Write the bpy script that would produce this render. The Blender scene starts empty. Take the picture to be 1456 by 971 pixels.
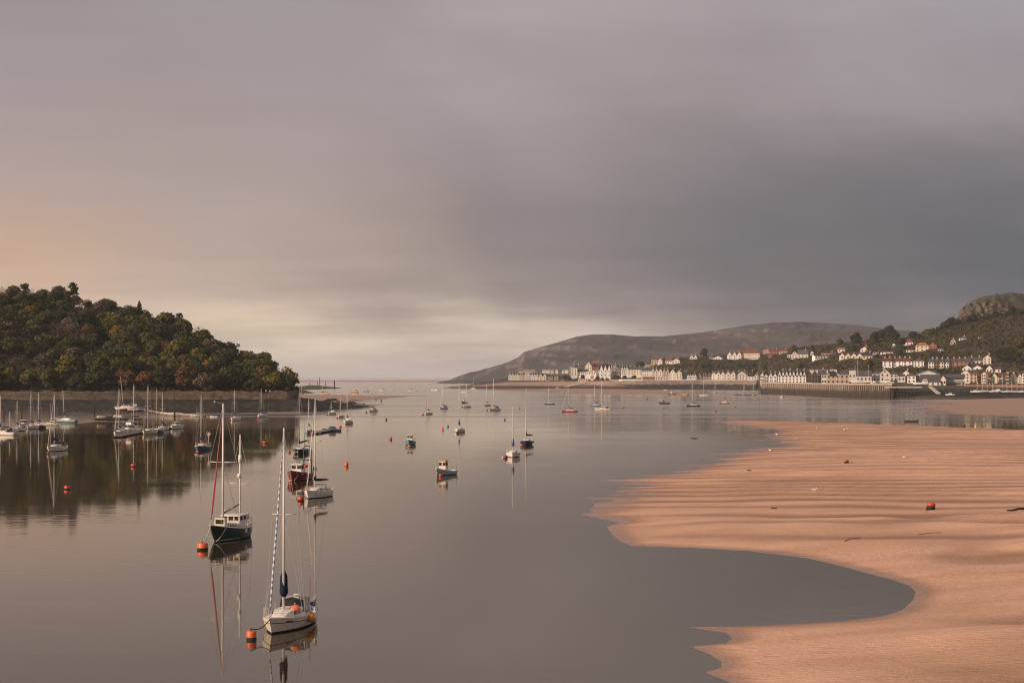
import bpy, bmesh, math, random
import numpy as np
from mathutils import Vector, Matrix

random.seed(11)
RNG = np.random.default_rng(5)
R = math.radians
SC = bpy.context.scene
COL = SC.collection

# ------------------------------------------------------------------ camera
CAM_H, FPX, PITCH = 15.5, 2831.0, math.atan((536 - 485.5) / 2831.0)
cam_data = bpy.data.cameras.new('camera')
cam_data.lens, cam_data.sensor_width = 70.0, 36.0
cam_data.clip_start, cam_data.clip_end = 1.0, 80000.0
cam = bpy.data.objects.new('camera', cam_data)
COL.objects.link(cam)
cam.location = (0, 0, CAM_H)
cam.rotation_euler = (math.pi / 2 + PITCH, 0, 0)
SC.camera = cam

# ------------------------------------------------------------------ exposure
SC.view_settings.view_transform = 'Standard'
SC.view_settings.look = 'None'
SC.view_settings.exposure = 0.35
SC.view_settings.gamma = 1.0
SC.view_settings.use_curve_mapping = False
EXPO = 2 ** 0.35
SC.render.engine = 'CYCLES'
SC.cycles.use_denoising = True
SC.cycles.max_bounces = 6
SC.cycles.volume_bounces = 1
SC.cycles.diffuse_bounces = 3
SC.cycles.glossy_bounces = 3
SC.cycles.filter_width = 1.15

# ------------------------------------------------------------------ sun (low, from the left and a little behind)
SUN_AZ, SUN_EL = -123.0, 17.0
sun_data = bpy.data.lights.new('sun', 'SUN')
sun_data.energy, sun_data.angle = 3.5, R(6.0)
sun_data.color = (1.0, 0.755, 0.585)
sun = bpy.data.objects.new('sun', sun_data)
COL.objects.link(sun)
sd = Vector((math.sin(R(SUN_AZ)) * math.cos(R(SUN_EL)), math.cos(R(SUN_AZ)) * math.cos(R(SUN_EL)), math.sin(R(SUN_EL))))
sun.rotation_euler = sd.to_track_quat('Z', 'Y').to_euler()
sun.location = (-200, -100, 300)

# ------------------------------------------------------------------ world: clouded dusk sky over a Nishita sky
def lin(c):
    return tuple(((v / 255) / 12.92 if v / 255 <= 0.04045 else ((v / 255 + 0.055) / 1.055) ** 2.4) for v in c)

world = bpy.data.worlds.new('World')
SC.world = world
world.use_nodes = True
NT = world.node_tree
NT.nodes.clear()
def wn(t, **kw):
    n = NT.nodes.new(t)
    for k, v in kw.items(): setattr(n, k, v)
    return n
def wmath(op, a, b=None, c=None, clamp=False):
    n = wn('ShaderNodeMath', operation=op); n.use_clamp = clamp
    for i, v in enumerate((a, b, c)):
        if v is None: continue
        if isinstance(v, (int, float)): n.inputs[i].default_value = v
        else: NT.links.new(v, n.inputs[i])
    return n.outputs[0]
def wrange(v, a, b, c=0.0, d=1.0, smooth=True):
    n = wn('ShaderNodeMapRange'); n.interpolation_type = 'SMOOTHSTEP' if smooth else 'LINEAR'; n.clamp = True
    NT.links.new(v, n.inputs[0])
    for i, q in enumerate((a, b, c, d)): n.inputs[i + 1].default_value = q
    return n.outputs[0]
def wmix(f, a, b, blend='MIX'):
    n = wn('ShaderNodeMix', data_type='RGBA', blend_type=blend)
    if isinstance(f, (int, float)): n.inputs[0].default_value = f
    else: NT.links.new(f, n.inputs[0])
    for s, v in ((6, a), (7, b)):
        if isinstance(v, tuple): n.inputs[s].default_value = (*v, 1)
        else: NT.links.new(v, n.inputs[s])
    return n.outputs[2]
tc = wn('ShaderNodeTexCoord')
sx = wn('ShaderNodeSeparateXYZ'); NT.links.new(tc.outputs['Generated'], sx.inputs[0])
az = wmath('ARCTAN2', sx.outputs[0], sx.outputs[1])
el = wmath('ARCSINE', sx.outputs[2])
# broad soft cloud masses bend the lookup so that no band is straight
cv = wn('ShaderNodeCombineXYZ')
NT.links.new(wmath('MULTIPLY', az, 6.0), cv.inputs[0]); NT.links.new(wmath('MULTIPLY_ADD', el, 12.0, wmath('MULTIPLY', az, 2.2)), cv.inputs[1])
n1 = wn('ShaderNodeTexNoise'); n1.inputs['Scale'].default_value = 1.1; n1.inputs['Detail'].default_value = 6.0
n1.inputs['Roughness'].default_value = 0.5
NT.links.new(cv.outputs[0], n1.inputs['Vector'])
cv2 = wn('ShaderNodeCombineXYZ')
NT.links.new(wmath('MULTIPLY_ADD', az, 5.0, wmath('MULTIPLY', el, -4.0)), cv2.inputs[0]); NT.links.new(wmath('MULTIPLY', el, 55.0), cv2.inputs[1])
n2 = wn('ShaderNodeTexNoise'); n2.inputs['Scale'].default_value = 1.25; n2.inputs['Detail'].default_value = 4.0
n2.inputs['Roughness'].default_value = 0.5
NT.links.new(cv2.outputs[0], n2.inputs['Vector'])
el_b = wmath('ADD', el, wmath('MULTIPLY', wmath('SUBTRACT', n1.outputs[0], 0.5), 0.075))
az_b = wmath('ADD', az, wmath('MULTIPLY', wmath('SUBTRACT', n1.outputs[0], 0.5), 0.16))
YS = [530, 500, 470, 440, 400, 350, 300, 220, 150, 0]
COLS = {
    -0.255: [(206, 182, 160), (206, 182, 160), (205, 178, 154), (204, 174, 150), (202, 171, 148), (199, 168, 146), (190, 161, 146), (173, 154, 149), (165, 150, 150), (154, 143, 145)],
    -0.125: [(214, 195, 174), (233, 214, 188), (235, 213, 184), (213, 191, 169), (188, 167, 154), (184, 163, 151), (178, 158, 150), (168, 153, 151), (164, 151, 151), (158, 148, 150)],
    0.0: [(211, 195, 180), (216, 199, 181), (198, 181, 167), (157, 144, 140), (145, 133, 131), (138, 127, 127), (138, 127, 128), (151, 139, 140), (161, 148, 149), (171, 159, 160)],
    0.125: [(150, 139, 136), (143, 133, 131), (131, 122, 122), (117, 110, 113), (107, 103, 108), (106, 103, 108), (114, 109, 114), (133, 124, 128), (150, 139, 142), (165, 154, 157)],
    0.255: [(96, 98, 106), (93, 96, 105), (87, 92, 101), (82, 87, 97), (80, 86, 97), (86, 90, 100), (98, 98, 107), (122, 115, 120), (150, 140, 144), (158, 150, 154)],
}
def ramp(vals):
    n = wn('ShaderNodeValToRGB'); cr = n.color_ramp
    es = [math.atan((536 - y) / FPX) / R(12) for y in YS]
    while len(cr.elements) < len(es): cr.elements.new(0.5)
    for e, p, c in zip(cr.elements, es, vals): e.position = max(0, p)
    for e, p, c in zip(cr.elements, es, vals): e.color = (*lin(c), 1)
    NT.links.new(wmath('DIVIDE', el_b, R(12)), n.inputs[0])
    return n.outputs[0]
keys = sorted(COLS)
skyc = ramp(COLS[keys[0]])
for a, b in zip(keys, keys[1:]):
    skyc = wmix(wrange(az_b, a, b), skyc, ramp(COLS[b]))
# streaks of thin cloud low down, softer above
amp = wrange(el, R(0.3), R(4.2), 0.46, 0.03)
streak = wmath('MULTIPLY_ADD', wmath('SUBTRACT', wrange(n2.outputs[0], 0.36, 0.64), 0.5), amp, 1.03)
streak = wmath('MULTIPLY_ADD', wmath('SUBTRACT', n1.outputs[0], 0.5), 0.34, streak)
# outside the frame: brighter and warmer round the sun, plain grey cloud overhead and behind
skyc = wmix(wrange(el, R(11), R(40)), skyc, lin((176, 167, 166)))
sunside = wmath('MULTIPLY', wrange(az, R(-15), R(-70)), wrange(az, R(-178), R(-125)))
skyc = wmix(wmath('MULTIPLY', sunside, wrange(el, R(75), R(10))), skyc, (1.0, 0.74, 0.55))
behind = wmath('MAXIMUM', wrange(az, R(35), R(110)), wrange(az, R(-130), R(-178)))
skyc = wmix(wmath('MULTIPLY', behind, 0.6), skyc, lin((150, 140, 140)))
mulv = wn('ShaderNodeVectorMath', operation='SCALE'); NT.links.new(skyc, mulv.inputs[0]); NT.links.new(streak, mulv.inputs['Scale'])
mul2 = wn('ShaderNodeVectorMath', operation='SCALE'); NT.links.new(mulv.outputs[0], mul2.inputs[0]); mul2.inputs['Scale'].default_value = 10.0 / EXPO
nish = wn('ShaderNodeTexSky', sky_type='NISHITA'); nish.sun_disc = False
nish.sun_elevation = R(SUN_EL); nish.sun_rotation = R(SUN_AZ)
nish.air_density = 1.0; nish.dust_density = 3.0
fin = wmix(0.95, nish.outputs[0], mul2.outputs[0])
bg = wn('ShaderNodeBackground'); bg.inputs[1].default_value = 0.1
NT.links.new(fin, bg.inputs[0])
wo = wn('ShaderNodeOutputWorld'); NT.links.new(bg.outputs[0], wo.inputs[0])

# ------------------------------------------------------------------ pixel <-> place
CP, SP = math.cos(PITCH), math.sin(PITCH)
def ray(px, py):
    a, b = (px - 728) / FPX, (485.5 - py) / FPX
    return Vector((a, CP - b * SP, SP + b * CP))
def W(px, py, z=0.0):                 # the point at height z seen at a pixel
    d = ray(px, py); t = (z - CAM_H) / d.z
    return Vector((d.x * t, d.y * t, z))
def A(px, py, D):                     # the point at depth D seen at a pixel
    d = ray(px, py); t = D / d.y
    return Vector((d.x * t, D, CAM_H + d.z * t))
def PX(x, y): return 728 + x / y * FPX
K_ = CAM_H * FPX
def depth(py): return K_ / (py - 536)

# ------------------------------------------------------------------ numpy noise
def pnoise(x, y, seed=0):
    x = np.asarray(x, float); y = np.asarray(y, float)
    xi, yi = np.floor(x).astype(np.int64), np.floor(y).astype(np.int64)
    xf, yf = x - xi, y - yi
    def g(i, j):
        h = (i * 374761393 + j * 668265263 + seed * 974711 + 12345) & 0x7fffffff
        h = ((h ^ (h >> 13)) * 1274126177) & 0x7fffffff
        a = ((h ^ (h >> 16)) & 0xffff) / 65536.0 * 2 * np.pi
        return np.cos(a), np.sin(a)
    def dt(i, j, dx, dy):
        gx, gy = g(i, j); return gx * dx + gy * dy
    u, v = xf * xf * xf * (xf * (xf * 6 - 15) + 10), yf * yf * yf * (yf * (yf * 6 - 15) + 10)
    a = dt(xi, yi, xf, yf); b = dt(xi + 1, yi, xf - 1, yf)
    c = dt(xi, yi + 1, xf, yf - 1); d = dt(xi + 1, yi + 1, xf - 1, yf - 1)
    return (a + u * (b - a)) * (1 - v) + (c + u * (d - c)) * v
def fbm(x, y, seed=0, o=4, g=0.5):
    s, am = 0, 1.0
    for k in range(o):
        s = s + am * pnoise(x * 2 ** k, y * 2 ** k, seed + k * 17); am *= g
    return s
def sstep(a, b, v):
    t = np.clip((np.asarray(v, float) - a) / (b - a), 0, 1); return t * t * (3 - 2 * t)

# ------------------------------------------------------------------ objects, names, labels
def tag(o, label=None, cat=None, group=None, kind=None):
    if label: o['label'] = label
    if cat: o['category'] = cat
    if group: o['group'] = group
    if kind: o['kind'] = kind
    return o
def thing(name, label, cat, loc=(0, 0, 0), rz=0.0, group=None):
    o = bpy.data.objects.new(name, None); COL.objects.link(o)
    o.empty_display_size = 0.5
    o.location = loc; o.rotation_euler = (0, 0, rz)
    return tag(o, label, cat, group)
class MB:
    def __init__(s): s.v, s.f, s.m, s.s = [], [], [], []
    def add(s, vs, fs, mi=0, sm=False):
        b = len(s.v); s.v.extend([tuple(v) for v in vs])
        for f in fs:
            s.f.append(tuple(i + b for i in f)); s.m.append(mi); s.s.append(sm)
        return s
    def box(s, c, d, rz=0.0, mi=0, taper=1.0):
        cx, cy, cz = c; hx, hy, hz = d[0] / 2, d[1] / 2, d[2] / 2
        co, si = math.cos(rz), math.sin(rz); vs = []
        for k, z in enumerate((-hz, hz)):
            q = taper if k else 1.0
            for x, y in ((-hx, -hy), (hx, -hy), (hx, hy), (-hx, hy)):
                x *= q; y *= q
                vs.append((cx + x * co - y * si, cy + x * si + y * co, cz + z))
        return s.add(vs, [(3, 2, 1, 0), (4, 5, 6, 7), (0, 1, 5, 4), (1, 2, 6, 5), (2, 3, 7, 6), (3, 0, 4, 7)], mi)
    def tube(s, pts, rs, n=6, mi=0, cap=True):
        pts = [Vector(p) for p in pts]
        if not isinstance(rs, (list, tuple)): rs = [rs] * len(pts)
        vs, fs = [], []
        for i, p in enumerate(pts):
            d = (pts[min(i + 1, len(pts) - 1)] - pts[max(i - 1, 0)]).normalized()
            a = d.cross(Vector((0, 0, 1)) if abs(d.z) < 0.95 else Vector((1, 0, 0))).normalized(); b = d.cross(a)
            for k in range(n):
                t = 2 * math.pi * k / n
                vs.append(p + (a * math.cos(t) + b * math.sin(t)) * rs[i])
        for i in range(len(pts) - 1):
            for k in range(n):
                fs.append((i * n + k, i * n + (k + 1) % n, (i + 1) * n + (k + 1) % n, (i + 1) * n + k))
        if cap:
            fs.append(tuple(range(n))[::-1]); fs.append(tuple(range((len(pts) - 1) * n, len(pts) * n)))
        return s.add(vs, fs, mi, n > 4)
    def lathe(s, prof, c=(0, 0, 0), n=12, mi=0, mis=None):
        vs, fs = [], []
        for r, z in prof:
            for k in range(n):
                t = 2 * math.pi * k / n
                vs.append((c[0] + r * math.cos(t), c[1] + r * math.sin(t), c[2] + z))
        for i in range(len(prof) - 1):
            ff = [(i * n + k, i * n + (k + 1) % n, (i + 1) * n + (k + 1) % n, (i + 1) * n + k) for k in range(n)]
            s.add(vs, [], 0) if False else None
            fs.append((ff, mis[i] if mis else mi))
        b = len(s.v); s.v.extend(vs)
        for ff, m in fs:
            for f in ff: s.f.append(tuple(i + b for i in f)); s.m.append(m); s.s.append(True)
        return s
    def ball(s, c, r, n=8, mi=0):
        rx, ry, rz = r if isinstance(r, (tuple, list)) else (r, r, r)
        vs, fs = [(c[0], c[1], c[2] - rz)], []
        m = max(3, n // 2)
        for i in range(1, m):
            p = math.pi * i / m - math.pi / 2
            for k in range(n):
                t = 2 * math.pi * k / n
                vs.append((c[0] + rx * math.cos(p) * math.cos(t), c[1] + ry * math.cos(p) * math.sin(t), c[2] + rz * math.sin(p)))
        vs.append((c[0], c[1], c[2] + rz)); e = len(vs) - 1
        for k in range(n):
            fs.append((0, 1 + (k + 1) % n, 1 + k))
            fs.append((e, 1 + (m - 2) * n + k, 1 + (m - 2) * n + (k + 1) % n))
            for i in range(m - 2):
                a = 1 + i * n
                fs.append((a + k, a + (k + 1) % n, a + n + (k + 1) % n, a + n + k))
        return s.add(vs, fs, mi, True)
    def build(s, name, mats, parent=None, color=None, loc=None, rz=None):
        me = bpy.data.meshes.new(name); me.from_pydata(s.v, [], s.f)
        if not isinstance(mats, (list, tuple)): mats = [mats]
        for m in mats: me.materials.append(m)
        me.polygons.foreach_set('material_index', s.m); me.polygons.foreach_set('use_smooth', s.s)
        me.update()
        return put(name, me, parent, color, loc, rz)
def put(name, me, parent=None, color=None, loc=None, rz=None):
    o = bpy.data.objects.new(name, me); COL.objects.link(o)
    if parent is not None: o.parent = parent
    if color is not None: o.color = (*color[:3], 1.0)
    if loc is not None: o.location = loc
    if rz is not None: o.rotation_euler = (0, 0, rz)
    return o
def grid_mesh(name, X, Y, Z, mat, attrs=None, keep=None, smooth=True):
    r, c = X.shape
    idx = np.arange(r * c).reshape(r, c)
    q = np.stack([idx[:-1, :-1], idx[:-1, 1:], idx[1:, 1:], idx[1:, :-1]], -1).reshape(-1, 4)
    V = np.stack([X, Y, Z], -1).reshape(-1, 3)
    if keep is not None:
        q = q[keep.reshape(-1)[q].any(1)]
        used = np.zeros(len(V), bool); used[q.ravel()] = True
        rm = np.cumsum(used) - 1; q = rm[q]; V = V[used]
    else: used = np.ones(len(V), bool)
    me = bpy.data.meshes.new(name)
    me.vertices.add(len(V)); me.vertices.foreach_set('co', V.ravel().astype(np.float32))
    me.loops.add(q.size); me.loops.foreach_set('vertex_index', q.ravel().astype(np.int32))
    me.polygons.add(len(q)); me.polygons.foreach_set('loop_start', np.arange(0, q.size, 4, dtype=np.int32))
    me.polygons.foreach_set('loop_total', np.full(len(q), 4, np.int32))
    me.polygons.foreach_set('use_smooth', np.full(len(q), smooth))
    me.update(calc_edges=True)
    for k, v in (attrs or {}).items():
        a = me.attributes.new(k, 'FLOAT', 'POINT'); a.data.foreach_set('value', v.reshape(-1)[used].astype(np.float32))
    me.materials.append(mat)
    return put(name, me)

# ------------------------------------------------------------------ materials
class Mat:
    def __init__(s, name, rough=0.7, spec=0.3):
        s.m = bpy.data.materials.new(name); s.m.use_nodes = True
        s.nt = s.m.node_tree; s.b = s.nt.nodes['Principled BSDF']
        s.b.inputs['Roughness'].default_value = rough
        s.b.inputs['Specular IOR Level'].default_value = spec
    def n(s, t, **kw):
        n = s.nt.nodes.new(t)
        for k, v in kw.items(): setattr(n, k, v)
        return n
    def L(s, a, b): s.nt.links.new(a, b)
    def pos(s, scale=(1, 1, 1), obj=False):
        if obj: src = s.n('ShaderNodeTexCoord').outputs['Object']
        else: src = s.n('ShaderNodeNewGeometry').outputs['Position']
        m = s.n('ShaderNodeMapping'); m.inputs['Scale'].default_value = scale; s.L(src, m.inputs[0]); return m.outputs[0]
    def noise(s, vec, scale=1.0, detail=4.0, rough=0.55):
        n = s.n('ShaderNodeTexNoise'); n.inputs['Scale'].default_value = scale
        n.inputs['Detail'].default_value = detail; n.inputs['Roughness'].default_value = rough
        s.L(vec, n.inputs['Vector']); return n.outputs[0]
    def rng(s, v, a, b, c=0.0, d=1.0):
        n = s.n('ShaderNodeMapRange'); n.clamp = True; n.interpolation_type = 'SMOOTHSTEP'; s.L(v, n.inputs[0])
        for i, q in enumerate((a, b, c, d)): n.inputs[i + 1].default_value = q
        return n.outputs[0]
    def mix(s, f, a, b, blend='MIX'):
        n = s.n('ShaderNodeMix', data_type='RGBA', blend_type=blend)
        for i, v in ((0, f), (6, a), (7, b)):
            if isinstance(v, (int, float)): n.inputs[i].default_value = v
            elif isinstance(v, tuple): n.inputs[i].default_value = (*v[:3], 1)
            else: s.L(v, n.inputs[i])
        return n.outputs[2]
    def math(s, op, a, b=0.0):
        n = s.n('ShaderNodeMath', operation=op)
        for i, v in ((0, a), (1, b)):
            if isinstance(v, (int, float)): n.inputs[i].default_value = v
            else: s.L(v, n.inputs[i])
        return n.outputs[0]
    def attr(s, name): 
        n = s.n('ShaderNodeAttribute'); n.attribute_name = name; return n.outputs['Fac']
    def objcol(s): return s.n('ShaderNodeObjectInfo').outputs['Color']
    def sep(s, v):
        n = s.n('ShaderNodeSeparateXYZ'); s.L(v, n.inputs[0]); return n.outputs
    def base(s, c):
        if isinstance(c, tuple): s.b.inputs['Base Color'].default_value = (*c, 1)
        else: s.L(c, s.b.inputs['Base Color'])
    def rough(s, v): s.L(v, s.b.inputs['Roughness'])
    def bump(s, h, strength=0.5, dist=0.1):
        n = s.n('ShaderNodeBump'); n.inputs['Strength'].default_value = strength; n.inputs['Distance'].default_value = dist
        s.L(h, n.inputs['Height']); s.L(n.outputs[0], s.b.inputs['Normal'])
def painted(name, rough, spec, var, scale, metal=0.0, streak=False):
    m = Mat(name, rough, spec)
    nz = m.noise(m.pos((1, 1, 0.25) if streak else (1, 1, 1), obj=True), scale, 5)
    nf = m.rng(nz, 0.3, 0.7)
    dark = m.mix(1.0, m.objcol(), (1 - var, 1 - var * 1.05, 1 - var * 1.15), 'MULTIPLY')
    m.base(m.mix(nf, dark, m.objcol())); m.b.inputs['Metallic'].default_value = metal
    return m.m
M = {}
M['paint'] = painted('gloss_paint', 0.32, 0.4, 0.22, 1.6, streak=True)
M['gel'] = painted('deck_gelcoat', 0.5, 0.3, 0.18, 2.5)
M['cloth'] = painted('canvas', 0.9, 0.1, 0.35, 3.0)
M['metal'] = painted('mast_alloy', 0.42, 0.5, 0.15, 1.0)
M['wire'] = painted('rigging_wire', 0.5, 0.4, 0.1, 1.0)
M['wood'] = painted('weathered_timber', 0.85, 0.15, 0.45, 2.2, streak=True)
M['wall'] = painted('rendered_wall', 0.9, 0.1, 0.16, 0.35, streak=True)
M['roof'] = painted('roof_tiles', 0.75, 0.25, 0.35, 0.8)
M['plastic'] = painted('buoy_plastic', 0.45, 0.4, 0.25, 4.0)
m = Mat('window_glass', 0.08, 0.6); m.base((0.018, 0.02, 0.024)); M['glass'] = m.m
m = Mat('antifouling', 0.8, 0.1); m.base(m.mix(m.rng(m.noise(m.pos((1, 1, 3)), 1.5), 0.35, 0.65), (0.012, 0.013, 0.016), (0.04, 0.038, 0.03))); M['anti'] = m.m

m = Mat('foliage_leaves', 0.85, 0.08)
nz = m.noise(m.pos((1, 1, 1)), 0.30, 3)
oc = m.objcol()
cc = m.mix(m.rng(nz, 0.3, 0.72), m.mix(1.0, oc, (0.72, 0.75, 0.74), 'MULTIPLY'), m.mix(1.0, oc, (1.38, 1.3, 1.1), 'MULTIPLY'))
m.base(cc); M['leaf'] = m.m
m = Mat('tree_bark', 0.9, 0.1); m.base(m.mix(m.noise(m.pos((3, 3, 0.8)), 1.5), (0.03, 0.024, 0.018), (0.10, 0.085, 0.07))); M['bark'] = m.m
# ------------------------------------------------------------------ water
m = Mat('estuary_water', 0.05, 0.5)
m.b.inputs['Specular IOR Level'].default_value = 0.0
p = m.pos((1, 1, 1))
lanes = m.noise(m.pos((0.0035, 0.020, 1)), 1.0, 3, 0.6)
m.base(m.mix(m.rng(lanes, 0.3, 0.7), (0.036, 0.025, 0.013), (0.045, 0.032, 0.018)))
m.rough(m.math('ADD', 0.035, m.math('MULTIPLY', m.rng(lanes, 0.40, 0.66, 0.05, 0.17), m.rng(m.sep(p)[1], 470, 950))))
hgt = m.noise(m.pos((0.55, 0.55, 1)), 1.0, 3, 0.5)
hgt = m.math('MULTIPLY', hgt, m.rng(m.noise(m.pos((0.010, 0.022, 1)), 1.0, 3, 0.5), 0.42, 0.64, 0.25, 1.6)); m.bump(hgt, 0.022, 0.5)
# silty water: a brown body under a faintly warm mirror
gl = m.n('ShaderNodeBsdfGlossy'); gl.inputs['Color'].default_value = (1.0, 0.95, 0.865, 1)
m.L(m.b.inputs['Roughness'].links[0].from_socket, gl.inputs['Roughness']); m.L(m.b.inputs['Normal'].links[0].from_socket, gl.inputs['Normal'])
fr = m.n('ShaderNodeFresnel'); fr.inputs['IOR'].default_value = 1.31; m.L(m.b.inputs['Normal'].links[0].from_socket, fr.inputs['Normal'])
mx = m.n('ShaderNodeMixShader'); m.L(fr.outputs[0], mx.inputs[0]); m.L(m.b.outputs[0], mx.inputs[1]); m.L(gl.outputs[0], mx.inputs[2])
m.L(mx.outputs[0], m.nt.nodes['Material Output'].inputs['Surface'])
wb = MB()
ext = 30000.0
wb.add([(-ext, -400, 0), (ext, -400, 0), (ext, ext, 0), (-ext, ext, 0)], [(0, 1, 2, 3)])
tag(wb.build('water', m.m), kind='structure')

# ------------------------------------------------------------------ sand banks
def sdf_poly(X, Y, poly):
    P = np.array(poly, float); best = np.full(X.shape, 1e18); inside = np.zeros(X.shape, bool)
    for i in range(len(P)):
        a, b = P[i], P[(i + 1) % len(P)]; e = b - a
        wx, wy = X - a[0], Y - a[1]
        t = np.clip((wx * e[0] + wy * e[1]) / (e @ e + 1e-12), 0, 1)
        best = np.minimum(best, (wx - e[0] * t) ** 2 + (wy - e[1] * t) ** 2)
        c = ((a[1] > Y) != (b[1] > Y))
        with np.errstate(divide='ignore', invalid='ignore'):
            xi = a[0] + (Y - a[1]) * e[0] / (e[1] if e[1] != 0 else 1e-12)
        inside ^= c & (X < xi)
    d = np.sqrt(best); return np.where(inside, d, -d)
def sand_mat(name, dry, damp, fine=1.0):
    m = Mat(name, 0.85, 0.25)
    z = m.sep(m.pos())[2]
    big = m.noise(m.pos((0.05, 0.14, 0)), 1.0, 4, 0.6)
    mid = m.noise(m.pos((0.5, 1.3, 0)), 1.0, 5, 0.6)
    c = m.mix(m.rng(big, 0.32, 0.68), damp, dry)
    c = m.mix(m.rng(mid, 0.25, 0.75, 0.0, 0.35), c, m.mix(1.0, c, (0.72, 0.70, 0.68), 'MULTIPLY'))
    zz = m.math('ADD', z, m.math('MULTIPLY', m.math('SUBTRACT', big, 0.5), 0.16))
    wet = m.rng(zz, 0.20, 0.03)
    c = m.mix(m.attr('trough'), c, m.mix(1.0, c, (0.56, 0.52, 0.50), 'MULTIPLY'))  # hollows darkened in the colour: partly damp sand, partly shading beyond the sun's
    c = m.mix(wet, c, m.mix(1.0, c, (0.58, 0.56, 0.56), 'MULTIPLY'))
    m.base(c)
    m.rough(m.rng(wet, 0.55, 1.0, 0.88, 0.26))
    # current ripples a hand high and finer ones between
    wv = m.n('ShaderNodeTexWave', wave_type='BANDS', bands_direction='Y'); wv.inputs['Scale'].default_value = 0.42 * fine
    wv.inputs['Distortion'].default_value = 7.0; wv.inputs['Detail'].default_value = 3.0; wv.inputs['Detail Scale'].default_value = 0.9
    m.L(m.pos((0.55, 1.0, 0)), wv.inputs['Vector'])
    h = m.math('ADD', m.math('MULTIPLY', wv.outputs['Fac'], 0.12), m.math('MULTIPLY', m.noise(m.pos((1.5, 3.2, 0)), 1.0, 5, 0.68), 1.7))
    m.bump(h, 0.7, 0.19)
    return m.m
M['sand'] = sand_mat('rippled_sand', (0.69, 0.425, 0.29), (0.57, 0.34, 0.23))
M['farsand'] = sand_mat('far_sand', (0.40, 0.27, 0.21), (0.32, 0.22, 0.175))

def geo(a, b, n): return a * (b / a) ** (np.arange(n) / (n - 1))
def bank(name, pix, d0, d1, rows, p0, p1, cols, height, mat):
    U = (np.linspace(p0, p1, cols) - 728) / FPX; D = geo(d0, d1, rows)
    UU, Y = np.meshgrid(U, D); X = UU * Y
    poly = [tuple(W(x, y)[:2]) for x, y in pix]
    d = sdf_poly(X, Y, poly)
    Z = height(X, Y, d)
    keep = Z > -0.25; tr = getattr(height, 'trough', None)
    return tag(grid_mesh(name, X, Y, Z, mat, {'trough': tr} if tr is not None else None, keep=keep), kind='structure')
def main_height(X, Y, d):
    # clean edge in the near creek, frayed edge farther out
    fray = sstep(215, 270, Y) * sstep(0.0, 30, 40 - np.abs(d) * 0.2)
    d2 = d + fray * 9.0 * (pnoise(X / 38 + 3, Y / 9, 3) + 0.55 * pnoise(X / 16, Y / 4.5, 4))
    near_ = sstep(235, 190, Y)
    base = np.where(d2 > 0, (1.15 + 0.75 * near_) * (1 - np.exp(-d2 / (42.0 - 22 * near_))), d2 * 0.03)
    ya = Y + 0.16 * X + 17.0 * pnoise(X / 62, Y / 80, 1) + 7.5 * pnoise(X / 27, Y / 42, 2) + 2.5 * pnoise(X / 11, Y / 20, 22)
    ph = 2 * np.pi * (np.minimum(ya, 235) / 16.0 + np.maximum(ya - 235, 0) / 10.5)
    wv = np.sin(ph + 0.55 * np.sin(ph)) * 0.62 + 0.34 * np.sin(ya / 5.1 * 2 * np.pi + 3 * pnoise(X / 26, Y / 26, 9)) * sstep(-0.1, 0.35, pnoise(X / 60, Y / 45, 7))
    am = 0.60 * (0.62 + 1.5 * pnoise(X / 70, Y / 50, 6)) * (1 - 0.35 * sstep(230, 110, Y))
    dune = 0.55 * near_ * np.sin(2 * np.pi * (d2 / 19 + 0.8 * pnoise(X / 24, Y / 24, 16))) * (0.5 + 1.2 * pnoise(X / 20, Y / 20, 18)) + 1.9 * pnoise(X / 34 + 9, (Y + 0.25 * X) / 21, 11) * sstep(270, 150, Y) + 0.26 * pnoise(X / 12, Y / 7, 12) * sstep(200, 110, Y)
    edge = sstep(-2, 16, d2) * (1 - fray) + fray * sstep(-8, 14, d2)
    far_ = sstep(130, 200, Y)
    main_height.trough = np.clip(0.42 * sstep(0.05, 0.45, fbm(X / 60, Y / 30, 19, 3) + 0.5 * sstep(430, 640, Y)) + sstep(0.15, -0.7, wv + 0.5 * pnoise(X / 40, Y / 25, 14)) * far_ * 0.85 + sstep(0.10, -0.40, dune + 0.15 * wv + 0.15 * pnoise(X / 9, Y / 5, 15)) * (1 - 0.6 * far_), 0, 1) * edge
    return base + (am * wv + dune) * edge * np.clip(0.35 + d2 / 60, 0.35, 1)
MAIN = [(1020, 600), (1060, 598.2), (1100, 599), (1160, 601), (1250, 603), (1320, 606), (1400, 609), (1456, 611), (1700, 618), (2100, 660), (3300, 900), (3300, 1560), (1090, 1560),
        (1062, 985), (1040, 970), (1001, 955), (1024, 949), (1026, 940), (1010, 929), (983, 919), (1032, 914), (1041, 907), (1030, 899), (975, 891), (1030, 890.5), (1089, 889), (1196, 883), (1250, 876.5), (1280, 868), (1298, 852), (1301, 840), (1292, 832), (1269, 823), (1208, 807),
        (1146, 793), (1065, 783), (983, 778), (901, 776), (882, 770), (870, 761), (861, 749), (881, 743), (850, 737), (831, 731), (849, 727), (840, 722), (849, 716), (838, 709), (856, 703), (868, 694.5), (897, 685), (926, 677.5), (960, 672), (983, 665),
        (1013, 659), (1038, 650), (1060, 643), (1088, 637), (1119, 631), (1103, 625), (1092, 618), (1112, 612), (1069, 607)]
bank('sand_bank', MAIN, 46, 730, 680, 770, 2700, 820, main_height, M['sand'])
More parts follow.
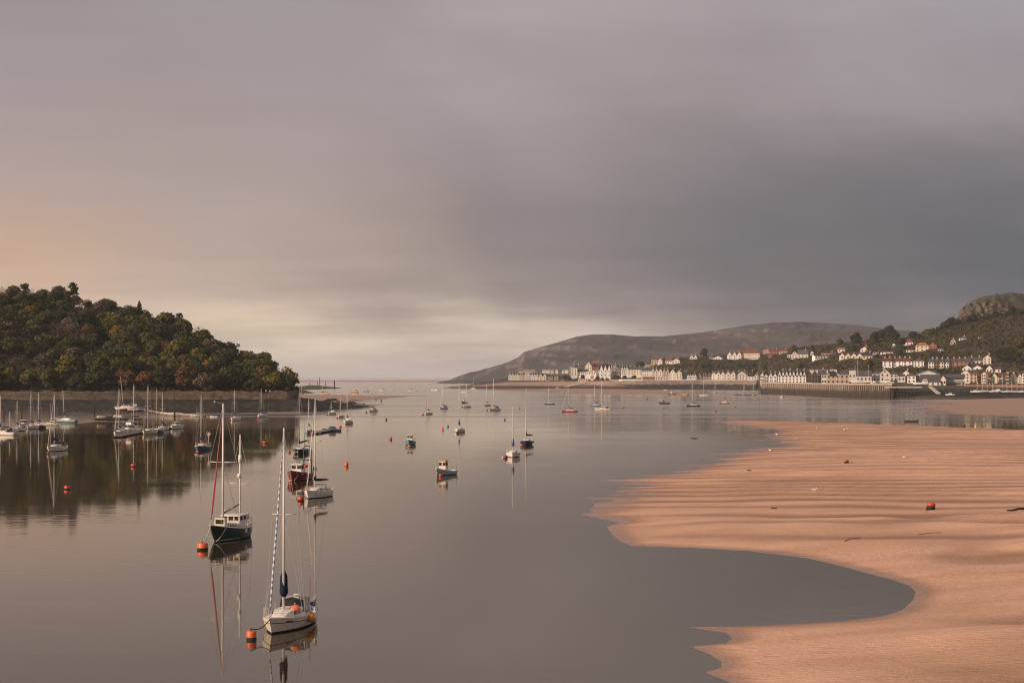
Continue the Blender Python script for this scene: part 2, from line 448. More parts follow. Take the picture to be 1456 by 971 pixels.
def flat_height(hm, sc, amp):
    def f(X, Y, d):
        d2 = d + 0.35 * sc * (pnoise(X / (sc * 2.2), Y / (sc * 0.9), 31) + 0.6 * pnoise(X / (sc * 0.9), Y / (sc * 0.4), 32))
        base = np.where(d2 > 0, hm * (1 - np.exp(-d2 / sc)), d2 * 0.02)
        return base + amp * np.sin(Y / 13.0 + 4 * pnoise(X / 60, Y / 60, 5)) * sstep(0, sc, d2) * (0.5 + pnoise(X / 80, Y / 50, 8))
    return f
# the flat this side of the marina, the bar off the town beach, the bar off the wooded point, the far ocean bar
bank('sand_flat', [(1290, 569), (1330, 568.5), (1400, 566), (1500, 564), (1700, 564), (1700, 602), (1560, 600), (1456, 596.5), (1400, 592), (1340, 589.5), (1352, 585), (1300, 581), (1262, 577.5), (1330, 574)],
     650, 1720, 150, 1230, 1700, 160, flat_height(1.1, 60, 0.2), M['farsand'])
bank('beach_bar', [(690, 554.5), (730, 553), (800, 552.2), (900, 552.5), (960, 556), (1000, 559.5), (985, 561), (940, 560.6), (860, 560.2), (800, 559), (770, 557.2), (730, 555.6)],
     1650, 2760, 120, 670, 1030, 160, flat_height(1.6, 90, 0.15), M['farsand'])
bank('sand_spit', [(390, 560), (450, 561), (520, 562), (588, 562.6), (560, 566), (530, 568), (508, 571.5), (530, 575.6), (505, 577), (470, 576), (430, 574), (390, 574)],
     1000, 1850, 120, 380, 610, 140, flat_height(0.9, 60, 0.12), M['farsand'])
bank('ocean_bar', [(300, 541.4), (450, 541.3), (640, 541.2), (740, 541.6), (740, 543.2), (600, 542.9), (430, 543.0), (300, 543.2)],
     5200, 9800, 60, 250, 790, 80, flat_height(2.6, 500, 0.0), M['farsand'])

# ------------------------------------------------------------------ land made from cross sections
def knot_table(tab):
    px = np.array(sorted(tab)); D = np.array([[k[0] for k in tab[p]] for p in px], float); Z = np.array([[k[1] for k in tab[p]] for p in px], float)
    return px, D, Z
def knots_at(T, px):
    p, D, Z = T
    return (np.stack([np.interp(px, p, D[:, j]) for j in range(D.shape[1])], -1), np.stack([np.interp(px, p, Z[:, j]) for j in range(D.shape[1])], -1))
def land_z(T, x, y):
    D, Z = knots_at(T, np.array([PX(x, y)])); return float(np.interp(y, D[0], Z[0]))
def land_grid(T, p0, p1, step, subs):
    pxs = np.arange(p0, p1 + step, step); D, Z = knots_at(T, pxs)
    rowsD, rowsZ, tt = [], [], []
    for j in range(D.shape[1] - 1):
        for k in range(subs[j]):
            f = k / subs[j]
            rowsD.append(D[:, j] * (1 - f) + D[:, j + 1] * f); rowsZ.append(Z[:, j] * (1 - f) + Z[:, j + 1] * f); tt.append(j + f)
    rowsD.append(D[:, -1]); rowsZ.append(Z[:, -1]); tt.append(D.shape[1] - 1.0)
    Y = np.array(rowsD); Zz = np.array(rowsZ); X = (pxs[None, :] - 728) / FPX * Y
    return X, Y, Zz, np.repeat(np.array(tt)[:, None], len(pxs), 1), np.repeat(pxs[None, :], len(tt), 0)

# wooded headland on the left: mud, wall foot, wall top, slope, crest, back
def hl(d0, d1, z1, d2, z2, dw, zw, dm, zm, dc, zc): return [(d0 - 60, -1.2), (d0, 0.0), (d1, z1), (d2, z2), (dw, zw), (dm, zm), (dc, zc), (dc + 260, zc * 0.5)]
HL = {
    -700: hl(560, 700, 1.5, 800, 4.5, 806, 8.5, 860, 42, 980, 92),
    -200: hl(585, 760, 1.8, 930, 4.8, 936, 8.5, 1000, 40, 1120, 66),
    0: hl(598, 780, 1.9, 935, 4.8, 940, 8.5, 1015, 34, 1120, 61),
    60: hl(628, 790, 1.9, 935, 4.8, 940, 8.5, 1015, 32, 1120, 58),
    110: hl(662, 800, 1.9, 935, 4.8, 940, 8.5, 1015, 31, 1118, 54.5),
    150: hl(700, 810, 1.9, 938, 4.9, 942, 8.5, 1015, 29, 1115, 50),
    200: hl(740, 820, 1.8, 940, 5.0, 943, 8.4, 1015, 27, 1112, 45),
    240: hl(785, 840, 1.6, 940, 5.0, 943, 8.4, 1012, 25, 1105, 41),
    280: hl(812, 850, 1.8, 940, 5.0, 943, 8.4, 1008, 22, 1095, 35),
    320: hl(836, 862, 2.0, 940, 5.0, 943, 8.4, 1002, 18, 1080, 27),
    350: hl(844, 866, 2.0, 940, 5.0, 943, 8.4, 996, 15.5, 1060, 20),
    380: hl(846, 868, 2.0, 940, 5.0, 943, 8.4, 990, 13.5, 1040, 16),
    410: hl(848, 868, 2.0, 942, 5.0, 945, 8.4, 985, 10.5, 1020, 11),
    424: hl(848, 868, 2.0, 945, 5.0, 948, 8.4, 975, 8.4, 1000, 8.4),
    427: hl(850, 870, 2.2, 945, 5.0, 960, 5.2, 985, 4.6, 1020, 2.5),
    445: hl(866, 890, 2.1, 955, 4.3, 975, 4.2, 1000, 3, 1040, 1),
    465: hl(896, 920, 1.9, 985, 2.9, 1000, 2.9, 1020, 2, 1050, 0.2),
    495: hl(945, 965, 1.0, 1000, 1.5, 1010, 1.5, 1030, 0.8, 1055, -0.4),
    524: hl(1012, 1020, 0.35, 1028, 0.4, 1034, 0.3, 1044, -0.2, 1060, -0.8),
    534: hl(1020, 1028, -0.4, 1034, -0.5, 1040, -0.6, 1050, -0.8, 1066, -1),
}
HT = knot_table(HL)
X, Y, Z, T_, PXg = land_grid(HT, -700, 534, 3, [3, 10, 12, 3, 10, 12, 6])
nz = fbm(X / 9, Y / 14, 41, 4)
shore = sstep(0.9, 1.6, T_) * (1 - sstep(2.9, 3.05, T_))
rockw = sstep(1.6, 2.1, T_ + 0.6 * fbm(X / 14, Y / 20, 44, 3) + sstep(150, 290, PXg) * 0.7) * (1 - sstep(3.0, 3.3, T_)) * 1.0
rockw = np.maximum(rockw, sstep(425, 440, PXg) * sstep(0.9, 1.1, T_))
Z = Z + nz * (0.28 * shore * (T_ > 1) + 0.75 * rockw * sstep(1.0, 1.5, T_) * (1 + 0.9 * fbm(X / 3.2, Y / 6.0, 47, 3)) + 1.8 * sstep(4.1, 5, T_))
m = Mat('headland_ground', 0.9, 0.2)
rk = m.attr('rock'); wd = m.attr('wood')
n1_ = m.noise(m.pos((0.12, 0.05, 0.3)), 1.0, 6, 0.65); n2_ = m.noise(m.pos((0.22, 0.10, 0.5)), 1.0, 6, 0.75)
mud = m.mix(m.rng(n1_, 0.35, 0.65), (0.060, 0.045, 0.036), (0.118, 0.086, 0.067))
zc = m.sep(m.pos())[2]
mud = m.mix(m.rng(zc, 1.3, 0.25), mud, (0.215, 0.155, 0.118))
weed = m.mix(m.rng(n2_, 0.4, 0.62), (0.010, 0.009, 0.007), (0.050, 0.037, 0.025))
c = m.mix(rk, mud, weed)
c = m.mix(wd, c, m.mix(n2_, (0.018, 0.016, 0.010), (0.045, 0.038, 0.018)))
m.base(c); m.bump(n2_, 0.9, 0.5); m.rough(m.rng(zc, 0.1, 0.6, 0.35, 0.9))
tag(grid_mesh('headland', X, Y, Z, m.m, {'rock': rockw, 'wood': sstep(3.95, 4.05, T_) * (PXg < 426)}), kind='structure')

# stone wall at the foot of the wood
m = Mat('rubble_stone', 0.9, 0.2)
br = m.n('ShaderNodeTexBrick'); br.inputs['Scale'].default_value = 1.0; br.inputs['Brick Width'].default_value = 1.4; br.inputs['Row Height'].default_value = 0.55
br.inputs['Mortar Size'].default_value = 0.05; br.inputs['Color1'].default_value = (0.12, 0.094, 0.072, 1); br.inputs['Color2'].default_value = (0.20, 0.158, 0.12, 1); br.inputs['Mortar'].default_value = (0.06, 0.048, 0.038, 1)
sep_ = m.sep(m.pos()); cb = m.n('ShaderNodeCombineXYZ'); m.L(sep_[0], cb.inputs[0]); m.L(sep_[2], cb.inputs[1]); m.L(cb.outputs[0], br.inputs['Vector'])
nn = m.noise(m.pos((0.25, 0.25, 0.5)), 1.0, 5, 0.7)
c = m.mix(m.rng(nn, 0.3, 0.7), m.mix(1.0, br.outputs['Color'], (0.45, 0.44, 0.40), 'MULTIPLY'), br.outputs['Color'])
m.base(c); m.bump(nn, 0.6, 0.2); M['rubble'] = m.m
def wall_run(mb, pts, th, zt, zb, batter=0.0, mi=0):
    # pts: plan line; zt, zb: heights per point
    n = len(pts); vs = []
    for i, p in enumerate(pts):
        d = Vector(pts[min(i + 1, n - 1)]) - Vector(pts[max(i - 1, 0)]); q = Vector((d[1], -d[0], 0)).normalized()
        P0 = Vector((p[0], p[1], 0))
        for z, off in ((zb[i], batter), (zt[i], 0.0), (zt[i], -th), (zb[i], -th)):
            vs.append(P0 + q * off + Vector((0, 0, z)))
    fs = []
    for i in range(n - 1):
        for k in range(4): fs.append((i * 4 + k, i * 4 + (k + 1) % 4, i * 4 + 4 + (k + 1) % 4, i * 4 + 4 + k))
    fs.append((0, 1, 2, 3)); fs.append(tuple((n - 1) * 4 + k for k in (3, 2, 1, 0)))
    mb.add(vs, fs, mi)
wl = MB(); pts = []; zt = []; zb = []
for px in range(-40, 425, 8):
    d = float(np.interp(px, [-40, 0, 110, 200, 410, 424], [936, 934.5, 934.5, 938.5, 940.5, 943.5])); pts.append(((px - 728) / FPX * d, d))
    zt.append(8.9 + 0.22 * math.sin(px * 0.21) + random.uniform(-.12, .12)); zb.append(3.4)
wall_run(wl, pts, 1.4, zt, zb, 0.5)
tag(wl.build('stone_wall', M['rubble']), 'long brown rubble stone wall along the foot of the wooded hill above the dark mud bank', 'wall')

# ------------------------------------------------------------------ the town shore and its hills on the right
def tn(*k): return list(k)
TN = {   # water, wall foot, wall top, back of flat, slope, cliff foot, cliff top, crest, behind
    640: tn((2560, -1), (2750, 0.2), (2780, 0.2), (2900, 0.0), (3000, -0.5), (3100, -1), (3150, -1), (3200, -1.5), (3400, -2)),
    655: tn((2560, -1), (2700, 1.6), (2760, 2.4), (2850, 2.2), (2950, 1), (3100, -1), (3150, -1), (3200, -1.5), (3400, -2)),
    690: tn((2500, -1), (2680, 2.8), (2740, 4.5), (2900, 6), (3050, 6), (3150, 5), (3200, 5), (3300, 4), (3600, 2)),
    720: tn((2480, -1), (2660, 3.2), (2750, 8.2), (2900, 10.4), (3100, 11), (3200, 13), (3300, 13), (3420, 13), (3700, 6)),
    860: tn((2400, -1), (2570, 2.2), (2590, 10.2), (2720, 12), (2950, 16), (3050, 18), (3150, 20), (3250, 22), (3700, 10)),
    905: tn((2350, -1), (2545, 1.6), (2552, 10.6), (2700, 12), (2850, 24), (2950, 28), (3000, 30), (3100, 32), (3600, 20)),
    945: tn((2320, -1), (2538, 1.4), (2545, 10.8), (2690, 12.5), (2820, 36), (2900, 40), (2960, 42), (3060, 44), (3500, 32)),
    1000: tn((2280, -1), (2530, 1.2), (2536, 11), (2670, 13), (2800, 40), (2870, 42), (2930, 44), (3030, 48), (3500, 38)),
    1078: tn((2150, -1), (2490, 1.0), (2496, 10.4), (2640, 13), (2790, 40), (2860, 44), (2930, 48), (3030, 54), (3500, 44)),
    1083: tn((1822, -1), (1840, 0.5), (1850, 9.6), (2150, 12), (2600, 37), (2750, 43), (2850, 47), (2950, 53), (3400, 44)),
    1140: tn((1668, -1), (1684, 0.5), (1692, 9.6), (1900, 12), (2200, 35), (2450, 45), (2580, 50), (2700, 54), (3200, 46)),
    1206: tn((1472, -1), (1486, 0.5), (1494, 9.6), (1660, 12), (1880, 31), (2150, 46), (2300, 52), (2400, 56), (2900, 48)),
    1268: tn((1425, -1), (1440, 0.8), (1447, 9.3), (1600, 12), (1830, 33), (2080, 48), (2200, 54), (2300, 58), (2800, 50)),
    1282: tn((1395, -1), (1425, 2.2), (1452, 7.6), (1590, 11.5), (1820, 34), (2080, 48), (2200, 54), (2300, 58), (2800, 50)),
    1320: tn((1370, -1), (1415, 3.0), (1452, 7.2), (1580, 11.5), (1800, 37), (2060, 53), (2160, 59), (2250, 64), (2800, 55)),
    1350: tn((1370, -1), (1412, 3.0), (1452, 7.0), (1580, 11.5), (1800, 38), (2050, 64), (2120, 68), (2200, 73), (2800, 60)),
    1361: tn((1375, -1), (1412, 3.0), (1452, 6.8), (1580, 11.5), (1800, 39), (2060, 70), (2085, 73), (2200, 76), (2800, 60)),
    1366: tn((1378, -1), (1412, 3.0), (1452, 6.8), (1580, 11.5), (1800, 40), (2060, 71), (2085, 85), (2200, 88), (2800, 60)),
    1374: tn((1382, -1), (1412, 3.0), (1452, 6.8), (1580, 11.5), (1800, 41), (2060, 71), (2090, 91), (2200, 94.5), (2800, 70)),
    1386: tn((1390, -1), (1413, 3.0), (1452, 6.7), (1580, 11.5), (1810, 44), (2060, 72), (2095, 95), (2200, 100), (2800, 75)),
    1400: tn((1397, -1), (1415, 2.6), (1453, 6.5), (1580, 11.5), (1820, 51), (2060, 74), (2095, 96), (2200, 104), (2800, 78)),
    1420: tn((1405, -1), (1420, 2.0), (1454, 6.2), (1580, 11.5), (1830, 54), (2060, 76), (2095, 96), (2200, 108), (2800, 80)),
    1440: tn((1415, -1), (1428, 1.6), (1455, 6.0), (1580, 11.5), (1840, 56.5), (2060, 79), (2090, 88), (2200, 109), (2800, 80)),
    1460: tn((1425, -1), (1436, 1.4), (1456, 6.0), (1580, 11.5), (1850, 58.5), (2060, 80), (2090, 86), (2200, 106), (2800, 80)),
    1700: tn((1440, -1), (1450, 1.4), (1470, 6.0), (1580, 11.5), (1850, 60), (2060, 78), (2090, 82), (2250, 90), (2800, 70)),
}
TT = knot_table(TN)
X, Y, Z, T_, PXg = land_grid(TT, 640, 1700, 2.5, [8, 4, 8, 14, 12, 10, 6, 6])
nz = fbm(X / 22, Y / 30, 61, 5)
hill_w = sstep(3.0, 3.6, T_)
cliff = sstep(4.85, 5.1, T_ + 0.18 * fbm(X / 7, Y / 7, 66, 3)) * (1 - sstep(6.1, 6.5, T_)) * sstep(1361, 1366, PXg) * (1 - sstep(1428, 1446, PXg + 10 * fbm(X / 9, Y / 9, 67, 3)))
cliff = np.maximum(cliff, sstep(6.2, 6.6, T_) * (1 - sstep(6.75, 7.0, T_)) * sstep(1404, 1412, PXg) * (1 - sstep(1448, 1458, PXg)) * sstep(-0.15, 0.15, fbm(X / 6, Y / 10, 69, 3)))
strata = fbm(X / 5.0, Z / 4.0 + Y / 30, 63, 4)
Z = Z + nz * 3.0 * hill_w + cliff * strata * 4.5
Yd = Y + cliff * 9 * fbm(X / 6, Z / 9, 71, 4)
rock_shore = np.clip(sstep(0.55, 0.85, T_ + 0.35 * fbm(X / 60, Y / 30, 64, 3)) * (1 - sstep(1.5, 1.95, T_ - 0.25 * sstep(1268, 1280, PXg))), 0, 1)
west = 1 - sstep(850, 905, PXg)
sandw = west * sstep(1.0, 1.35, T_ + 0.2 * fbm(X / 60, Y / 40, 65, 3)) * (1 - sstep(1.9, 2.25, T_))
m = Mat('town_hillside', 0.92, 0.15)
n1_ = m.noise(m.pos((0.02, 0.02, 0.04)), 1.0, 6, 0.6); n2_ = m.noise(m.pos((0.12, 0.12, 0.2)), 1.0, 6, 0.7)
heath = m.mix(m.rng(n1_, 0.36, 0.62), (0.040, 0.036, 0.018), (0.085, 0.056, 0.032))
heath = m.mix(m.rng(n2_, 0.4, 0.7, 0, 0.7), heath, (0.026, 0.027, 0.014))
town = m.mix(m.rng(n2_, 0.4, 0.6), (0.10, 0.085, 0.068), (0.055, 0.062, 0.032))
grass = m.mix(n2_, (0.045, 0.052, 0.022), (0.085, 0.082, 0.036))
crag = m.mix(m.rng(m.noise(m.pos((0.22, 0.22, 0.12)), 1.0, 7, 0.75), 0.36, 0.66), (0.028, 0.025, 0.019), (0.165, 0.135, 0.105))
weed = m.mix(m.rng(n2_, 0.35, 0.65), (0.016, 0.014, 0.012), (0.060, 0.050, 0.042))
c = m.mix(m.attr('hill'), town, heath); c = m.mix(m.attr('grass'), c, grass); c = m.mix(m.math('MULTIPLY', m.attr('crag'), m.rng(m.noise(m.pos((0.06, 0.06, 0.09)), 1.0, 5, 0.65), 0.38, 0.50)), c, crag)
c = m.mix(m.attr('rocks'), c, weed); c = m.mix(m.attr('sand'), c, (0.36, 0.245, 0.185))
m.base(c); m.bump(n2_, 0.8, 1.2)
tag(grid_mesh('town_hill', X, Yd, Z, m.m, {'hill': hill_w, 'crag': cliff, 'rocks': rock_shore, 'sand': sandw,
    'grass': sstep(5.6, 6.4, T_ + 0.5 * fbm(X / 40, Y / 40, 72, 3)) * sstep(1340, 1380, PXg) * 0.9}), kind='structure')

# ------------------------------------------------------------------ the great headland far behind
rx = [600, 640, 652, 668, 680, 700, 722, 735, 745, 760, 790, 820, 842, 870, 900, 940, 980, 1020, 1060, 1100, 1140, 1180, 1220, 1260, 1300, 1330, 1400, 1700]
ry = [548, 540, 534.5, 529, 527, 521.5, 515, 509, 500.5, 496, 487.5, 478.5, 475.5, 475, 477.8, 478.4, 474.5, 469.5, 462.5, 458.5, 457.5, 459.5, 462.5, 467.5, 471, 475, 481, 490]
pxs = np.arange(600, 1700, 2.5); ridge_y = np.interp(pxs, rx, ry)
ts = np.linspace(0, 1, 70)[:, None]
D0, D1 = 4700.0, 6100.0
Y = (D0 + (D1 - D0) * ts) + 0 * pxs[None, :]
ridge = CAM_H + (536 - ridge_y) / FPX * D1
X = (pxs[None, :] - 728) / FPX * Y
prof = np.interp(ts, [0, 0.12, 0.35, 0.55, 0.72, 0.82, 0.92, 1.0], [0.0, 0.10, 0.34, 0.53, 0.78, 0.90, 0.97, 1.0])
nzb = fbm(X / 420, Y / 420, 81, 5)
steps = 1.6 * fbm(X / 180, Y / 400 + 9, 85, 4)
Z = ridge[None, :] * prof * (1 + 0.22 * nzb * (1 - ts ** 6))
q = np.clip(Z + 20 * steps, 0, 400); terr = (np.floor(q / 26) + sstep(0.80, 1.0, (q / 26) % 1)) * 26 - 20 * steps
Z = np.where((ts > 0.2) & (ts < 0.985), Z * 0.6 + 0.4 * np.clip(terr, 0, None), Z)
Z = Z + 2.5 * fbm(X / 60, Y / 60, 83, 3) * ts
Z = np.minimum(Z, CAM_H + (536 - ridge_y)[None, :] / FPX * Y + 0 * Z)   # nothing stands above the ridge line
back = np.array([[1.0]]) * 0
X2 = np.vstack([X, (pxs[None, :] - 728) / FPX * 7200]); Y2 = np.vstack([Y, 0 * pxs[None, :] + 7200]); Z2 = np.vstack([Z, 0 * pxs[None, :] - 5])
m = Mat('limestone_headland', 0.95, 0.1)
n1_ = m.noise(m.pos((0.004, 0.004, 0.012)), 1.0, 6, 0.62); n2_ = m.noise(m.pos((0.016, 0.016, 0.05)), 1.0, 6, 0.7)
g_ = m.n('ShaderNodeNewGeometry'); nzz = m.sep(g_.outputs['Normal'])[2]
turf = m.mix(m.rng(n1_, 0.38, 0.62), (0.052, 0.047, 0.045), (0.094, 0.084, 0.080))
turf = m.mix(m.rng(n2_, 0.5, 0.68, 0, 0.6), turf, (0.038, 0.035, 0.032))
steep = m.math('MULTIPLY', m.rng(nzz, 0.965, 0.86), m.rng(n2_, 0.40, 0.60))
m.base(m.mix(m.math('MULTIPLY', steep, 0.75), turf, (0.175, 0.152, 0.14))); m.bump(n2_, 0.8, 12.0)
tag(grid_mesh('hills', X2, Y2, Z2, m.m), kind='structure')

# ------------------------------------------------------------------ haze
hz = MB(); hz.box((0, 10000, 111.0), (64000, 62000, 228))
m = bpy.data.materials.new('haze_air'); m.use_nodes = True; nt = m.node_tree; nt.nodes.clear()
pv = nt.nodes.new('ShaderNodeVolumePrincipled'); pv.inputs['Density'].default_value = 0.000042
pv.inputs['Color'].default_value = (0.84, 0.88, 0.96, 1); pv.inputs['Anisotropy'].default_value = 0.2
om = nt.nodes.new('ShaderNodeOutputMaterial'); nt.links.new(pv.outputs[0], om.inputs['Volume'])
ho = hz.build('haze', m); tag(ho, kind='stuff')
# ------------------------------------------------------------------ sea walls of the town
m = Mat('promenade_stone', 0.9, 0.2)
zc = m.sep(m.pos())[2]; n2_ = m.noise(m.pos((0.18, 0.18, 0.35)), 1.0, 6, 0.7)
st = m.mix(m.rng(n2_, 0.3, 0.7), (0.13, 0.105, 0.09), (0.26, 0.215, 0.185)); wd_ = m.mix(m.rng(n2_, 0.3, 0.7), (0.018, 0.016, 0.014), (0.055, 0.046, 0.040))
zz = m.math('ADD', zc, m.math('MULTIPLY', m.math('SUBTRACT', n2_, 0.5), 3.0))
m.base(m.mix(m.rng(zz, 5.4, 6.9), wd_, st)); m.bump(n2_, 0.7, 0.6); M['prom'] = m.m
m = Mat('quay_piling', 0.9, 0.2)
sp_ = m.sep(m.pos()); zc = sp_[2]; n2_ = m.noise(m.pos((0.55, 0.55, 0.09)), 1.0, 5, 0.7)
st = m.mix(m.rng(n2_, 0.35, 0.65), (0.15, 0.115, 0.09), (0.28, 0.225, 0.185)); dk = m.mix(m.rng(n2_, 0.35, 0.65), (0.020, 0.017, 0.014), (0.06, 0.048, 0.038))
zz = m.math('ADD', zc, m.math('MULTIPLY', m.math('SUBTRACT', n2_, 0.5), 3.5))
m.base(m.mix(m.rng(zz, 4.0, 7.4), dk, st)); M['quay'] = m.m
m = Mat('pale_coping', 0.85, 0.2); m.base(m.mix(m.noise(m.pos((0.3, 0.3, 1)), 1.0, 4), (0.36, 0.30, 0.26), (0.52, 0.45, 0.40))); M['coping'] = m.m
def run_px(tab, step):
    pxs = np.arange(tab[0][0], tab[-1][0] + 0.01, step); d = np.interp(pxs, [t[0] for t in tab], [t[1] for t in tab])
    return [((p - 728) / FPX * q, q) for p, q in zip(pxs, d)]
w = thing('sea_wall', 'grey stone promenade sea wall below the seafront terraces, dark with weed at its base', 'sea wall', A(970, 541, 2540))
o0 = w.location
def shifted(pts): return [(p[0] - o0.x, p[1] - o0.y) for p in pts]
b = MB(); pts = run_px([(868, 2581), (905, 2545), (945, 2537), (1000, 2529), (1079, 2488)], 4)
wall_run(b, shifted(pts), 2.0, [10.9 - o0.z + 0.15 * math.sin(i) for i in range(len(pts))], [-0.5 - o0.z] * len(pts), 3.0); b.build('wall_face', M['prom'], w)
b = MB(); wall_run(b, shifted([(p[0], p[1] - 0.3) for p in pts]), 0.8, [11.75 - o0.z] * len(pts), [10.95 - o0.z] * len(pts), 0.0); b.build('coping', M['coping'], w)
w = thing('quay_wall', 'tall straight quay wall of the harbour with dark tide stained lower half', 'quay wall', A(1180, 545, 1560)); o0 = w.location
b = MB(); pts = [((1086 - 728) / FPX * 2480, 2480), ((1084.5 - 728) / FPX * 2100, 2100)] + run_px([(1082, 1828), (1140, 1672), (1206, 1474), (1268, 1428), (1276, 1436)], 3)
wall_run(b, shifted(pts), 1.6, [9.9 - o0.z] * len(pts), [-1.5 - o0.z] * len(pts), 0.4); b.build('wall_face', M['quay'], w)
b = MB(); wall_run(b, shifted([(p[0], p[1] - 0.5) for p in pts[2:]]), 1.0, [10.6 - o0.z] * (len(pts) - 2), [9.93 - o0.z] * (len(pts) - 2), 0.0); b.build('parapet', M['coping'], w)
f = MB()
for p in pts[3:]: f.box((p[0] - o0.x, p[1] - o0.y - 0.85, 4.3 - o0.z), (0.7, 0.6, 10.0))
f.build('timber_fender', M['wood'], w, (0.10, 0.08, 0.065))

# ------------------------------------------------------------------ buildings
UNIT = MB().box((0, 0, 0), (1, 1, 1)).build('window', M['glass']); WIN_ME = UNIT.data; bpy.data.objects.remove(UNIT)
RECTS = []
def snap(px, py, D):
    d = 1380.0
    while d < D:
        p = A(px, py, d)
        if land_z(TT, p.x, d) > p.z + 0.2: return d
        d += 6
    return D
WC = {'white': (0.80, 0.77, 0.73), 'cream': (0.72, 0.645, 0.53), 'pink': (0.62, 0.47, 0.40), 'grey': (0.42, 0.40, 0.39), 'stone': (0.36, 0.29, 0.23), 'brick': (0.34, 0.16, 0.11), 'tan': (0.52, 0.38, 0.26), 'pale': (0.60, 0.56, 0.53), 'brown': (0.10, 0.065, 0.048), 'buff': (0.46, 0.36, 0.29)}
RC = {'slate': (0.085, 0.085, 0.095), 'dark': (0.045, 0.043, 0.045), 'red': (0.22, 0.075, 0.055), 'orange': (0.33, 0.14, 0.09), 'brown': (0.12, 0.06, 0.045), 'grey': (0.17, 0.165, 0.165), 'blue': (0.10, 0.115, 0.15)}
def house(x0, x1, yr, ye, yb, D, wall, roof, style, label, cat='house', n=0, st=2, dep=None, chim=1, name='house', group=None, rz=None, win=True, tilt=0.0, dorm=False):
    """x0..x1 front, yr ridge, ye eaves, yb foot of the front (photo rows), D distance"""
    D = snap((x0 + x1) / 2, yb, D)
    pc = A((x0 + x1) / 2, yb, D); s = D / FPX; RECTS.append((x0 - 1, x1 + 1, yr - 1, yb + 0.6, D))
    wd, he, hr = (x1 - x0) * s, (yb - ye) * s, (yb - yr) * s
    dep = dep or min(max(7.0, wd * 0.55), 11.0)
    rzz = -math.atan2(pc.x, pc.y) + tilt
    t = thing(name, label, cat, pc, rzz, group)
    hw = wd / 2; b = MB(); r = MB(); T = 0.28; ov = 0.35; foot = -4.0
    def prism(bb, x, w2, z0, z1, zt, y0, y1):       # gable wall facing front
        bb.add([(x - w2, y0, z0), (x + w2, y0, z0), (x + w2, y0, z1), (x, y0, zt), (x - w2, y0, z1), (x - w2, y1, z0), (x + w2, y1, z0), (x + w2, y1, z1), (x, y1, zt), (x - w2, y1, z1)],
               [(0, 1, 2, 3, 4), (9, 8, 7, 6, 5), (1, 6, 7, 2), (5, 0, 4, 9), (2, 7, 8, 3), (3, 8, 9, 4)])
    def slabs(bb, x, w2, z1, zt, y0, y1):            # two roof slabs over a front gable
        sl = (zt - z1) / w2
        for sg in (-1, 1):
            e = (x + sg * (w2 + ov), z1 - ov * sl)
            bb.add([(x, y0, zt + 0.03), (e[0], y0, e[1] + 0.03), (e[0], y1, e[1] + 0.03), (x, y1, zt + 0.03), (x, y0, zt + T), (e[0], y0, e[1] + T), (e[0], y1, e[1] + T), (x, y1, zt + T)],
                   [(0, 1, 2, 3), (4, 7, 6, 5), (0, 4, 5, 1), (3, 2, 6, 7), (1, 5, 6, 2), (0, 3, 7, 4)])
    if style == 'front':
        prism(b, 0, hw, foot, he, hr, 0, dep); slabs(r, 0, hw, he, hr, -ov, dep + ov)
    elif style == 'flat':
        b.box((0, dep / 2, (foot + hr) / 2), (wd, dep, hr - foot)); r.box((0, dep / 2, hr + 0.2), (wd + 0.5, dep + 0.5, 0.35))
    elif style == 'hip':
        b.box((0, dep / 2, (foot + he) / 2), (wd, dep, he - foot)); q = min(hw * 0.85, dep / 2)
        r.add([(-hw - ov, -ov, he + .02), (hw + ov, -ov, he + .02), (hw + ov, dep + ov, he + .02), (-hw - ov, dep + ov, he + .02), (-hw + q, dep / 2, hr), (hw - q, dep / 2, hr)],
              [(3, 2, 1, 0), (0, 1, 5, 4), (1, 2, 5), (2, 3, 4, 5), (3, 0, 4)])
    else:
        b.add([(-hw, 0, foot), (hw, 0, foot), (hw, dep, foot), (-hw, dep, foot), (-hw, 0, he), (hw, 0, he), (hw, dep, he), (-hw, dep, he), (-hw, dep / 2, hr), (hw, dep / 2, hr)],
              [(3, 2, 1, 0), (0, 1, 5, 4), (2, 3, 7, 6), (1, 2, 6, 9, 5), (3, 0, 4, 8, 7), (4, 5, 9, 8), (6, 7, 8, 9)])
        sl = (hr - he) / (dep / 2)
        for y0, y1 in ((-ov, dep / 2), (dep + ov, dep / 2)):
            z0 = he - ov * sl
            r.add([(-hw - .2, y0, z0 + .03), (hw + .2, y0, z0 + .03), (hw + .2, y1, hr + .03), (-hw - .2, y1, hr + .03), (-hw - .2, y0, z0 + T), (hw + .2, y0, z0 + T), (hw + .2, y1, hr + T), (-hw - .2, y1, hr + T)],
                  [(0, 1, 2, 3), (4, 7, 6, 5), (0, 4, 5, 1), (3, 2, 6, 7), (1, 5, 6, 2), (0, 3, 7, 4)])
    cols = []
    if n:                                             # cross gables that step out of the front
        cell = wd / n; gw = cell * 0.36; gz = he + (hr - he) * 0.92
        for i in range(n):
            gx = -hw + cell * (i + 0.5); cols.append(gx)
            prism(b, gx, gw, (he - 0.6 if dorm else foot), he + (hr - he) * 0.12, gz, (-0.05 if dorm else -0.6), dep * 0.45); slabs(r, gx, gw, he + (hr - he) * 0.12, gz, (-0.05 if dorm else -0.6) - ov, dep * 0.45)
    b.build('wall', M['wall'], t, WC[wall] if isinstance(wall, str) else wall)
    ro = r.build('roof', M['roof'], t, RC[roof] if isinstance(roof, str) else roof)
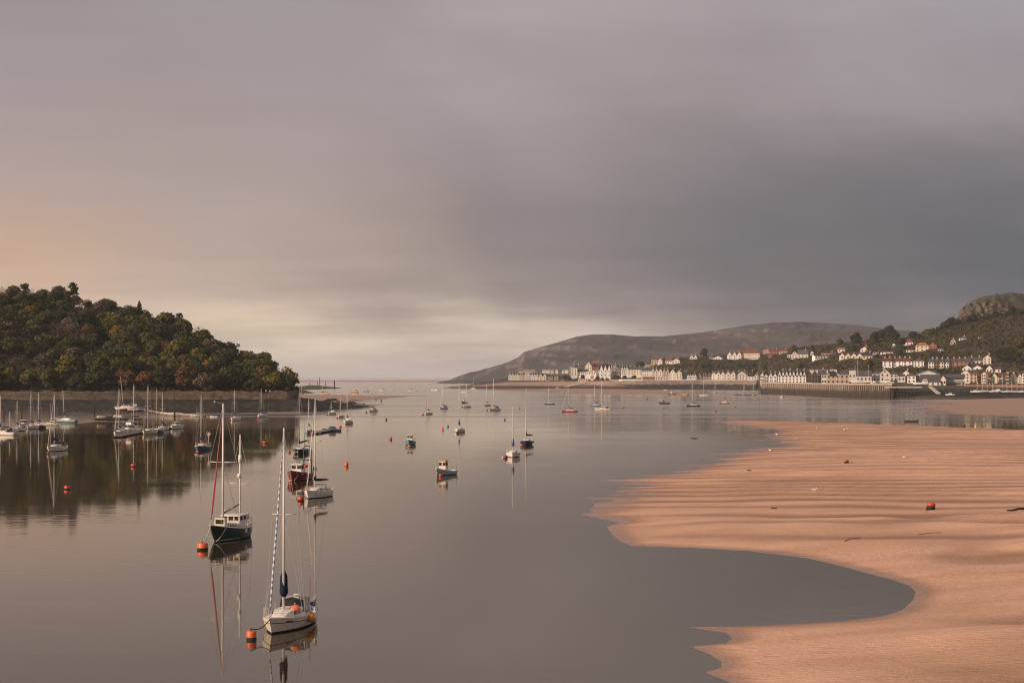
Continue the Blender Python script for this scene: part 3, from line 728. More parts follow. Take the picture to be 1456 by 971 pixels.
    if chim:
        for i in range(chim):
            cx = -hw + wd * (i + (0.5 if chim > 1 else 0.75)) / chim
            if style == 'front': cx = hw * 0.5
            MB().box((cx, dep * 0.5, hr + 0.5), (1.1, 0.8, 2.6)).build('chimney', M['wall'], ro, (0.40, 0.30, 0.24))
    if win:
        nc = max(2, min(10, int(round(wd / 3.4))))
        xs = [-hw + wd * (i + 0.5) / nc for i in range(nc)] if not n or len(cols) < nc * 0.5 else cols
        fh = he / max(1, st)
        for k in range(st):
            for x in xs:
                y = -0.02
                for gx in cols:
                    if abs(x - gx) < (wd / n) * 0.36 - 0.5 and not dorm: y = -0.62
                ww = put('window', WIN_ME, t, None, (x, y, fh * (k + 0.52))); ww.scale = (1.25 if wd < 40 else 1.7, 0.16, min(1.7, fh * 0.52))
        if style == 'front' and hr - he > 3:
            ww = put('window', WIN_ME, t, None, (0, -0.02, he + (hr - he) * 0.35)); ww.scale = (1.2, 0.16, 1.4)
    return t
WEST = 'houses on the western spit of the town'
H = house
H(723, 731, 530, 533.5, 541, 2905, 'cream', 'slate', 'ridge', 'cream gabled house at the western end of the seafront', n=2, st=3, chim=2, group=WEST)
H(731.4, 738, 530.3, 533.6, 541, 2902, 'white', 'slate', 'ridge', 'white twin gabled house second from the western end of the seafront', n=2, st=3, group=WEST)
H(738.4, 744.3, 530.5, 533.8, 541, 2899, 'cream', 'slate', 'ridge', 'narrow cream gabled house just left of the big pale grey gable', n=2, st=3, group=WEST)
H(744.8, 754.5, 528.7, 533.6, 541, 2895, 'pale', 'grey', 'front', 'big pale grey house with one broad gable on the western seafront', st=2, group=WEST)
H(755, 765.6, 530.5, 534.2, 541, 2893, 'white', 'slate', 'ridge', 'white house with two gables right of the big pale grey gable', n=3, st=2, group=WEST)
H(766, 777, 531, 534.8, 541.3, 2890, 'cream', 'slate', 'ridge', 'cream house with pointed gables and dark porch on the western seafront', n=2, st=2, chim=2, group=WEST)
H(779, 785.8, 533, 535, 541.3, 2888, 'stone', 'dark', 'ridge', 'brown stone house left of a second stone house by the beach', st=2, group=WEST)
H(788, 794.6, 533, 535.4, 541.3, 2886, 'stone', 'dark', 'ridge', 'brown stone house with steep roof nearest the dark trees on the west beach', n=1, st=2, group=WEST)
FAR = 'distant white houses under the great headland'
H(737.5, 743, 526.2, 527.4, 529.6, 3420, 'cream', 'slate', 'ridge', 'small cream house showing behind the western terrace roofs', st=1, group=FAR)
H(743.4, 761, 525.2, 525.8, 527.6, 3410, 'stone', 'grey', 'flat', 'long low pale building in the distance under the headland', 'building', st=1, chim=0, group=FAR)
for px, wd_, c, lb in [(773.5, 5, 'pale', 'small white far house left of a longer pale one'), (779, 5, 'pale', 'low white far house with its long side showing'), (785, 4.5, 'pink', 'pinkish far house in the gap left of the apartment block'), (791.5, 3.6, 'cream', 'cream far house with tall gable end'), (800.5, 3.6, 'pale', 'white far house just left of two cream ones'), (805.5, 5, 'cream', 'cream far house close behind the apartment block')]:
    H(px - wd_ / 2, px + wd_ / 2, 524.3 + (px % 3) * .3, 525.6, 527.8, 3400, c, 'grey', 'front' if 'gable end' in lb else 'ridge', lb, st=1, chim=0, group=FAR)
H(810, 816, 521.8, 522.4, 534.5, 2780, 'pale', 'grey', 'flat', 'pale flat roofed apartment block beside the turret of the hotel', 'apartments', st=4, chim=0, name='apartment_block', win=True, dep=10)

# turreted hotel with its wings
pc = A(843, 535, 2700); s = 2700 / FPX
t = thing('hotel', 'white hotel with a dark pointed turret and gabled wings facing the beach', 'hotel', pc, -math.atan2(pc.x, pc.y))
def hx(px): return (px - 843) * s
def hz_(py): return (535 - py) * s
b = MB(); b.box((hx(818.2), 3, hz_(529) - 2), (5.4 * s, 6, 12 * s + 4)); b.build('tower', M['wall'], t, WC['cream'])
b = MB(); b.lathe([(3.3 * s * 1.15, hz_(523.4)), (1.6 * s, hz_(520)), (0.15, hz_(515.5))], (hx(818.2), 3, 0), 8); b.build('spire', M['roof'], t, RC['slate'])
b = MB(); b.box((hx(828.5), 6, (hz_(529) - 4) / 2), (15.6 * s, 9, hz_(529) + 4)); b.build('wing', M['wall'], t, WC['white'])
r = MB(); r.add([(hx(820.8), 1.2, hz_(528.9)), (hx(836.3), 1.2, hz_(528.9)), (hx(836.3), 10.8, hz_(528.9)), (hx(820.8), 10.8, hz_(528.9)), (hx(821.5), 6, hz_(525)), (hx(836.3), 6, hz_(525))], [(3, 2, 1, 0), (0, 1, 5, 4), (2, 3, 4, 5), (1, 2, 5), (3, 0, 4)]); ro = r.build('roof', M['roof'], t, RC['dark'])
for i, gx in enumerate((834.6, 838.2)):
    b = MB(); g = 1.7 * s; b.add([(hx(gx) - g, 1, -4), (hx(gx) + g, 1, -4), (hx(gx) + g, 1, hz_(530)), (hx(gx), 1, hz_(527.4)), (hx(gx) - g, 1, hz_(530)), (hx(gx) - g, 9, -4), (hx(gx) + g, 9, -4), (hx(gx) + g, 9, hz_(530)), (hx(gx), 9, hz_(527.4)), (hx(gx) - g, 9, hz_(530))], [(0, 1, 2, 3, 4), (9, 8, 7, 6, 5), (1, 6, 7, 2), (5, 0, 4, 9), (2, 7, 8, 3), (3, 8, 9, 4)]); b.build('gable', M['wall'], t, WC['white'])
for gx, gw, top in ((843.7, 4.2, 526.0),):
    b = MB(); g = gw * s; b.add([(hx(gx) - g, 0, -4), (hx(gx) + g, 0, -4), (hx(gx) + g, 0, hz_(530.6)), (hx(gx), 0, hz_(top)), (hx(gx) - g, 0, hz_(530.6)), (hx(gx) - g, 9, -4), (hx(gx) + g, 9, -4), (hx(gx) + g, 9, hz_(530.6)), (hx(gx), 9, hz_(top)), (hx(gx) - g, 9, hz_(530.6))], [(0, 1, 2, 3, 4), (9, 8, 7, 6, 5), (1, 6, 7, 2), (5, 0, 4, 9), (2, 7, 8, 3), (3, 8, 9, 4)]); b.build('gable', M['wall'], t, WC['white'])
    b = MB()
    for sg in (-1, 1): b.add([(hx(gx), -.4, hz_(top) + .1), (hx(gx) + sg * (g + .5), -.4, hz_(530.6) - .3), (hx(gx) + sg * (g + .5), 9, hz_(530.6) - .3), (hx(gx), 9, hz_(top) + .1), (hx(gx), -.4, hz_(top) + .5), (hx(gx) + sg * (g + .5), -.4, hz_(530.6) + .1), (hx(gx) + sg * (g + .5), 9, hz_(530.6) + .1), (hx(gx), 9, hz_(top) + .5)], [(0, 1, 2, 3), (4, 7, 6, 5), (0, 4, 5, 1), (3, 2, 6, 7), (1, 5, 6, 2), (0, 3, 7, 4)])
    b.build('roof', M['roof'], t, RC['slate'])
for px in (824, 827, 830, 833): 
    for py in (530.4, 533.2):
        o = put('window', WIN_ME, t, None, (hx(px), 1.46, hz_(py))); o.scale = (1.5, .2, 1.6)
for px, py, y in [(818.2, 526, -.04), (818.2, 529, -.04), (818.2, 532, -.04), (842.3, 530.5, -.04), (845.2, 530.5, -.04), (834.6, 530.8, .96), (838.2, 530.8, .96)]:
    o = put('window', WIN_ME, t, None, (hx(px), y, hz_(py))); o.scale = (1.2, .2, 1.9)
o = MB().box((hx(822.3), 6, hz_(519.8)), (1.6, 1.2, 6.5)).build('chimney', M['wall'], ro, WC['pale'])
H(831.3, 841.8, 514.3, 521.5, 533, 2735, 'cream', 'orange', 'front', 'tall cream gable rising behind the turreted hotel', st=3, chim=0)
H(842.5, 852, 515, 520, 532, 2745, 'brick', 'red', 'ridge', 'red roofed building with tall chimneys behind the hotel', st=2, chim=3)
H(843, 851.5, 521.8, 525.5, 534, 2722, 'pale', 'red', 'ridge', 'lower red roof tucked between the hotel gable and the big white gabled house', st=2, chim=0)
H(852.3, 868.8, 517.5, 525.8, 536, 2685, 'white', 'dark', 'ridge', 'large white house with steep dark roof and three small gables right of the hotel', n=3, st=2, chim=2)
H(863.5, 870, 515.3, 518.5, 532, 2740, 'tan', 'orange', 'front', 'tan gabled building showing over the large white dark roofed house', st=3, chim=0)
H(871, 876.5, 517.5, 521, 531.5, 2770, 'grey', 'slate', 'front', 'grey gabled house in the shade left of the tall white terrace', st=2)
H(876.8, 882, 520, 522.5, 532, 2760, 'stone', 'dark', 'ridge', 'dark stone house against the left end of the tall white terrace', st=2)
H(839.5, 844.3, 533.8, 535, 539.6, 2660, 'pink', 'brown', 'hip', 'small pinkish lodge below the hotel lawn', st=1, chim=0)
H(822, 835.8, 538.8, 539.2, 542.6, 2622, 'pink', 'grey', 'flat', 'low pink beach building at the head of the white jetty', 'building', st=1, chim=0, name='beach_building', dep=6)
SEA = 'seafront terraces above the promenade wall'
H(883, 893, 520.8, 524.6, 533, 2640, 'white', 'slate', 'ridge', 'tall white terrace end with three pointed gables on the seafront', n=3, st=3, chim=2, group=SEA)
H(893.3, 912, 521.8, 525.2, 533, 2636, 'cream', 'slate', 'ridge', 'cream terrace with balcony bands right of the pointed white gables', n=0, st=3, chim=3, group=SEA)
H(912.4, 925.8, 522.8, 527, 538.6, 2625, 'white', 'slate', 'ridge', 'white terrace with plain slate roof left of the cream twin gables', st=3, chim=2, group=SEA)
H(926.1, 935.8, 523.5, 527.5, 538.6, 2622, 'cream', 'slate', 'ridge', 'cream house with twin gables in the middle of the seafront terraces', n=2, st=3, chim=2, group=SEA)
H(936.1, 941.8, 524, 528, 538.8, 2620, 'white', 'slate', 'ridge', 'narrow white gabled house right of the cream twin gables', n=1, st=3, group=SEA)
H(942.1, 951.4, 524.2, 528.2, 538.8, 2618, 'pink', 'slate', 'ridge', 'pink terrace with two pointed gables on the seafront', n=2, st=3, chim=2, group=SEA)
H(951.8, 960.6, 525.2, 530.5, 538.8, 2615, 'white', 'slate', 'front', 'white house with one broad black and white gable on the seafront', st=2, group=SEA)
H(961, 969.8, 526, 531, 538.8, 2612, 'cream', 'slate', 'front', 'cream house with one broad gable right of the white broad gable', st=2, group=SEA)
H(970, 977.5, 527.5, 532, 538.8, 2625, 'grey', 'slate', 'ridge', 'grey slate roofed house at the right end of the first seafront terraces', st=2, group=SEA)
H(976.8, 990.5, 531.5, 534.6, 539.6, 2600, 'white', 'dark', 'ridge', 'low white row with many tiny gables left of the church like gable', n=4, st=1, chim=1, group=SEA)
H(992, 997.2, 530.3, 535.5, 539.8, 2602, 'tan', 'slate', 'front', 'tan stone chapel like gable on the seafront', st=1, chim=0, group=SEA)
H(1000.5, 1011.5, 531.6, 534.5, 540, 2596, 'stone', 'slate', 'ridge', 'brown stone house between the chapel gable and the white terrace', st=2, chim=2, group=SEA)
H(1011.9, 1018, 529.5, 532, 540, 2594, 'white', 'red', 'ridge', 'narrow white house with a reddish roof on the second seafront terrace', n=1, st=2, chim=2, group=SEA)
H(1018.3, 1031, 528.2, 531.8, 540.3, 2590, 'white', 'brown', 'ridge', 'white terrace with dark dormers left of the cream pair', n=2, st=2, chim=2, group=SEA)
H(1031.6, 1046.3, 527.9, 531.6, 541, 2580, 'cream', 'slate', 'ridge', 'cream pair of houses with a long slate roof on the seafront', n=2, st=2, chim=2, group=SEA)
H(1046.7, 1062.8, 527.6, 532.2, 541, 2574, 'pale', 'slate', 'ridge', 'pale grey terrace with a single centre gable on the seafront', n=1, st=3, chim=2, group=SEA)
H(1063.2, 1072, 527.8, 535.4, 541, 2566, 'white', 'dark', 'hip', 'white house under a steep dark hipped roof on the seafront', st=1, chim=1, group=SEA)
H(1072.3, 1078.4, 530.5, 535.0, 541.4, 2560, 'cream', 'slate', 'front', 'cream gabled house at the right end of the seafront by the quay corner', st=2, group=SEA)
# shop fronts and low walls in front of the terraces
H(913.5, 931, 535.6, 535.9, 540.4, 2588, 'brick', 'grey', 'flat', 'reddish brown shop front row below the white terrace', 'shops', st=1, chim=0, name='shop_row', dep=8)
H(931.5, 950, 535.8, 536.1, 540.4, 2584, 'pale', 'grey', 'flat', 'pale shop front row below the pink terrace', 'shops', st=1, chim=0, name='shop_row', dep=8)
BLUFF = 'houses along the bluff above the seafront'
H(917, 925.5, 517.6, 519.4, 522.5, 2860, 'white', 'grey', 'ridge', 'low white bungalow at the left foot of the bluff houses', st=1, chim=0, group=BLUFF)
H(926, 934.4, 511.5, 512.4, 519.5, 2855, 'tan', 'slate', 'flat', 'tan block like house with big windows on the bluff', st=2, chim=0, group=BLUFF)
H(935, 942, 509.5, 512.6, 518.5, 2870, 'white', 'blue', 'ridge', 'white house with a bluish grey roof on the bluff', n=1, st=2, group=BLUFF)
H(946, 955.6, 509.8, 513, 517, 2865, 'white', 'red', 'ridge', 'white bungalow with a dark red roof on the bluff', st=1, chim=2, group=BLUFF)
H(956, 966.6, 509.3, 513, 517, 2855, 'white', 'grey', 'front', 'white house with a wide gable at the edge of the bluff', st=1, group=BLUFF)
H(980.8, 991.4, 504.7, 507.8, 510.8, 2850, 'white', 'grey', 'ridge', 'white cottage with two small gables left of the dark evergreen', n=2, st=1, chim=2, group=BLUFF)
H(992, 996.6, 504.6, 507.6, 510.4, 2856, 'white', 'red', 'front', 'little red roofed house between white cottage and dark evergreen', st=1, chim=0, group=BLUFF)
H(1008.4, 1013.4, 505.3, 508, 510.5, 2850, 'white', 'red', 'ridge', 'tiny white cottage with red roof right of the dark evergreen', st=1, group=BLUFF)
H(1014, 1027.2, 506, 508.6, 511, 2845, 'white', 'dark', 'ridge', 'long dark roofed bungalow with a white gable end on the bluff', n=1, st=1, chim=0, group=BLUFF)
H(1034, 1054.6, 499.8, 504.6, 511.5, 2840, 'white', 'red', 'ridge', 'large white house with three sharp gables and a tall chimney on the bluff', n=3, st=2, chim=2, group=BLUFF)
H(1055.2, 1080, 495.6, 502.4, 511.5, 2830, 'cream', 'red', 'hip', 'big cream villa with a red hipped roof on the bluff', st=2, chim=0, group=BLUFF, name='villa')
H(1084.5, 1094, 496.8, 499, 504.5, 2870, 'tan', 'orange', 'ridge', 'orange brick house with orange roof at the left of the red roofed row', n=1, st=2, group=BLUFF)
H(1094.6, 1107, 496.4, 499.3, 504, 2880, 'brick', 'red', 'hip', 'red brick house in the middle of the red roofed row on the hill', st=2, chim=1, group=BLUFF)
H(1107.6, 1120, 496.8, 499.2, 503.6, 2885, 'tan', 'red', 'ridge', 'tan house at the right of the red roofed row on the hill', st=1, chim=1, group=BLUFF)
H(1091.5, 1098, 503, 504.2, 508.5, 2760, 'brick', 'slate', 'ridge', 'small orange brick house below the red roofed row', st=1, chim=0, group=BLUFF)
HILL = 'houses on the hillside above the quay'
H(1125.5, 1134, 499.3, 503.5, 510.5, 2390, 'cream', 'slate', 'front', 'cream house with one tall front gable and dark doors on the hillside', st=2, chim=0, group=HILL)
H(1134.2, 1149, 498, 503.4, 509.3, 2400, 'cream', 'blue', 'ridge', 'wide cream house under a large bluish roof on the hillside', st=1, chim=1, group=HILL)
H(1119.5, 1125.3, 504.4, 504.8, 508.6, 2385, 'cream', 'grey', 'flat', 'flat cream extension left of the tall gabled hillside house', st=1, chim=0, group=HILL)
H(1152.2, 1156.8, 499, 501.5, 504.5, 2470, 'white', 'dark', 'front', 'small white gable alone among hillside trees', st=1, chim=0, group=HILL)
H(1158, 1179, 504.8, 506.2, 511.3, 2260, 'white', 'brown', 'ridge', 'long white bungalow angled down the hillside', st=1, chim=0, group=HILL, tilt=0.35)
H(1168, 1188, 500.6, 502.8, 506, 2330, 'pink', 'brown', 'ridge', 'long low pinkish roofed bungalow behind the angled white one', st=1, chim=1, group=HILL)
H(1191, 1201, 494.4, 496.8, 501, 2280, 'white', 'orange', 'ridge', 'white house with wide dark windows above the long cream bungalow', st=1, chim=0, group=HILL)
H(1193.5, 1226, 501.8, 505.6, 510.4, 2010, 'cream', 'brown', 'ridge', 'long cream bungalow with four pointed gables on the hillside', n=4, st=1, chim=0, group=HILL)
H(1226.4, 1240.2, 501.6, 505.8, 511, 1990, 'cream', 'dark', 'ridge', 'cream house with a dark roof joined to the long gabled bungalow', st=1, chim=1, group=HILL)
H(1223.4, 1234, 493, 496.6, 500.5, 2100, 'white', 'grey', 'front', 'white house with dark gable window beside the golden tree', st=1, chim=1, group=HILL)
H(1241, 1249.5, 500.6, 501.8, 504, 2030, 'pale', 'grey', 'ridge', 'pale low house half hidden left of the white bungalow', st=1, chim=0, group=HILL)
H(1252, 1269.5, 499.4, 500.6, 504.6, 2000, 'white', 'dark', 'ridge', 'white bungalow with a long dark flat looking roof on the hillside', st=1, chim=0, group=HILL)
H(1268.4, 1273, 488.4, 490.2, 495, 2210, 'white', 'red', 'front', 'small white house with red roof peeping from dark evergreens', st=1, chim=0, group=HILL)
H(1283.5, 1298, 481.8, 487, 491, 2250, 'white', 'red', 'hip', 'white house with a broad red roof high on the hillside', st=1, chim=0, group=HILL)
H(1302, 1320, 486.8, 491.6, 499.5, 1990, 'cream', 'orange', 'hip', 'large cream house with an orange hipped roof and terrace on the hillside', st=2, chim=0, group=HILL)
H(1320.5, 1331.5, 487.2, 491.2, 498.8, 1985, 'brick', 'red', 'front', 'dark half timbered gabled house joined right of the orange roofed one', st=2, chim=0, group=HILL)
H(1288.5, 1301.4, 497, 497.8, 500.6, 1965, 'white', 'red', 'ridge', 'low white garage wing stepping down left of the orange roofed house', st=1, chim=0, group=HILL)
H(1333.5, 1341, 495, 496.5, 499, 1975, 'white', 'slate', 'ridge', 'tiny white outbuilding right of the half timbered gable', st=1, chim=0, group=HILL)
H(1351.5, 1358.5, 480.3, 485.2, 489.5, 2050, 'pink', 'red', 'front', 'pink house with red gable high below the crag', st=1, chim=0, group=HILL)
H(1363.5, 1373.5, 479, 480.8, 484, 2050, 'white', 'slate', 'ridge', 'white house with chimney below the crag beside the pink one', st=1, chim=1, group=HILL)
H(1391, 1399, 479, 479.8, 481.5, 2045, 'white', 'slate', 'ridge', 'tiny white cottage on the moor under the crag', st=1, chim=0, group=HILL)
COT = 'white semi detached cottages above the boatyard'
for i, (a, b_, lb) in enumerate([(1255, 1268.3, 'white cottage pair at the left end of the row above the boatyard'), (1269.2, 1282.6, 'white cottage pair second from the left above the boatyard'), (1283.5, 1297, 'white cottage pair with a porch, third in the row above the boatyard'), (1299, 1313.6, 'white cottage pair with hipped grey roof ending the row above the boatyard')]):
    H(a, b_, 509.2, 513.6, 521.5, 1720, 'white', 'brown' if i < 3 else 'slate', 'ridge' if i < 3 else 'hip', lb, st=2, chim=2 if i < 3 else 0, group=COT)
TER = 'terraced cottages under the moor'
for a, b_, c, lb in [(1320, 1328, 'white', 'white end cottage at the left of the hillside terrace'), (1328.1, 1333.9, 'brick', 'narrow brick cottage between white and cream ones in the terrace'), (1334, 1341.9, 'cream', 'cream cottage in the middle of the hillside terrace'), (1342, 1349.4, 'white', 'white end cottage at the right of the hillside terrace')]:
    H(a, b_, 510.6, 514.6, 523.5, 1690, c, 'slate', 'ridge', lb, st=2, chim=1, group=TER)
H(1352.6, 1376, 510.2, 514, 522, 1715, 'brick', 'slate', 'ridge', 'long red brick cottage row under the moor', 'cottages', st=2, chim=3, group=TER)
H(1376.3, 1397.8, 508.4, 512.8, 518.6, 1730, 'cream', 'slate', 'ridge', 'cream cottage row left of the tall cream gable', 'cottages', st=1, chim=2, group=TER)
H(1398.2, 1409, 504.6, 509, 518.6, 1728, 'cream', 'slate', 'front', 'tall cream gabled house at the edge of the moor', st=3, chim=1, group=TER)
H(1411, 1417.4, 509.8, 512, 517.4, 1735, 'tan', 'slate', 'front', 'small tan gabled shed right of the tall cream gable', st=1, chim=0, group=TER)
H(1368.5, 1381, 519.2, 523.5, 527.5, 1660, 'white', 'dark', 'front', 'white gabled bungalow with a dark roof below the cream cottages', st=1, chim=0, group=TER)
H(1381.4, 1397.4, 519.3, 523, 526.4, 1662, 'white', 'dark', 'ridge', 'long white bungalow with dark roof and one small gable', n=1, st=1, chim=0, group=TER)
H(1402, 1411, 519.4, 524.5, 530, 1640, 'white', 'dark', 'front', 'white gable with dark eaves above the marina roofs', st=1, chim=0, group=TER)
H(1411.3, 1423, 521.5, 525, 530, 1642, 'white', 'brown', 'ridge', 'white terrace bungalow beside the dark eaved gable', st=1, chim=0, group=TER)
QY = 'buildings along the quay'
H(1081, 1086, 530.5, 533.5, 542.5, 2050, 'white', 'slate', 'front', 'narrow white gable just behind the quay corner', st=2, chim=1, group=QY)
H(1086.4, 1092.3, 531.6, 535.5, 543, 1990, 'pale', 'slate', 'front', 'pale gabled house left of the white twin gables on the quay', st=2, chim=0, group=QY)
H(1093, 1105, 530, 534.6, 543.6, 1940, 'white', 'slate', 'ridge', 'white house with twin gables left of the long quay terrace', n=2, st=2, chim=2, group=QY)
for i, (a, b_, lb) in enumerate([(1106, 1115.8, 'leftmost white house of the long dormered quay terrace'), (1116, 1125.8, 'white house second from the left in the dormered quay terrace'), (1126, 1135.8, 'white house third from the left in the dormered quay terrace'), (1136, 1146, 'rightmost white house of the dormered quay terrace beside brown timber')]):
    H(a, b_, 526.5, 533.6, 545, 1800 - i * 22, 'white', 'slate', 'ridge', lb, n=2, st=3, chim=1, group='long white dormered terrace on the quay', dorm=True)
H(1146.4, 1154, 526.4, 533, 545.2, 1725, 'brown', 'slate', 'front', 'dark brown timber gabled building on the quay left of its twin', 'building', st=2, chim=0, group=QY)
H(1154.2, 1163, 526.4, 533, 545.2, 1715, 'brown', 'slate', 'front', 'dark brown timber gabled building beside the glass fronted link', 'building', st=2, chim=0, group=QY)
H(1163.2, 1168, 527, 533.5, 545.4, 1712, (0.03, 0.035, 0.04), 'slate', 'ridge', 'dark glass link between brown timber and cream buildings', 'building', st=1, chim=0, win=False, group=QY)
H(1168.2, 1175, 526.8, 532.5, 545.6, 1704, 'cream', 'slate', 'ridge', 'narrow cream bay left of the arched quay clubhouse', 'building', st=2, chim=0, group=QY)
t = H(1175.3, 1194, 527, 532.6, 546, 1680, 'buff', 'slate', 'front', 'buff stone clubhouse with a big arched window in its gable', 'clubhouse', st=2, chim=0, name='clubhouse', group=QY)
s = 1680 / FPX; b = MB(); ar = [(2.9 * math.cos(a), 2.6 * math.sin(a)) for a in np.linspace(0, math.pi, 13)]
vs = [(x, -0.09, 13.5 * s + z) for x, z in ar] + [(-2.9, -0.09, 10.2 * s), (2.9, -0.09, 10.2 * s)]
vs2 = [(v[0], 0.1, v[2]) for v in vs]; k = len(vs)
b.add(vs + vs2, [tuple(range(k))[::-1], tuple(range(k, 2 * k))] + [(i, (i + 1) % k, k + (i + 1) % k, k + i) for i in range(k)]); b.build('arched_window', M['glass'], t)
H(1194.4, 1207, 527, 532.2, 546.2, 1640, 'buff', 'slate', 'ridge', 'buff stone wing with square windows right of the arched clubhouse', 'building', st=2, chim=0, group=QY)
H(1177, 1190, 522.5, 525.5, 534, 1790, 'pale', 'slate', 'hip', 'grey hipped roof showing behind the arched clubhouse', 'building', st=1, chim=0, group=QY)
H(1150, 1177, 525.2, 526, 536, 1790, 'pale', 'grey', 'ridge', 'long grey roofed hall behind the brown timber quay buildings', 'building', st=1, chim=1, group=QY)
H(1201, 1217, 523.2, 526.6, 543, 1640, 'pale', 'slate', 'hip', 'tall pale boat hall with a hipped slate roof behind the hauled out yachts', 'building', st=1, chim=0, name='boat_hall', group=QY)
H(1217.3, 1239, 527.2, 534.4, 543.5, 1600, 'pale', 'slate', 'ridge', 'wide pale boat hall under a sloping slate roof on the quay', 'building', st=1, chim=0, name='boat_hall', group=QY)
H(1240, 1254, 526.6, 531.5, 542, 1610, 'pale', 'slate', 'hip', 'pale hipped roofed wing left of the red gable', 'building', st=2, chim=0, group=QY)
H(1251, 1265.2, 524.6, 530.5, 542, 1590, 'pale', 'red', 'front', 'building with a dark red timbered gable behind the motor yacht', 'building', st=2, chim=0, group=QY)
H(1265.6, 1276, 527.5, 532.4, 541.5, 1612, 'pale', 'slate', 'hip', 'pale hipped roofed wing right of the red gable', 'building', st=2, chim=0, group=QY)
H(1276.4, 1287, 530.5, 535, 543, 1580, 'pale', 'slate', 'hip', 'small slate hipped house among boatyard trees', 'house', st=1, chim=0, group=QY)
H(1283, 1293, 526.8, 531, 535, 1650, 'white', 'grey', 'front', 'white gable with chimney above the boatyard trees', st=1, chim=1, group=QY)
H(1290, 1302, 529.5, 534.6, 545, 1560, 'white', 'slate', 'hip', 'white boatyard office under a dark hipped roof', 'building', st=2, chim=0, group=QY)
H(1303, 1336, 526.4, 531.8, 540, 1600, 'pale', 'slate', 'hip', 'broad slate roof with a red gable behind the waterside restaurant', 'building', st=1, chim=0, group=QY, n=1)
H(1309, 1337, 533, 543.4, 548.5, 1530, 'cream', 'slate', 'ridge', 'low building under a big sweeping slate roof beside the slipway', 'building', st=1, chim=0, group=QY, dep=18)
H(1337.2, 1344.6, 534, 539, 548.5, 1528, 'cream', 'slate', 'front', 'cream gable with dark tall window at the waterside restaurant', 'building', st=1, chim=0, group=QY)
t = H(1345, 1372, 532.4, 537.2, 548.2, 1530, 'cream', 'slate', 'ridge', 'waterside restaurant with a long glazed balcony', 'restaurant', st=1, chim=0, win=False, name='restaurant', group=QY)
s = 1530 / FPX
MB().box((0, -0.1, 9.6 * s), (23 * s, .3, 2.4 * s)).build('window', M['glass'], t)
MB().box((0, -0.1, 2.2 * s), (24 * s, .3, 2.2 * s)).build('window', M['glass'], t)
MB().box((0, -1.2, 6.2 * s), (21 * s, .15, 2.3 * s)).build('balcony', M['paint'], t, (0.18, 0.30, 0.30))
MB().box((0, -0.6, 4.8 * s), (22 * s, 1.2, .35)).build('balcony_floor', M['coping'], t)
H(1366.5, 1378.6, 526.2, 530.5, 544, 1550, 'cream', 'dark', 'front', 'cream three storey block with dark overhanging gable near the marina', 'apartments', st=3, chim=0, group=QY, name='apartment_block')
MAR = 'houses along the marina'
for a in [(1379, 1389.3, 527.6, 531.4, 544.5, 1575, 'tan', 'slate', 'ridge', 'orange tan house with slate roof at the left end of the marina houses', 0), (1389.6, 1395, 532, 536, 544.5, 1565, 'tan', 'brown', 'ridge', 'small tan house with a brown roof squeezed beside a cream gable', 0),
          (1395.3, 1402.3, 528, 532, 544.5, 1555, 'cream', 'brown', 'front', 'tall cream gable behind the tallest marina mast', 0), (1402.6, 1408.5, 528.8, 535.5, 544.5, 1570, 'pink', 'brown', 'ridge', 'pinkish house with a deep brown roof right of the tallest mast', 0),
          (1408.8, 1418.8, 530, 535.4, 544.5, 1560, 'cream', 'brown', 'ridge', 'cream house with one small dormer gable along the marina', 1), (1419, 1430, 531, 535.8, 544.5, 1572, 'cream', 'brown', 'ridge', 'cream house with a dark brown roof in the middle of the marina row', 0),
          (1430.3, 1434.6, 527.4, 530.2, 544.5, 1558, 'tan', 'brown', 'front', 'narrow orange tan tower gable along the marina', 0), (1434.9, 1446.8, 527.2, 535, 544.5, 1565, 'cream', 'brown', 'ridge', 'cream house under a large brown roof with little gable by the marina', 1),
          (1447, 1453, 530.2, 536, 544.5, 1560, 'cream', 'slate', 'ridge', 'cream house beside the white edge tower', 1), (1453.3, 1463, 529, 532, 544.5, 1555, 'white', 'brown', 'front', 'whitish tall house cut by the right edge of the view', 0)]:
    H(*a[:9], a[9], n=a[10], st=3, chim=0, group=MAR)
b = MB(); pts = run_px([(1372, 1500), (1456, 1492), (1600, 1480)], 6); o = MB()
wall_run(o, pts, 1.0, [9.6] * len(pts), [4.5] * len(pts), 0.2)
m = Mat('red_stone', 0.9, 0.2); m.base(m.mix(m.noise(m.pos((0.4, 0.4, 0.8)), 1.0, 5, 0.7), (0.20, 0.11, 0.08), (0.38, 0.24, 0.175)))
tag(o.build('marina_wall', m.m), 'reddish stone wall behind the marina berths', 'wall')
# white rail and low parade walls on the promenade
o = MB(); pts = run_px([(880, 2566), (913, 2556)], 3); wall_run(o, pts, 0.4, [12.6] * len(pts), [10.3] * len(pts)); tag(o.build('parade_wall', M['wall'], None, (0.78, 0.74, 0.70)), 'bright white low wall in front of the dark bushes on the promenade', 'wall')
o = MB(); pts = run_px([(950, 2552), (985, 2545)], 3); wall_run(o, pts, 0.4, [12.5] * len(pts), [10.5] * len(pts)); tag(o.build('parade_wall', M['wall'], None, (0.66, 0.50, 0.46)), 'pinkish low wall in front of the broad white gable on the promenade', 'wall')
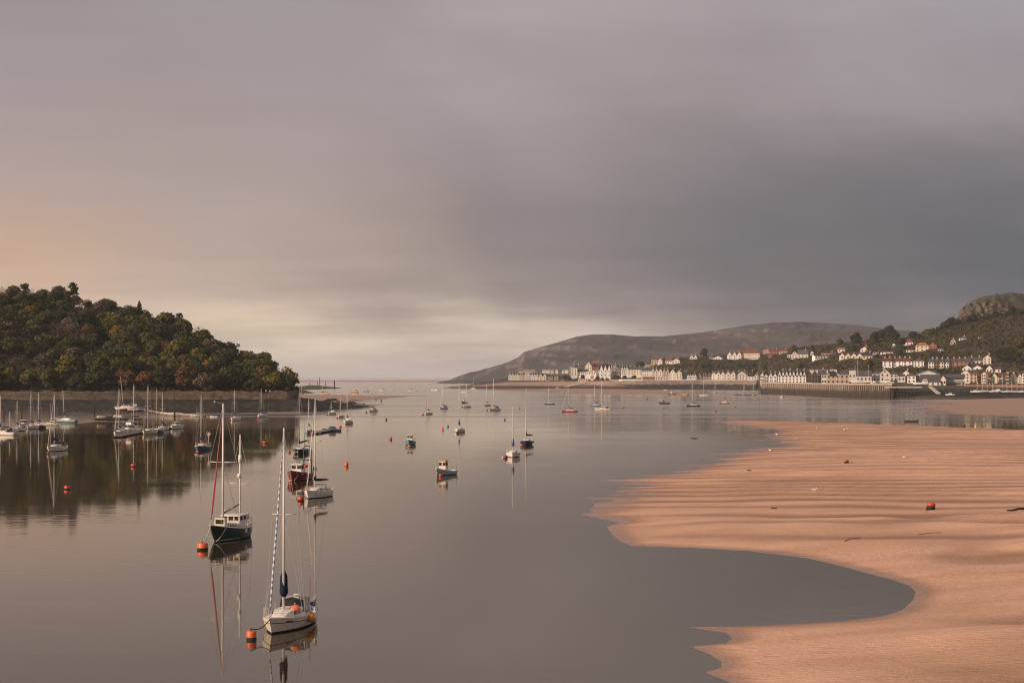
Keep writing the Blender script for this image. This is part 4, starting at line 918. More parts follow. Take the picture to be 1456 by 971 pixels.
# white jetty running down the beach
j = MB(); P = [W(795, 552.8), A(800, 552, 2620), A(834, 543.6, 2640)]
jt = thing('jetty', 'pale straight jetty running down the west beach to a grounded boat', 'jetty', A(815, 548, 2630)); q0 = jt.location
a_, b_ = A(796, 552.2, 2605) - q0, A(833, 543.8, 2600) - q0
j.tube([a_, b_], 0.9, 4); j.build('walkway', M['coping'], jt)
f = MB()
for k in range(9):
    p = a_.lerp(b_, k / 8); f.tube([p, (p.x, p.y, -q0.z - 0.3)], 0.25, 5)
f.build('support', M['wood'], jt, (0.08, 0.07, 0.06))

# pier on dark piles by the boatyard, and the slip ramp
pr = thing('pier', 'flat topped pier standing on dark timber piles in front of the boatyard', 'pier', A(1288, 551, 1412)); q0 = pr.location; s = 1412 / FPX
MB().box((0, 8, 0.2), (46 * s, 18, 0.9)).build('deck', M['coping'], pr)
for k in range(10):
    MB().tube([(-22 * s + k * 44 * s / 9, 0, -0.2), (-22 * s + k * 44 * s / 9, 0, -8.5)], 0.38, 6).build('pile', M['wood'], pr, (0.045, 0.038, 0.032))
    if k % 2: MB().tube([(-22 * s + k * 44 * s / 9, 12, -0.2), (-22 * s + k * 44 * s / 9, 12, -8.5)], 0.38, 6).build('pile', M['wood'], pr, (0.045, 0.038, 0.032))
sl = MB(); p0, p1 = A(1320, 549, 1418), A(1332, 559, 1402); d = (p1 - p0)
sl.add([p0, p0 + Vector((2.6, 0, 0)), p1 + Vector((2.6, 0, 0)), p1, p0 - Vector((0, 0, .6)), p0 + Vector((2.6, 0, -.6)), p1 + Vector((2.6, 0, -.6)), p1 - Vector((0, 0, .6))], [(3, 2, 1, 0), (4, 5, 6, 7), (0, 1, 5, 4), (1, 2, 6, 5), (2, 3, 7, 6), (3, 0, 4, 7)])
tag(sl.build('access_ramp', M['coping'], None), 'steep pale access ramp sloping from the pier down to the mud', 'ramp')
pr = thing('pier', 'dark low jetty on piles in front of the glazed restaurant', 'pier', A(1378, 551.5, 1415)); s = 1415 / FPX
MB().box((0, 3, 0), (28 * s, 8, 0.6)).build('deck', M['wood'], pr, (0.09, 0.075, 0.06))
for k in range(7): MB().tube([(-13 * s + k * 26 * s / 6, 0, -0.2), (-13 * s + k * 26 * s / 6, 0, -7)], 0.3, 6).build('pile', M['wood'], pr, (0.05, 0.042, 0.036))
for i, (px, yt, yb) in enumerate([(1341.5, 546, 558), (1367, 547, 558), (1390, 545.5, 557), (1407, 546, 557)]):
    p = A(px, yb, 1408); s = 1408 / FPX; h = (yb - yt) * s
    l = thing('street_lamp', ['lamp post at the foot of the pale access ramp', 'lamp post on the dark jetty before the restaurant', 'lamp post left of the tallest marina mast', 'lamp post just right of the tallest marina mast'][i], 'lamp', p, 0, 'lamp posts along the marina')
    MB().tube([(0, 0, 0), (0, 0, h)], 0.14, 6).build('post', M['metal'], l, (0.08, 0.08, 0.08)); MB().ball((0, 0, h + 0.3), 0.5, 8).build('lantern', M['plastic'], l, (0.75, 0.72, 0.68))
# parked cars
def car(px, y, D, c, lab, rz=0.0):
    p = A(px, y, D); p.z = max(p.z, land_z(TT, p.x, D) + 0.02)
    t = thing('parked_car', lab, 'car', p, rz, 'cars parked by the shore')
    b = MB(); prof = [(-2.1, .35), (-2.1, .85), (-1.3, .95), (1.0, .95), (2.05, .75), (2.1, .35)]
    for q in (0,): 
        n = len(prof); vs = [(x, -.85, z) for x, z in prof] + [(x, .85, z) for x, z in prof]
        b.add(vs, [tuple(range(n)), tuple(range(n, 2 * n))[::-1]] + [(i, n + i, n + (i + 1) % n, (i + 1) % n) for i in range(n)])
    b.build('body', M['paint'], t, c)
    g = MB(); prof = [(-1.8, .96), (-1.2, 1.45), (0.2, 1.45), (1.0, .96)]; n = 4
    g.add([(x, -.72, z) for x, z in prof] + [(x, .72, z) for x, z in prof], [tuple(range(n)), tuple(range(n, 2 * n))[::-1]] + [(i, n + i, n + (i + 1) % n, (i + 1) % n) for i in range(n)]); g.build('cabin', M['glass'], t)
    for x in (-1.3, 1.3):
        for yy in (-.8, .8): MB().tube([(x, yy - .1, .32), (x, yy + .1, .32)], .32, 10).build('wheel', M['anti'], t)
for a in [(805, 541.6, 2640, (.45, .04, .04), 'red car parked on grass above the west beach'), (799.5, 541.6, 2645, (.7, .7, .7), 'white car parked left of the red one above the beach'), (817, 542.6, 2620, (.04, .05, .09), 'dark blue car left of the pink beach building'), (820, 543, 2616, (.65, .66, .68), 'silver car nearest the pink beach building'),
          (779, 542, 2700, (.68, .68, .68), 'white car in front of the stone houses on the spit'), (1150, 545.4, 1690, (.65, .65, .65), 'white car before the brown timber quay buildings'), (1186, 546.6, 1610, (.04, .04, .05), 'black car below the arched clubhouse window'), (1192, 546.6, 1600, (.05, .05, .05), 'dark car beside the black one at the clubhouse'), (1205, 546.4, 1560, (.7, .7, .7), 'white van like car at the corner of the buff wing')]: car(*a)
# ------------------------------------------------------------------ trees
def leaf_faces(mb, pts, nrm, size, rng):
    n = len(pts)
    d = nrm + rng.normal(0, 0.55, (n, 3)); d /= np.linalg.norm(d, axis=1)[:, None] + 1e-9
    a = np.cross(d, rng.normal(0, 1, (n, 3))); a /= np.linalg.norm(a, axis=1)[:, None] + 1e-9
    b = np.cross(d, a)
    s = size * rng.uniform(0.55, 1.3, n)[:, None]
    q = np.stack([pts - a * s - b * s * 0.6, pts + a * s * 0.9 - b * s * 0.75, pts + a * s * 1.05 + b * s * 0.7, pts - a * s * 0.7 + b * s * 0.85], 1)
    base = len(mb.v); mb.v.extend(map(tuple, q.reshape(-1, 3)))
    for i in range(n):
        mb.f.append((base + 4 * i, base + 4 * i + 1, base + 4 * i + 2, base + 4 * i + 3)); mb.m.append(0); mb.s.append(False)
def unit(n, rng):
    v = rng.normal(0, 1, (n, 3)); return v / np.linalg.norm(v, axis=1)[:, None]
def crown_mesh(kind, seed, leaves=1500, size=0.030):
    """unit crown: height 1 from the ground, radius about 0.42"""
    rng = np.random.default_rng(seed); mb = MB(); tk = MB(); lobes = []
    if kind in ('broad', 'open', 'bare'):
        k = {'broad': 12, 'open': 13, 'bare': 11}[kind]
        for i in range(k):
            t = rng.uniform(0, 2 * math.pi); rr = rng.uniform(0.05, 0.30); z = rng.uniform(0.38, 0.80) - rr * 0.35
            lobes.append((rr * math.cos(t), rr * math.sin(t), z, rng.uniform(0.10, 0.19) * (1.28 if kind == 'broad' else 1)))
        lobes.append((0, 0, 0.76, 0.20))
    elif kind == 'pine':                      # bare stem, a few flat plates of needles
        for i in range(13):
            t = rng.uniform(0, 2 * math.pi); z = rng.uniform(0.45, 0.92); rr = rng.uniform(0.02, 0.2) * (1.25 - z * 0.9)
            lobes.append((rr * math.cos(t), rr * math.sin(t), z, rng.uniform(0.08, 0.15)))
        lobes.append((0, 0, 0.93, 0.10))
    elif kind == 'conifer':
        for i in range(26):
            z = 0.14 + 0.84 * i / 25; rr = 0.20 * (1.02 - z)
            t = i * 2.4
            lobes.append((rr * math.cos(t), rr * math.sin(t), z, 0.035 + 0.14 * (1.0 - z)))
    elif kind == 'bush':
        for i in range(9):
            t = rng.uniform(0, 2 * math.pi); rr = rng.uniform(0.1, 0.36)
            lobes.append((rr * math.cos(t), rr * math.sin(t), rng.uniform(0.25, 0.66) - rr * 0.4, rng.uniform(0.16, 0.28)))
    w = np.array([l[3] ** 2 for l in lobes]); w /= w.sum()
    if kind in ('open', 'pine'): leaves = int(leaves * 0.45)
    if kind == 'bare': leaves = int(leaves * 0.34)
    pick = rng.choice(len(lobes), leaves, p=w); L_ = np.array(lobes)[pick]
    u = unit(leaves, rng); rad = L_[:, 3] * rng.uniform(0.55, 1.12, leaves) ** 0.7
    sq = np.array([1, 1, 0.6 if kind == 'pine' else 0.82])
    pts = L_[:, :3] + u * rad[:, None] * sq
    leaf_faces(mb, pts, u, size if kind != 'bare' else size * 0.5, rng)
    # trunk and limbs
    lean = rng.normal(0, 0.02, 2)
    top = 0.92 if kind in ('conifer', 'pine') else 0.62
    tk.tube([(0, 0, -0.06), (lean[0] * 0.4, lean[1] * 0.4, top * 0.5), (lean[0], lean[1], top)], [0.022, 0.016, 0.006], 6)
    if kind != 'conifer':
        for l in lobes[:10]:
            z0 = rng.uniform(0.22, 0.42) if kind != 'pine' else max(0.3, l[2] - 0.08)
            tk.tube([(lean[0] * .5, lean[1] * .5, z0), (l[0] * 0.5, l[1] * 0.5, (z0 + l[2]) / 2 + 0.03), (l[0], l[1], l[2])], [0.009, 0.006, 0.002], 4)
    if kind == 'bare':
        for i in range(90):
            l = lobes[rng.integers(len(lobes))]; v = unit(1, rng)[0] * l[3] * 1.15
            tk.tube([(l[0], l[1], l[2]), (l[0] + v[0], l[1] + v[1], l[2] + abs(v[2]) * 0.8)], [0.003, 0.001], 3)
    def mesh(b, nm, mt):
        o = b.build(nm, mt); me = o.data; bpy.data.objects.remove(o); return me
    return mesh(mb, 'crown', M['leaf']), mesh(tk, 'trunk', M['bark'])
PROTO = {}
for kind, nvar, lv in (('broad', 7, 3000), ('open', 3, 2400), ('bare', 3, 1600), ('pine', 3, 1300), ('conifer', 2, 1500), ('bush', 3, 900)):
    PROTO[kind] = [crown_mesh(kind, 100 + 10 * len(PROTO) + i, lv) for i in range(nvar)]
CROWN = {'dark green': (0.042, 0.047, 0.019), 'olive green': (0.080, 0.076, 0.022), 'golden': (0.150, 0.098, 0.020), 'rust brown': (0.115, 0.058, 0.030),
         'grey brown': (0.098, 0.074, 0.055), 'yellow green': (0.112, 0.106, 0.025), 'mossy green': (0.058, 0.062, 0.023), 'blackish green': (0.026, 0.030, 0.015)}
ORD = ['first', 'second', 'third', 'fourth', 'fifth', 'sixth', 'seventh', 'eighth', 'ninth', 'tenth', 'eleventh', 'twelfth', 'thirteenth', 'fourteenth', 'fifteenth', 'sixteenth', 'seventeenth', 'eighteenth', 'nineteenth', 'twentieth'] + \
      ['twenty-' + s for s in 'first second third fourth fifth sixth seventh eighth ninth'.split()] + ['thirtieth']
TREES = []
def hides(x, y, z, h, r):
    px = PX(x, y); s = FPX / y; yt = 536 - (z + h - CAM_H) * s; yb = 536 - (z - CAM_H) * s; w = r * s
    return any(y < D and px + w * .6 > a and px - w * .6 < b and yt < d - 1.5 and yb > c for a, b, c, d, D in RECTS)
def tree(x, y, z, h, kind, colour, zone, name='tree', wide=1.0, lab=None, group=None):
    if y > 1300 and not lab:
        for k in range(3):
            if not hides(x, y, z, h, h * .4 * wide): break
            h *= 0.72
        else: return None
    cm, tm = random.choice(PROTO[kind])
    t = thing(name, None, 'shrub' if kind == 'bush' else 'tree', (x, y, z), random.uniform(0, 6.28))
    if group: t['group'] = group
    f = random.uniform(0.84, 1.18); c = tuple(v * f for v in CROWN[colour])
    a = put('crown', cm, t, c); b = put('trunk', tm, t)
    for o in (a, b): o.scale = (h * wide, h * wide, h)
    if lab: t['label'] = lab
    else: TREES.append((t, kind, colour, zone, PX(x, y)))
    return t
KINDWORD = {'broad': 'round tree', 'open': 'airy tree', 'bare': 'bare tree', 'pine': 'pine tree', 'conifer': 'conifer', 'bush': 'low bush'}

def zone_of(f, py):
    return f
# --- the wood on the left hill, crest first so that zones can be told
def add_wood(x, y, px, v, kind, colour, h, wide=1.0):
    zone = 'on the wooded hill skyline' if v > 0.86 else 'high on the wooded hill' if v > 0.6 else 'half way up the wooded hill' if v > 0.3 else 'low on the wooded hill' if v > 0.09 else 'just above the long stone wall'
    z = land_z(HT, x, y) - 0.4
    return tree(x, y, z, h, kind, colour, zone, 'tree', wide, group='trees of the wood on the left hill')
rows = 11
for r in range(rows):
    v = r / (rows - 1)
    step = 31.0
    k0 = -16 + (r % 2) * step / 2
    px = k0
    while px < 424:
        q = px + random.uniform(-6, 6); px += step
        lim = 402 if v < 0.3 else 402 - 22 * v
        if q > lim: continue
        D, Z = knots_at(HT, np.array([q])); d4, dc = D[0, 4], D[0, 6]
        y = d4 + 3 + (dc - d4 + 4) * v + random.uniform(-5, 5)
        x = (q - 728) / FPX * y
        n = float(fbm(np.array([x / 30]), np.array([y / 40]), 91, 3)[0]) + random.uniform(-0.35, 0.35)
        if v > 0.86: kind = random.choice(['broad', 'broad', 'open', 'pine', 'bare', 'broad']); colour = random.choice(['dark green', 'mossy green', 'dark green', 'grey brown', 'blackish green'])
        elif n > 0.38: kind, colour = random.choice([('broad', 'golden'), ('broad', 'olive green'), ('broad', 'yellow green')])
        elif n > 0.12: kind, colour = random.choice([('broad', 'olive green'), ('broad', 'mossy green'), ('broad', 'olive green')])
        elif n > -0.22: kind, colour = random.choice([('broad', 'mossy green'), ('broad', 'dark green'), ('open', 'mossy green')])
        elif n > -0.42: kind, colour = random.choice([('broad', 'dark green'), ('bare', 'grey brown'), ('broad', 'grey brown')])
        else: kind, colour = random.choice([('broad', 'rust brown'), ('bare', 'rust brown'), ('broad', 'grey brown')])
        if kind == 'bare' and colour == 'mossy green': colour = 'grey brown'
        h = random.uniform(9.5, 14.5) * (1.0 if q < 380 else 0.74)
        if v > 0.86: h *= random.uniform(0.72, 0.98)
        add_wood(x, y, q, v, kind, colour, h, random.uniform(1.2, 1.55))
# individual trees that the photograph shows clearly
def wood_at(px, ybase, D, kind, colour, h, wide, lab, name='tree'):
    p = A(px, ybase, D); z = land_z(HT, p.x, D) - 0.4
    return tree(p.x, D, z, h, kind, colour, '', name, wide, lab, 'trees of the wood on the left hill')
wood_at(198, 440, 1108, 'conifer', 'mossy green', 13.5, 0.95, 'tall pointed conifer rising above the others on the wooded hill skyline', 'conifer_tree')
wood_at(255, 460, 1100, 'pine', 'dark green', 13, 1.0, 'dark spreading pine leaning out on the skyline right of the tall conifer', 'pine_tree')
wood_at(104, 430, 1115, 'pine', 'blackish green', 15, 1.0, 'blackish umbrella shaped pine on the high skyline of the wood', 'pine_tree')
wood_at(408, 556, 962, 'open', 'yellow green', 12.5, 1.05, 'sunlit light green tree at the seaward tip of the wood, sky showing through its leaves')
wood_at(419, 556, 956, 'open', 'olive green', 8.5, 1.0, 'small thin tree at the very tip of the wood above the wall end')
wood_at(306, 545, 985, 'broad', 'yellow green', 10, 1.0, 'bright yellow green tree low in the wood among brown ones')
wood_at(300, 548, 972, 'broad', 'rust brown', 8, 1.0, 'reddish brown tree low in the wood beside the yellow green one')
wood_at(168, 495, 1030, 'broad', 'golden', 12, 1.25, 'broad golden topped tree in the middle of the wooded hill')
wood_at(128, 497, 1028, 'broad', 'golden', 10.5, 1.1, 'golden brown tree left of the broad golden one on the hill')

def scatter_stuff(name, T, boxes, n, size, colour_fn, seed, mat):
    """leafy undergrowth as one mesh of small faces lying on the land"""
    rng = np.random.default_rng(seed); mb = MB(); P = []
    for (p0, p1, t0, t1, m_) in boxes:
        pxs = rng.uniform(p0, p1, m_); D, Z = knots_at(T, pxs); t = rng.uniform(t0, t1, m_); j = np.clip(t.astype(int), 0, D.shape[1] - 2); f = t - j; i = np.arange(m_)
        d = D[i, j] * (1 - f) + D[i, j + 1] * f; z = Z[i, j] * (1 - f) + Z[i, j + 1] * f
        x = (pxs - 728) / FPX * d
        lump = np.clip(fbm(x / 9, d / 12, seed, 3) + 0.35, 0, 1)
        P.append(np.stack([x, d, z + rng.uniform(0, 1, m_) * (0.6 + 3.2 * lump)], -1))
    P = np.concatenate(P); k_ = np.ones(len(P), bool); q_ = 728 + P[:, 0] / P[:, 1] * FPX; r_ = 536 - (P[:, 2] - CAM_H) / P[:, 1] * FPX
    for a, b, c, d, D in RECTS: k_ &= ~((q_ > a - 1) & (q_ < b + 1) & (r_ > c) & (r_ < d) & (P[:, 1] < D + 14))
    P = P[k_]; up = np.tile(np.array([[0, -0.3, 0.9]]), (len(P), 1))
    leaf_faces(mb, P, up, size, rng)
    o = mb.build(name, mat, None, colour_fn); return tag(o, kind='stuff')
scatter_stuff('undergrowth', HT, [(-30, 424, 3.95, 6.1, 9000)], 0, 0.75, (0.030, 0.030, 0.014), 301, M['leaf'])
o = scatter_stuff('hillside_scrub', TT, [(930, 1090, 3.05, 5.0, 8500), (1085, 1300, 3.1, 7.0, 12000), (1300, 1480, 3.2, 5.0, 7000), (1330, 1480, 4.6, 5.3, 3500), (1290, 1362, 5.0, 7.0, 2500)], 0, 1.05, (0.045, 0.042, 0.018), 302, M['leaf'])

# --- trees of the town and its hillside
def town_tree(px, ybase, D, h, kind, colour, zone, wide=1.0, lab=None, name='tree'):
    p = A(px, ybase, D); z = land_z(TT, p.x, D) - 0.6
    return tree(p.x, D, z, h, kind, colour, zone, name, wide, lab, 'trees of the town across the water')
for px in range(952, 1088, 11):                      # the wooded bluff above the promenade
    for t in (2680, 2735, 2785):
        if random.random() < 0.80:
            n = random.random()
            kind, colour = (('broad', 'mossy green') if n < 0.3 else ('broad', 'olive green') if n < 0.55 else ('broad', 'dark green') if n < 0.75 else ('bare', 'grey brown') if n < 0.88 else ('broad', 'rust brown'))
            town_tree(px + random.uniform(-4, 4), 0, t + random.uniform(-12, 12), random.uniform(8, 13), kind, colour, 'on the promenade bluff' if t < 2780 else 'along the promenade bluff top', 1.15) if False else None
            p_x = px + random.uniform(-4, 4); dd = t + random.uniform(-12, 12)
            x = (p_x - 728) / FPX * dd
            tree(x, dd, land_z(TT, x, dd) - 0.6, random.uniform(8, 12) * (0.7 if t > 2780 else 1), kind, colour, ('on the promenade bluff' if t < 2770 else 'along the promenade bluff top'), 'tree', 1.15, None, 'trees of the town across the water')
def grp(pts, zone):
    for (px, D, h, kind, colour, wide) in pts:
        x = (px - 728) / FPX * D
        tree(x, D, land_z(TT, x, D) - 0.6, h, kind, colour, zone, 'bush' if kind == 'bush' else 'tree', wide, None, 'trees of the town across the water')
grp([(797, 2740, 11, 'broad', 'dark green', 1.2), (803, 2735, 9, 'broad', 'grey brown', 1.3), (810, 2700, 8, 'broad', 'mossy green', 1.2), (819, 2690, 7, 'bush', 'dark green', 1.2), (828, 2690, 9, 'broad', 'blackish green', 1.1), (849, 2680, 9, 'broad', 'blackish green', 1.2), (857, 2670, 9, 'broad', 'dark green', 1.2), (863, 2670, 7, 'bush', 'dark green', 1.2),
     (875, 2690, 11, 'broad', 'golden', 0.9), (879, 2700, 9, 'broad', 'grey brown', 1.0)], 'below the turreted hotel')
grp([(884, 2620, 7, 'bush', 'dark green', 1.3), (889, 2615, 8, 'broad', 'blackish green', 1.1), (895, 2610, 7, 'bush', 'dark green', 1.3), (901, 2605, 8, 'broad', 'dark green', 1.1), (908, 2600, 6, 'bush', 'mossy green', 1.3), (972, 2600, 8, 'bare', 'rust brown', 1.0)], 'behind the white promenade wall')
grp([(906, 2960, 11, 'broad', 'dark green', 1.2), (912, 2950, 10, 'broad', 'dark green', 1.2), (937, 2760, 9, 'broad', 'mossy green', 1.3), (945, 2745, 9, 'broad', 'dark green', 1.3), (952, 2720, 9, 'broad', 'mossy green', 1.3)], 'behind the seafront terraces')
town_tree(1001, 507, 2850, 17, 'broad', 'blackish green', '', 0.85, 'dark dense evergreen standing alone on the bluff top between white cottages', 'evergreen_tree')
hs = []
rr = random.Random(4)
for px in range(1090, 1300, 10):
    for t in (0.35, 0.95, 1.55, 2.4, 3.2):
        if rr.random() < 0.36:
            n = rr.random(); hs.append((px + rr.uniform(-5, 5), t + rr.uniform(-.2, .2), rr.uniform(6, 10), *(('broad', 'mossy green') if n < .28 else ('broad', 'olive green') if n < .5 else ('broad', 'dark green') if n < .74 else ('broad', 'rust brown') if n < .86 else ('bare', 'grey brown'))))
for px, t, h, kind, colour in hs:
    D, Z = knots_at(TT, np.array([px])); t = 3 + t; j = int(t); f = t - j; dd = D[0, j] * (1 - f) + D[0, j + 1] * f
    x = (px - 728) / FPX * dd
    tree(x, dd, land_z(TT, x, dd) - 0.6, h, kind, colour, 'on the slope above the quay' if t < 4.2 else 'among the hillside houses' if t < 5.4 else 'above the hillside houses', 'tree', 1.15, None, 'trees of the town across the water')
for px, D, h, wide, lab in [(1217, 2230, 17, 0.95, 'tall dark rounded evergreen above the long cream bungalow'), (1243, 2240, 15, 1.1, 'big dark evergreen on the ridge right of the white gabled house'), (1252, 2260, 16, 1.0, 'big dark evergreen in the middle of the ridge clump'),
                            (1264, 2280, 20, 0.95, 'tallest dark evergreen at the right end of the ridge clump'), (1272, 2240, 13, 1.1, 'dark evergreen just left of the small red roofed house'), (1280, 2050, 11, 1.2, 'dark round tree below the red roofed white house'),
                            (1346, 2040, 13, 1.1, 'blackish green tree right of the large orange roofed house'), (1352, 2060, 12, 1.1, 'dark tree beside the pink roofed house high on the slope')]:
    town_tree(px, 0, D, h, 'broad', 'blackish green', '', wide, lab, 'evergreen_tree')
town_tree(1235, 503, 2010, 6.5, 'broad', 'golden', '', 1.2, 'small golden yellow tree beside the white gabled house on the hillside')
town_tree(1355, 456, 2150, 11, 'bare', 'grey brown', '', 1.0, 'lone leafless round tree on the skyline at the foot of the crag')
town_tree(1450, 503, 1720, 16, 'broad', 'olive green', '', 1.5, 'olive topped tree at the right edge above the marina houses')
for px, D, h, c in [(1428, 1680, 13, 'blackish green'), (1436, 1670, 15, 'blackish green'), (1445, 1665, 15, 'blackish green'), (1455, 1660, 16, 'dark green'), (1420, 1700, 9, 'dark green')]:
    grp([(px, D, h, 'broad', c, 1.25)], 'behind the marina houses')
grp([(px, D, rr.uniform(7, 12), 'broad', rr.choice(['blackish green', 'dark green', 'grey brown']), 1.2) for px, D in [(1326, 2120), (1334, 2110), (1342, 2110), (1352, 2090), (1362, 2050), (1372, 2045), (1383, 2050), (1394, 2050), (1405, 2055), (1416, 2050), (1427, 2055), (1438, 2060), (1448, 2055), (1458, 2060), (1318, 2130), (1308, 2150), (1298, 2180)]], 'in the dark band below the crag')
grp([(1262, 1560, 7, 'broad', 'rust brown', 1.0), (1252, 1570, 7, 'broad', 'rust brown', .9), (1267, 1540, 7, 'broad', 'mossy green', 1.0), (1276, 1530, 7, 'broad', 'dark green', 1.0), (1284, 1540, 7, 'broad', 'olive green', 1.0), (1296, 1530, 7, 'broad', 'dark green', 1.0), (1277, 1600, 8, 'broad', 'olive green', 1.2), (1300, 1600, 7, 'bush', 'olive green', 1.2),
     (1241, 1560, 7, 'broad', 'dark green', .9), (1406, 1600, 9, 'broad', 'rust brown', 1.2), (1398, 1620, 8, 'broad', 'rust brown', 1.2)], 'around the quay boatyard')

# labels: each tree told apart by kind, colour, place and its turn from the left
from collections import defaultdict
_g = defaultdict(list)
for t, kind, colour, zone, px in TREES: _g[(kind, colour, zone)].append((px, t))
for (kind, colour, zone), l in _g.items():
    l.sort(key=lambda q: q[0])
    for i, (px, t) in enumerate(l):
        kw = KINDWORD[kind]
        if len(l) == 1: t['label'] = f'only {colour} {kw} {zone}'
        else: t['label'] = f'{ORD[i]} {colour} {kw} from the left {zone}'
# ------------------------------------------------------------------ boats
HC = {'white': (0.76, 0.73, 0.68), 'offwhite': (0.68, 0.62, 0.52), 'cream': (0.66, 0.55, 0.38), 'navy': (0.014, 0.022, 0.055), 'blue': (0.035, 0.085, 0.19), 'teal': (0.13, 0.25, 0.28), 'paleblue': (0.30, 0.42, 0.46), 'green': (0.012, 0.045, 0.035), 'red': (0.28, 0.022, 0.022), 'black': (0.014, 0.013, 0.013), 'grey': (0.13, 0.13, 0.14), 'orange': (0.62, 0.27, 0.14), 'yellow': (0.65, 0.36, 0.05), 'brown': (0.055, 0.042, 0.036)}
ALLOY = (0.62, 0.58, 0.53)
def hull_shape(L, B, fbow, fst, tr=0.72, rake=0.07, full=2.3, sheer=0.10, n=19, zk=-0.45, wl=0.86):
    """stations from stern (t=0) to bow (t=1); +X is the bow"""
    zs = [1.0, 0.86, 0.5, 'boot', 'wl', 'keel']; st = []
    for i in range(n):
        t = i / (n - 1); x = -L / 2 + L * t; tm = 0.40
        w = B / 2 * ((1 - ((t - tm) / (1 - tm)) ** full) if t > tm else 1 - (1 - tr) * ((tm - t) / tm) ** 2)
        w = max(w, 0.012); fb = fst + (fbow - fst) * t ** 1.7 - sheer * math.sin(math.pi * t); ring = []
        for q in zs:
            z = fb * q if not isinstance(q, str) else {'boot': 0.10, 'wl': 0.0, 'keel': zk}[q]
            k = {1.0: 1.0, 0.86: 0.995, 0.5: 0.965, 'boot': wl + 0.03, 'wl': wl, 'keel': 0.35}[q]
            pin = 1 - (1 - k) * (1 + 1.2 * t ** 3); pin = max(pin, 0.02)
            xr = -L / 2 + (x + L / 2) * (1 - rake * (1 - max(z, -0.3) / fbow)) + (0.035 * L * (1 - z / fst) if t < 0.02 else 0)
            ring.append((xr, w * pin, z))
        st.append(ring)
    return st
def hull_meshes(st, mats):
    n, m = len(st), len(st[0]); b = MB(); vs = []
    for r in st: vs += [(x, y, z) for x, y, z in r] + [(x, -y, z) for x, y, z in r]
    fs, ms = [], []
    mi = [2, 0, 0, 1, 1]
    for i in range(n - 1):
        for k in range(m - 1):
            a = i * 2 * m + k; c = a + 2 * m
            b.s; fs.append((a, a + 1, c + 1, c)); ms.append(mi[k])
            a += m; c += m; fs.append((a, c, c + 1, a + 1)); ms.append(mi[k])
    for k in range(m - 1): fs.append((k, m + k, m + k + 1, k + 1)); ms.append(mi[k] if mi[k] != 2 else 0)
    base = len(b.v); b.v += vs
    for f, q in zip(fs, ms): b.f.append(f); b.m.append(q); b.s.append(True)
    return b
def deck_mesh(st, drop=0.04, camber=0.05):
    b = MB(); vs = []
    for r in st:
        x, y, z = r[0]; y *= 0.97
        vs += [(x, y, z - drop), (x, 0, z - drop + camber), (x, -y, z - drop)]
    fs = []
    for i in range(len(st) - 1):
        a = i * 3; fs += [(a, a + 1, a + 4, a + 3), (a + 1, a + 2, a + 5, a + 4)]
    return b.add([v for v in vs], [tuple(reversed(f)) for f in fs], 0, True)
def at_t(st, t):
    i = min(int(t * (len(st) - 1)), len(st) - 2); f = t * (len(st) - 1) - i
    a, b = st[i][0], st[i + 1][0]; return tuple(a[k] * (1 - f) + b[k] * f for k in range(3))
def cabin_loft(st, t0, t1, wf, h, front=0.35, back=0.08, top=0.82, crown=0.05, z0=0.0):
    """coachroof between stations t0 (aft) and t1 (fore)"""
    b = MB(); vs = []; n = 7
    for i in range(n):
        t = t0 + (t1 - t0) * i / (n - 1); x, y, z = at_t(st, t); f = i / (n - 1)
        hh = h * (1 - max(0, (f - (1 - front)) / front) ** 1.6 * 0.85) * (1 if f > 0 else 1)
        w = y * wf * (1 - 0.30 * max(0, f - 0.6) / 0.4); z = z - 0.05 + z0
        vs += [(x, w, z), (x - (0.0 if i else -back), w * top, z + hh), (x - (0.0 if i else -back), 0, z + hh + crown), (x - (0.0 if i else -back), -w * top, z + hh), (x, -w, z)]
    fs = []
    for i in range(n - 1):
        for k in range(4): fs.append((i * 5 + k, i * 5 + k + 1, i * 5 + k + 6, i * 5 + k + 5))
    fs += [(4, 3, 2, 1, 0), tuple((n - 1) * 5 + k for k in range(5))]
    return b.add(vs, [tuple(reversed(f)) for f in fs])
def cabin_glass(st, t0, t1, wf, h, top=0.82, lo=0.35, hi=0.75, n=3, z0=0.0, gap=0.25):
    b = MB()
    for sg in (-1, 1):
        for i in range(n):
            a = t0 + (t1 - t0) * (i + gap / 2) / n; c = t0 + (t1 - t0) * (i + 1 - gap / 2) / n; q = []
            for t, f in ((a, lo), (c, lo), (c, hi), (a, hi)):
                x, y, z = at_t(st, t); q.append((x, sg * (y * wf * (1 - (1 - top) * f) + 0.015), z - 0.05 + z0 + h * f))
            o = [(v[0], v[1] - sg * 0.08, v[2]) for v in q]
            b.add(q + o, [(0, 1, 2, 3), (7, 6, 5, 4), (0, 4, 5, 1), (1, 5, 6, 2), (2, 6, 7, 3), (3, 7, 4, 0)])
    return b
def rails(st, h=0.55, near=True, t0=0.02, t1=0.985, r=0.012, ins=0.93):
    b = MB(); ts = np.linspace(t0, t1, 9)
    for sg in (-1, 1):
        pt = []
        for t in ts:
            x, y, z = at_t(st, t); p = (x, sg * y * ins, z); q = (x, sg * y * ins, z + h); pt.append(q)
            b.tube([p, q], r, 4)
        b.tube(pt, r * 0.8, 4)
        if near: b.tube([(p[0], p[1], p[2] - h * 0.48) for p in pt], r * 0.6, 4)
    x, y, z = at_t(st, t1); b.tube([(x, y * ins, z + h), (x + 0.25, 0, z + h + .03), (x, -y * ins, z + h)], r * 1.2, 4)
    x, y, z = at_t(st, t0); b.tube([(x, y * ins, z + h), (x, -y * ins, z + h)], r * 1.2, 4)
    return b
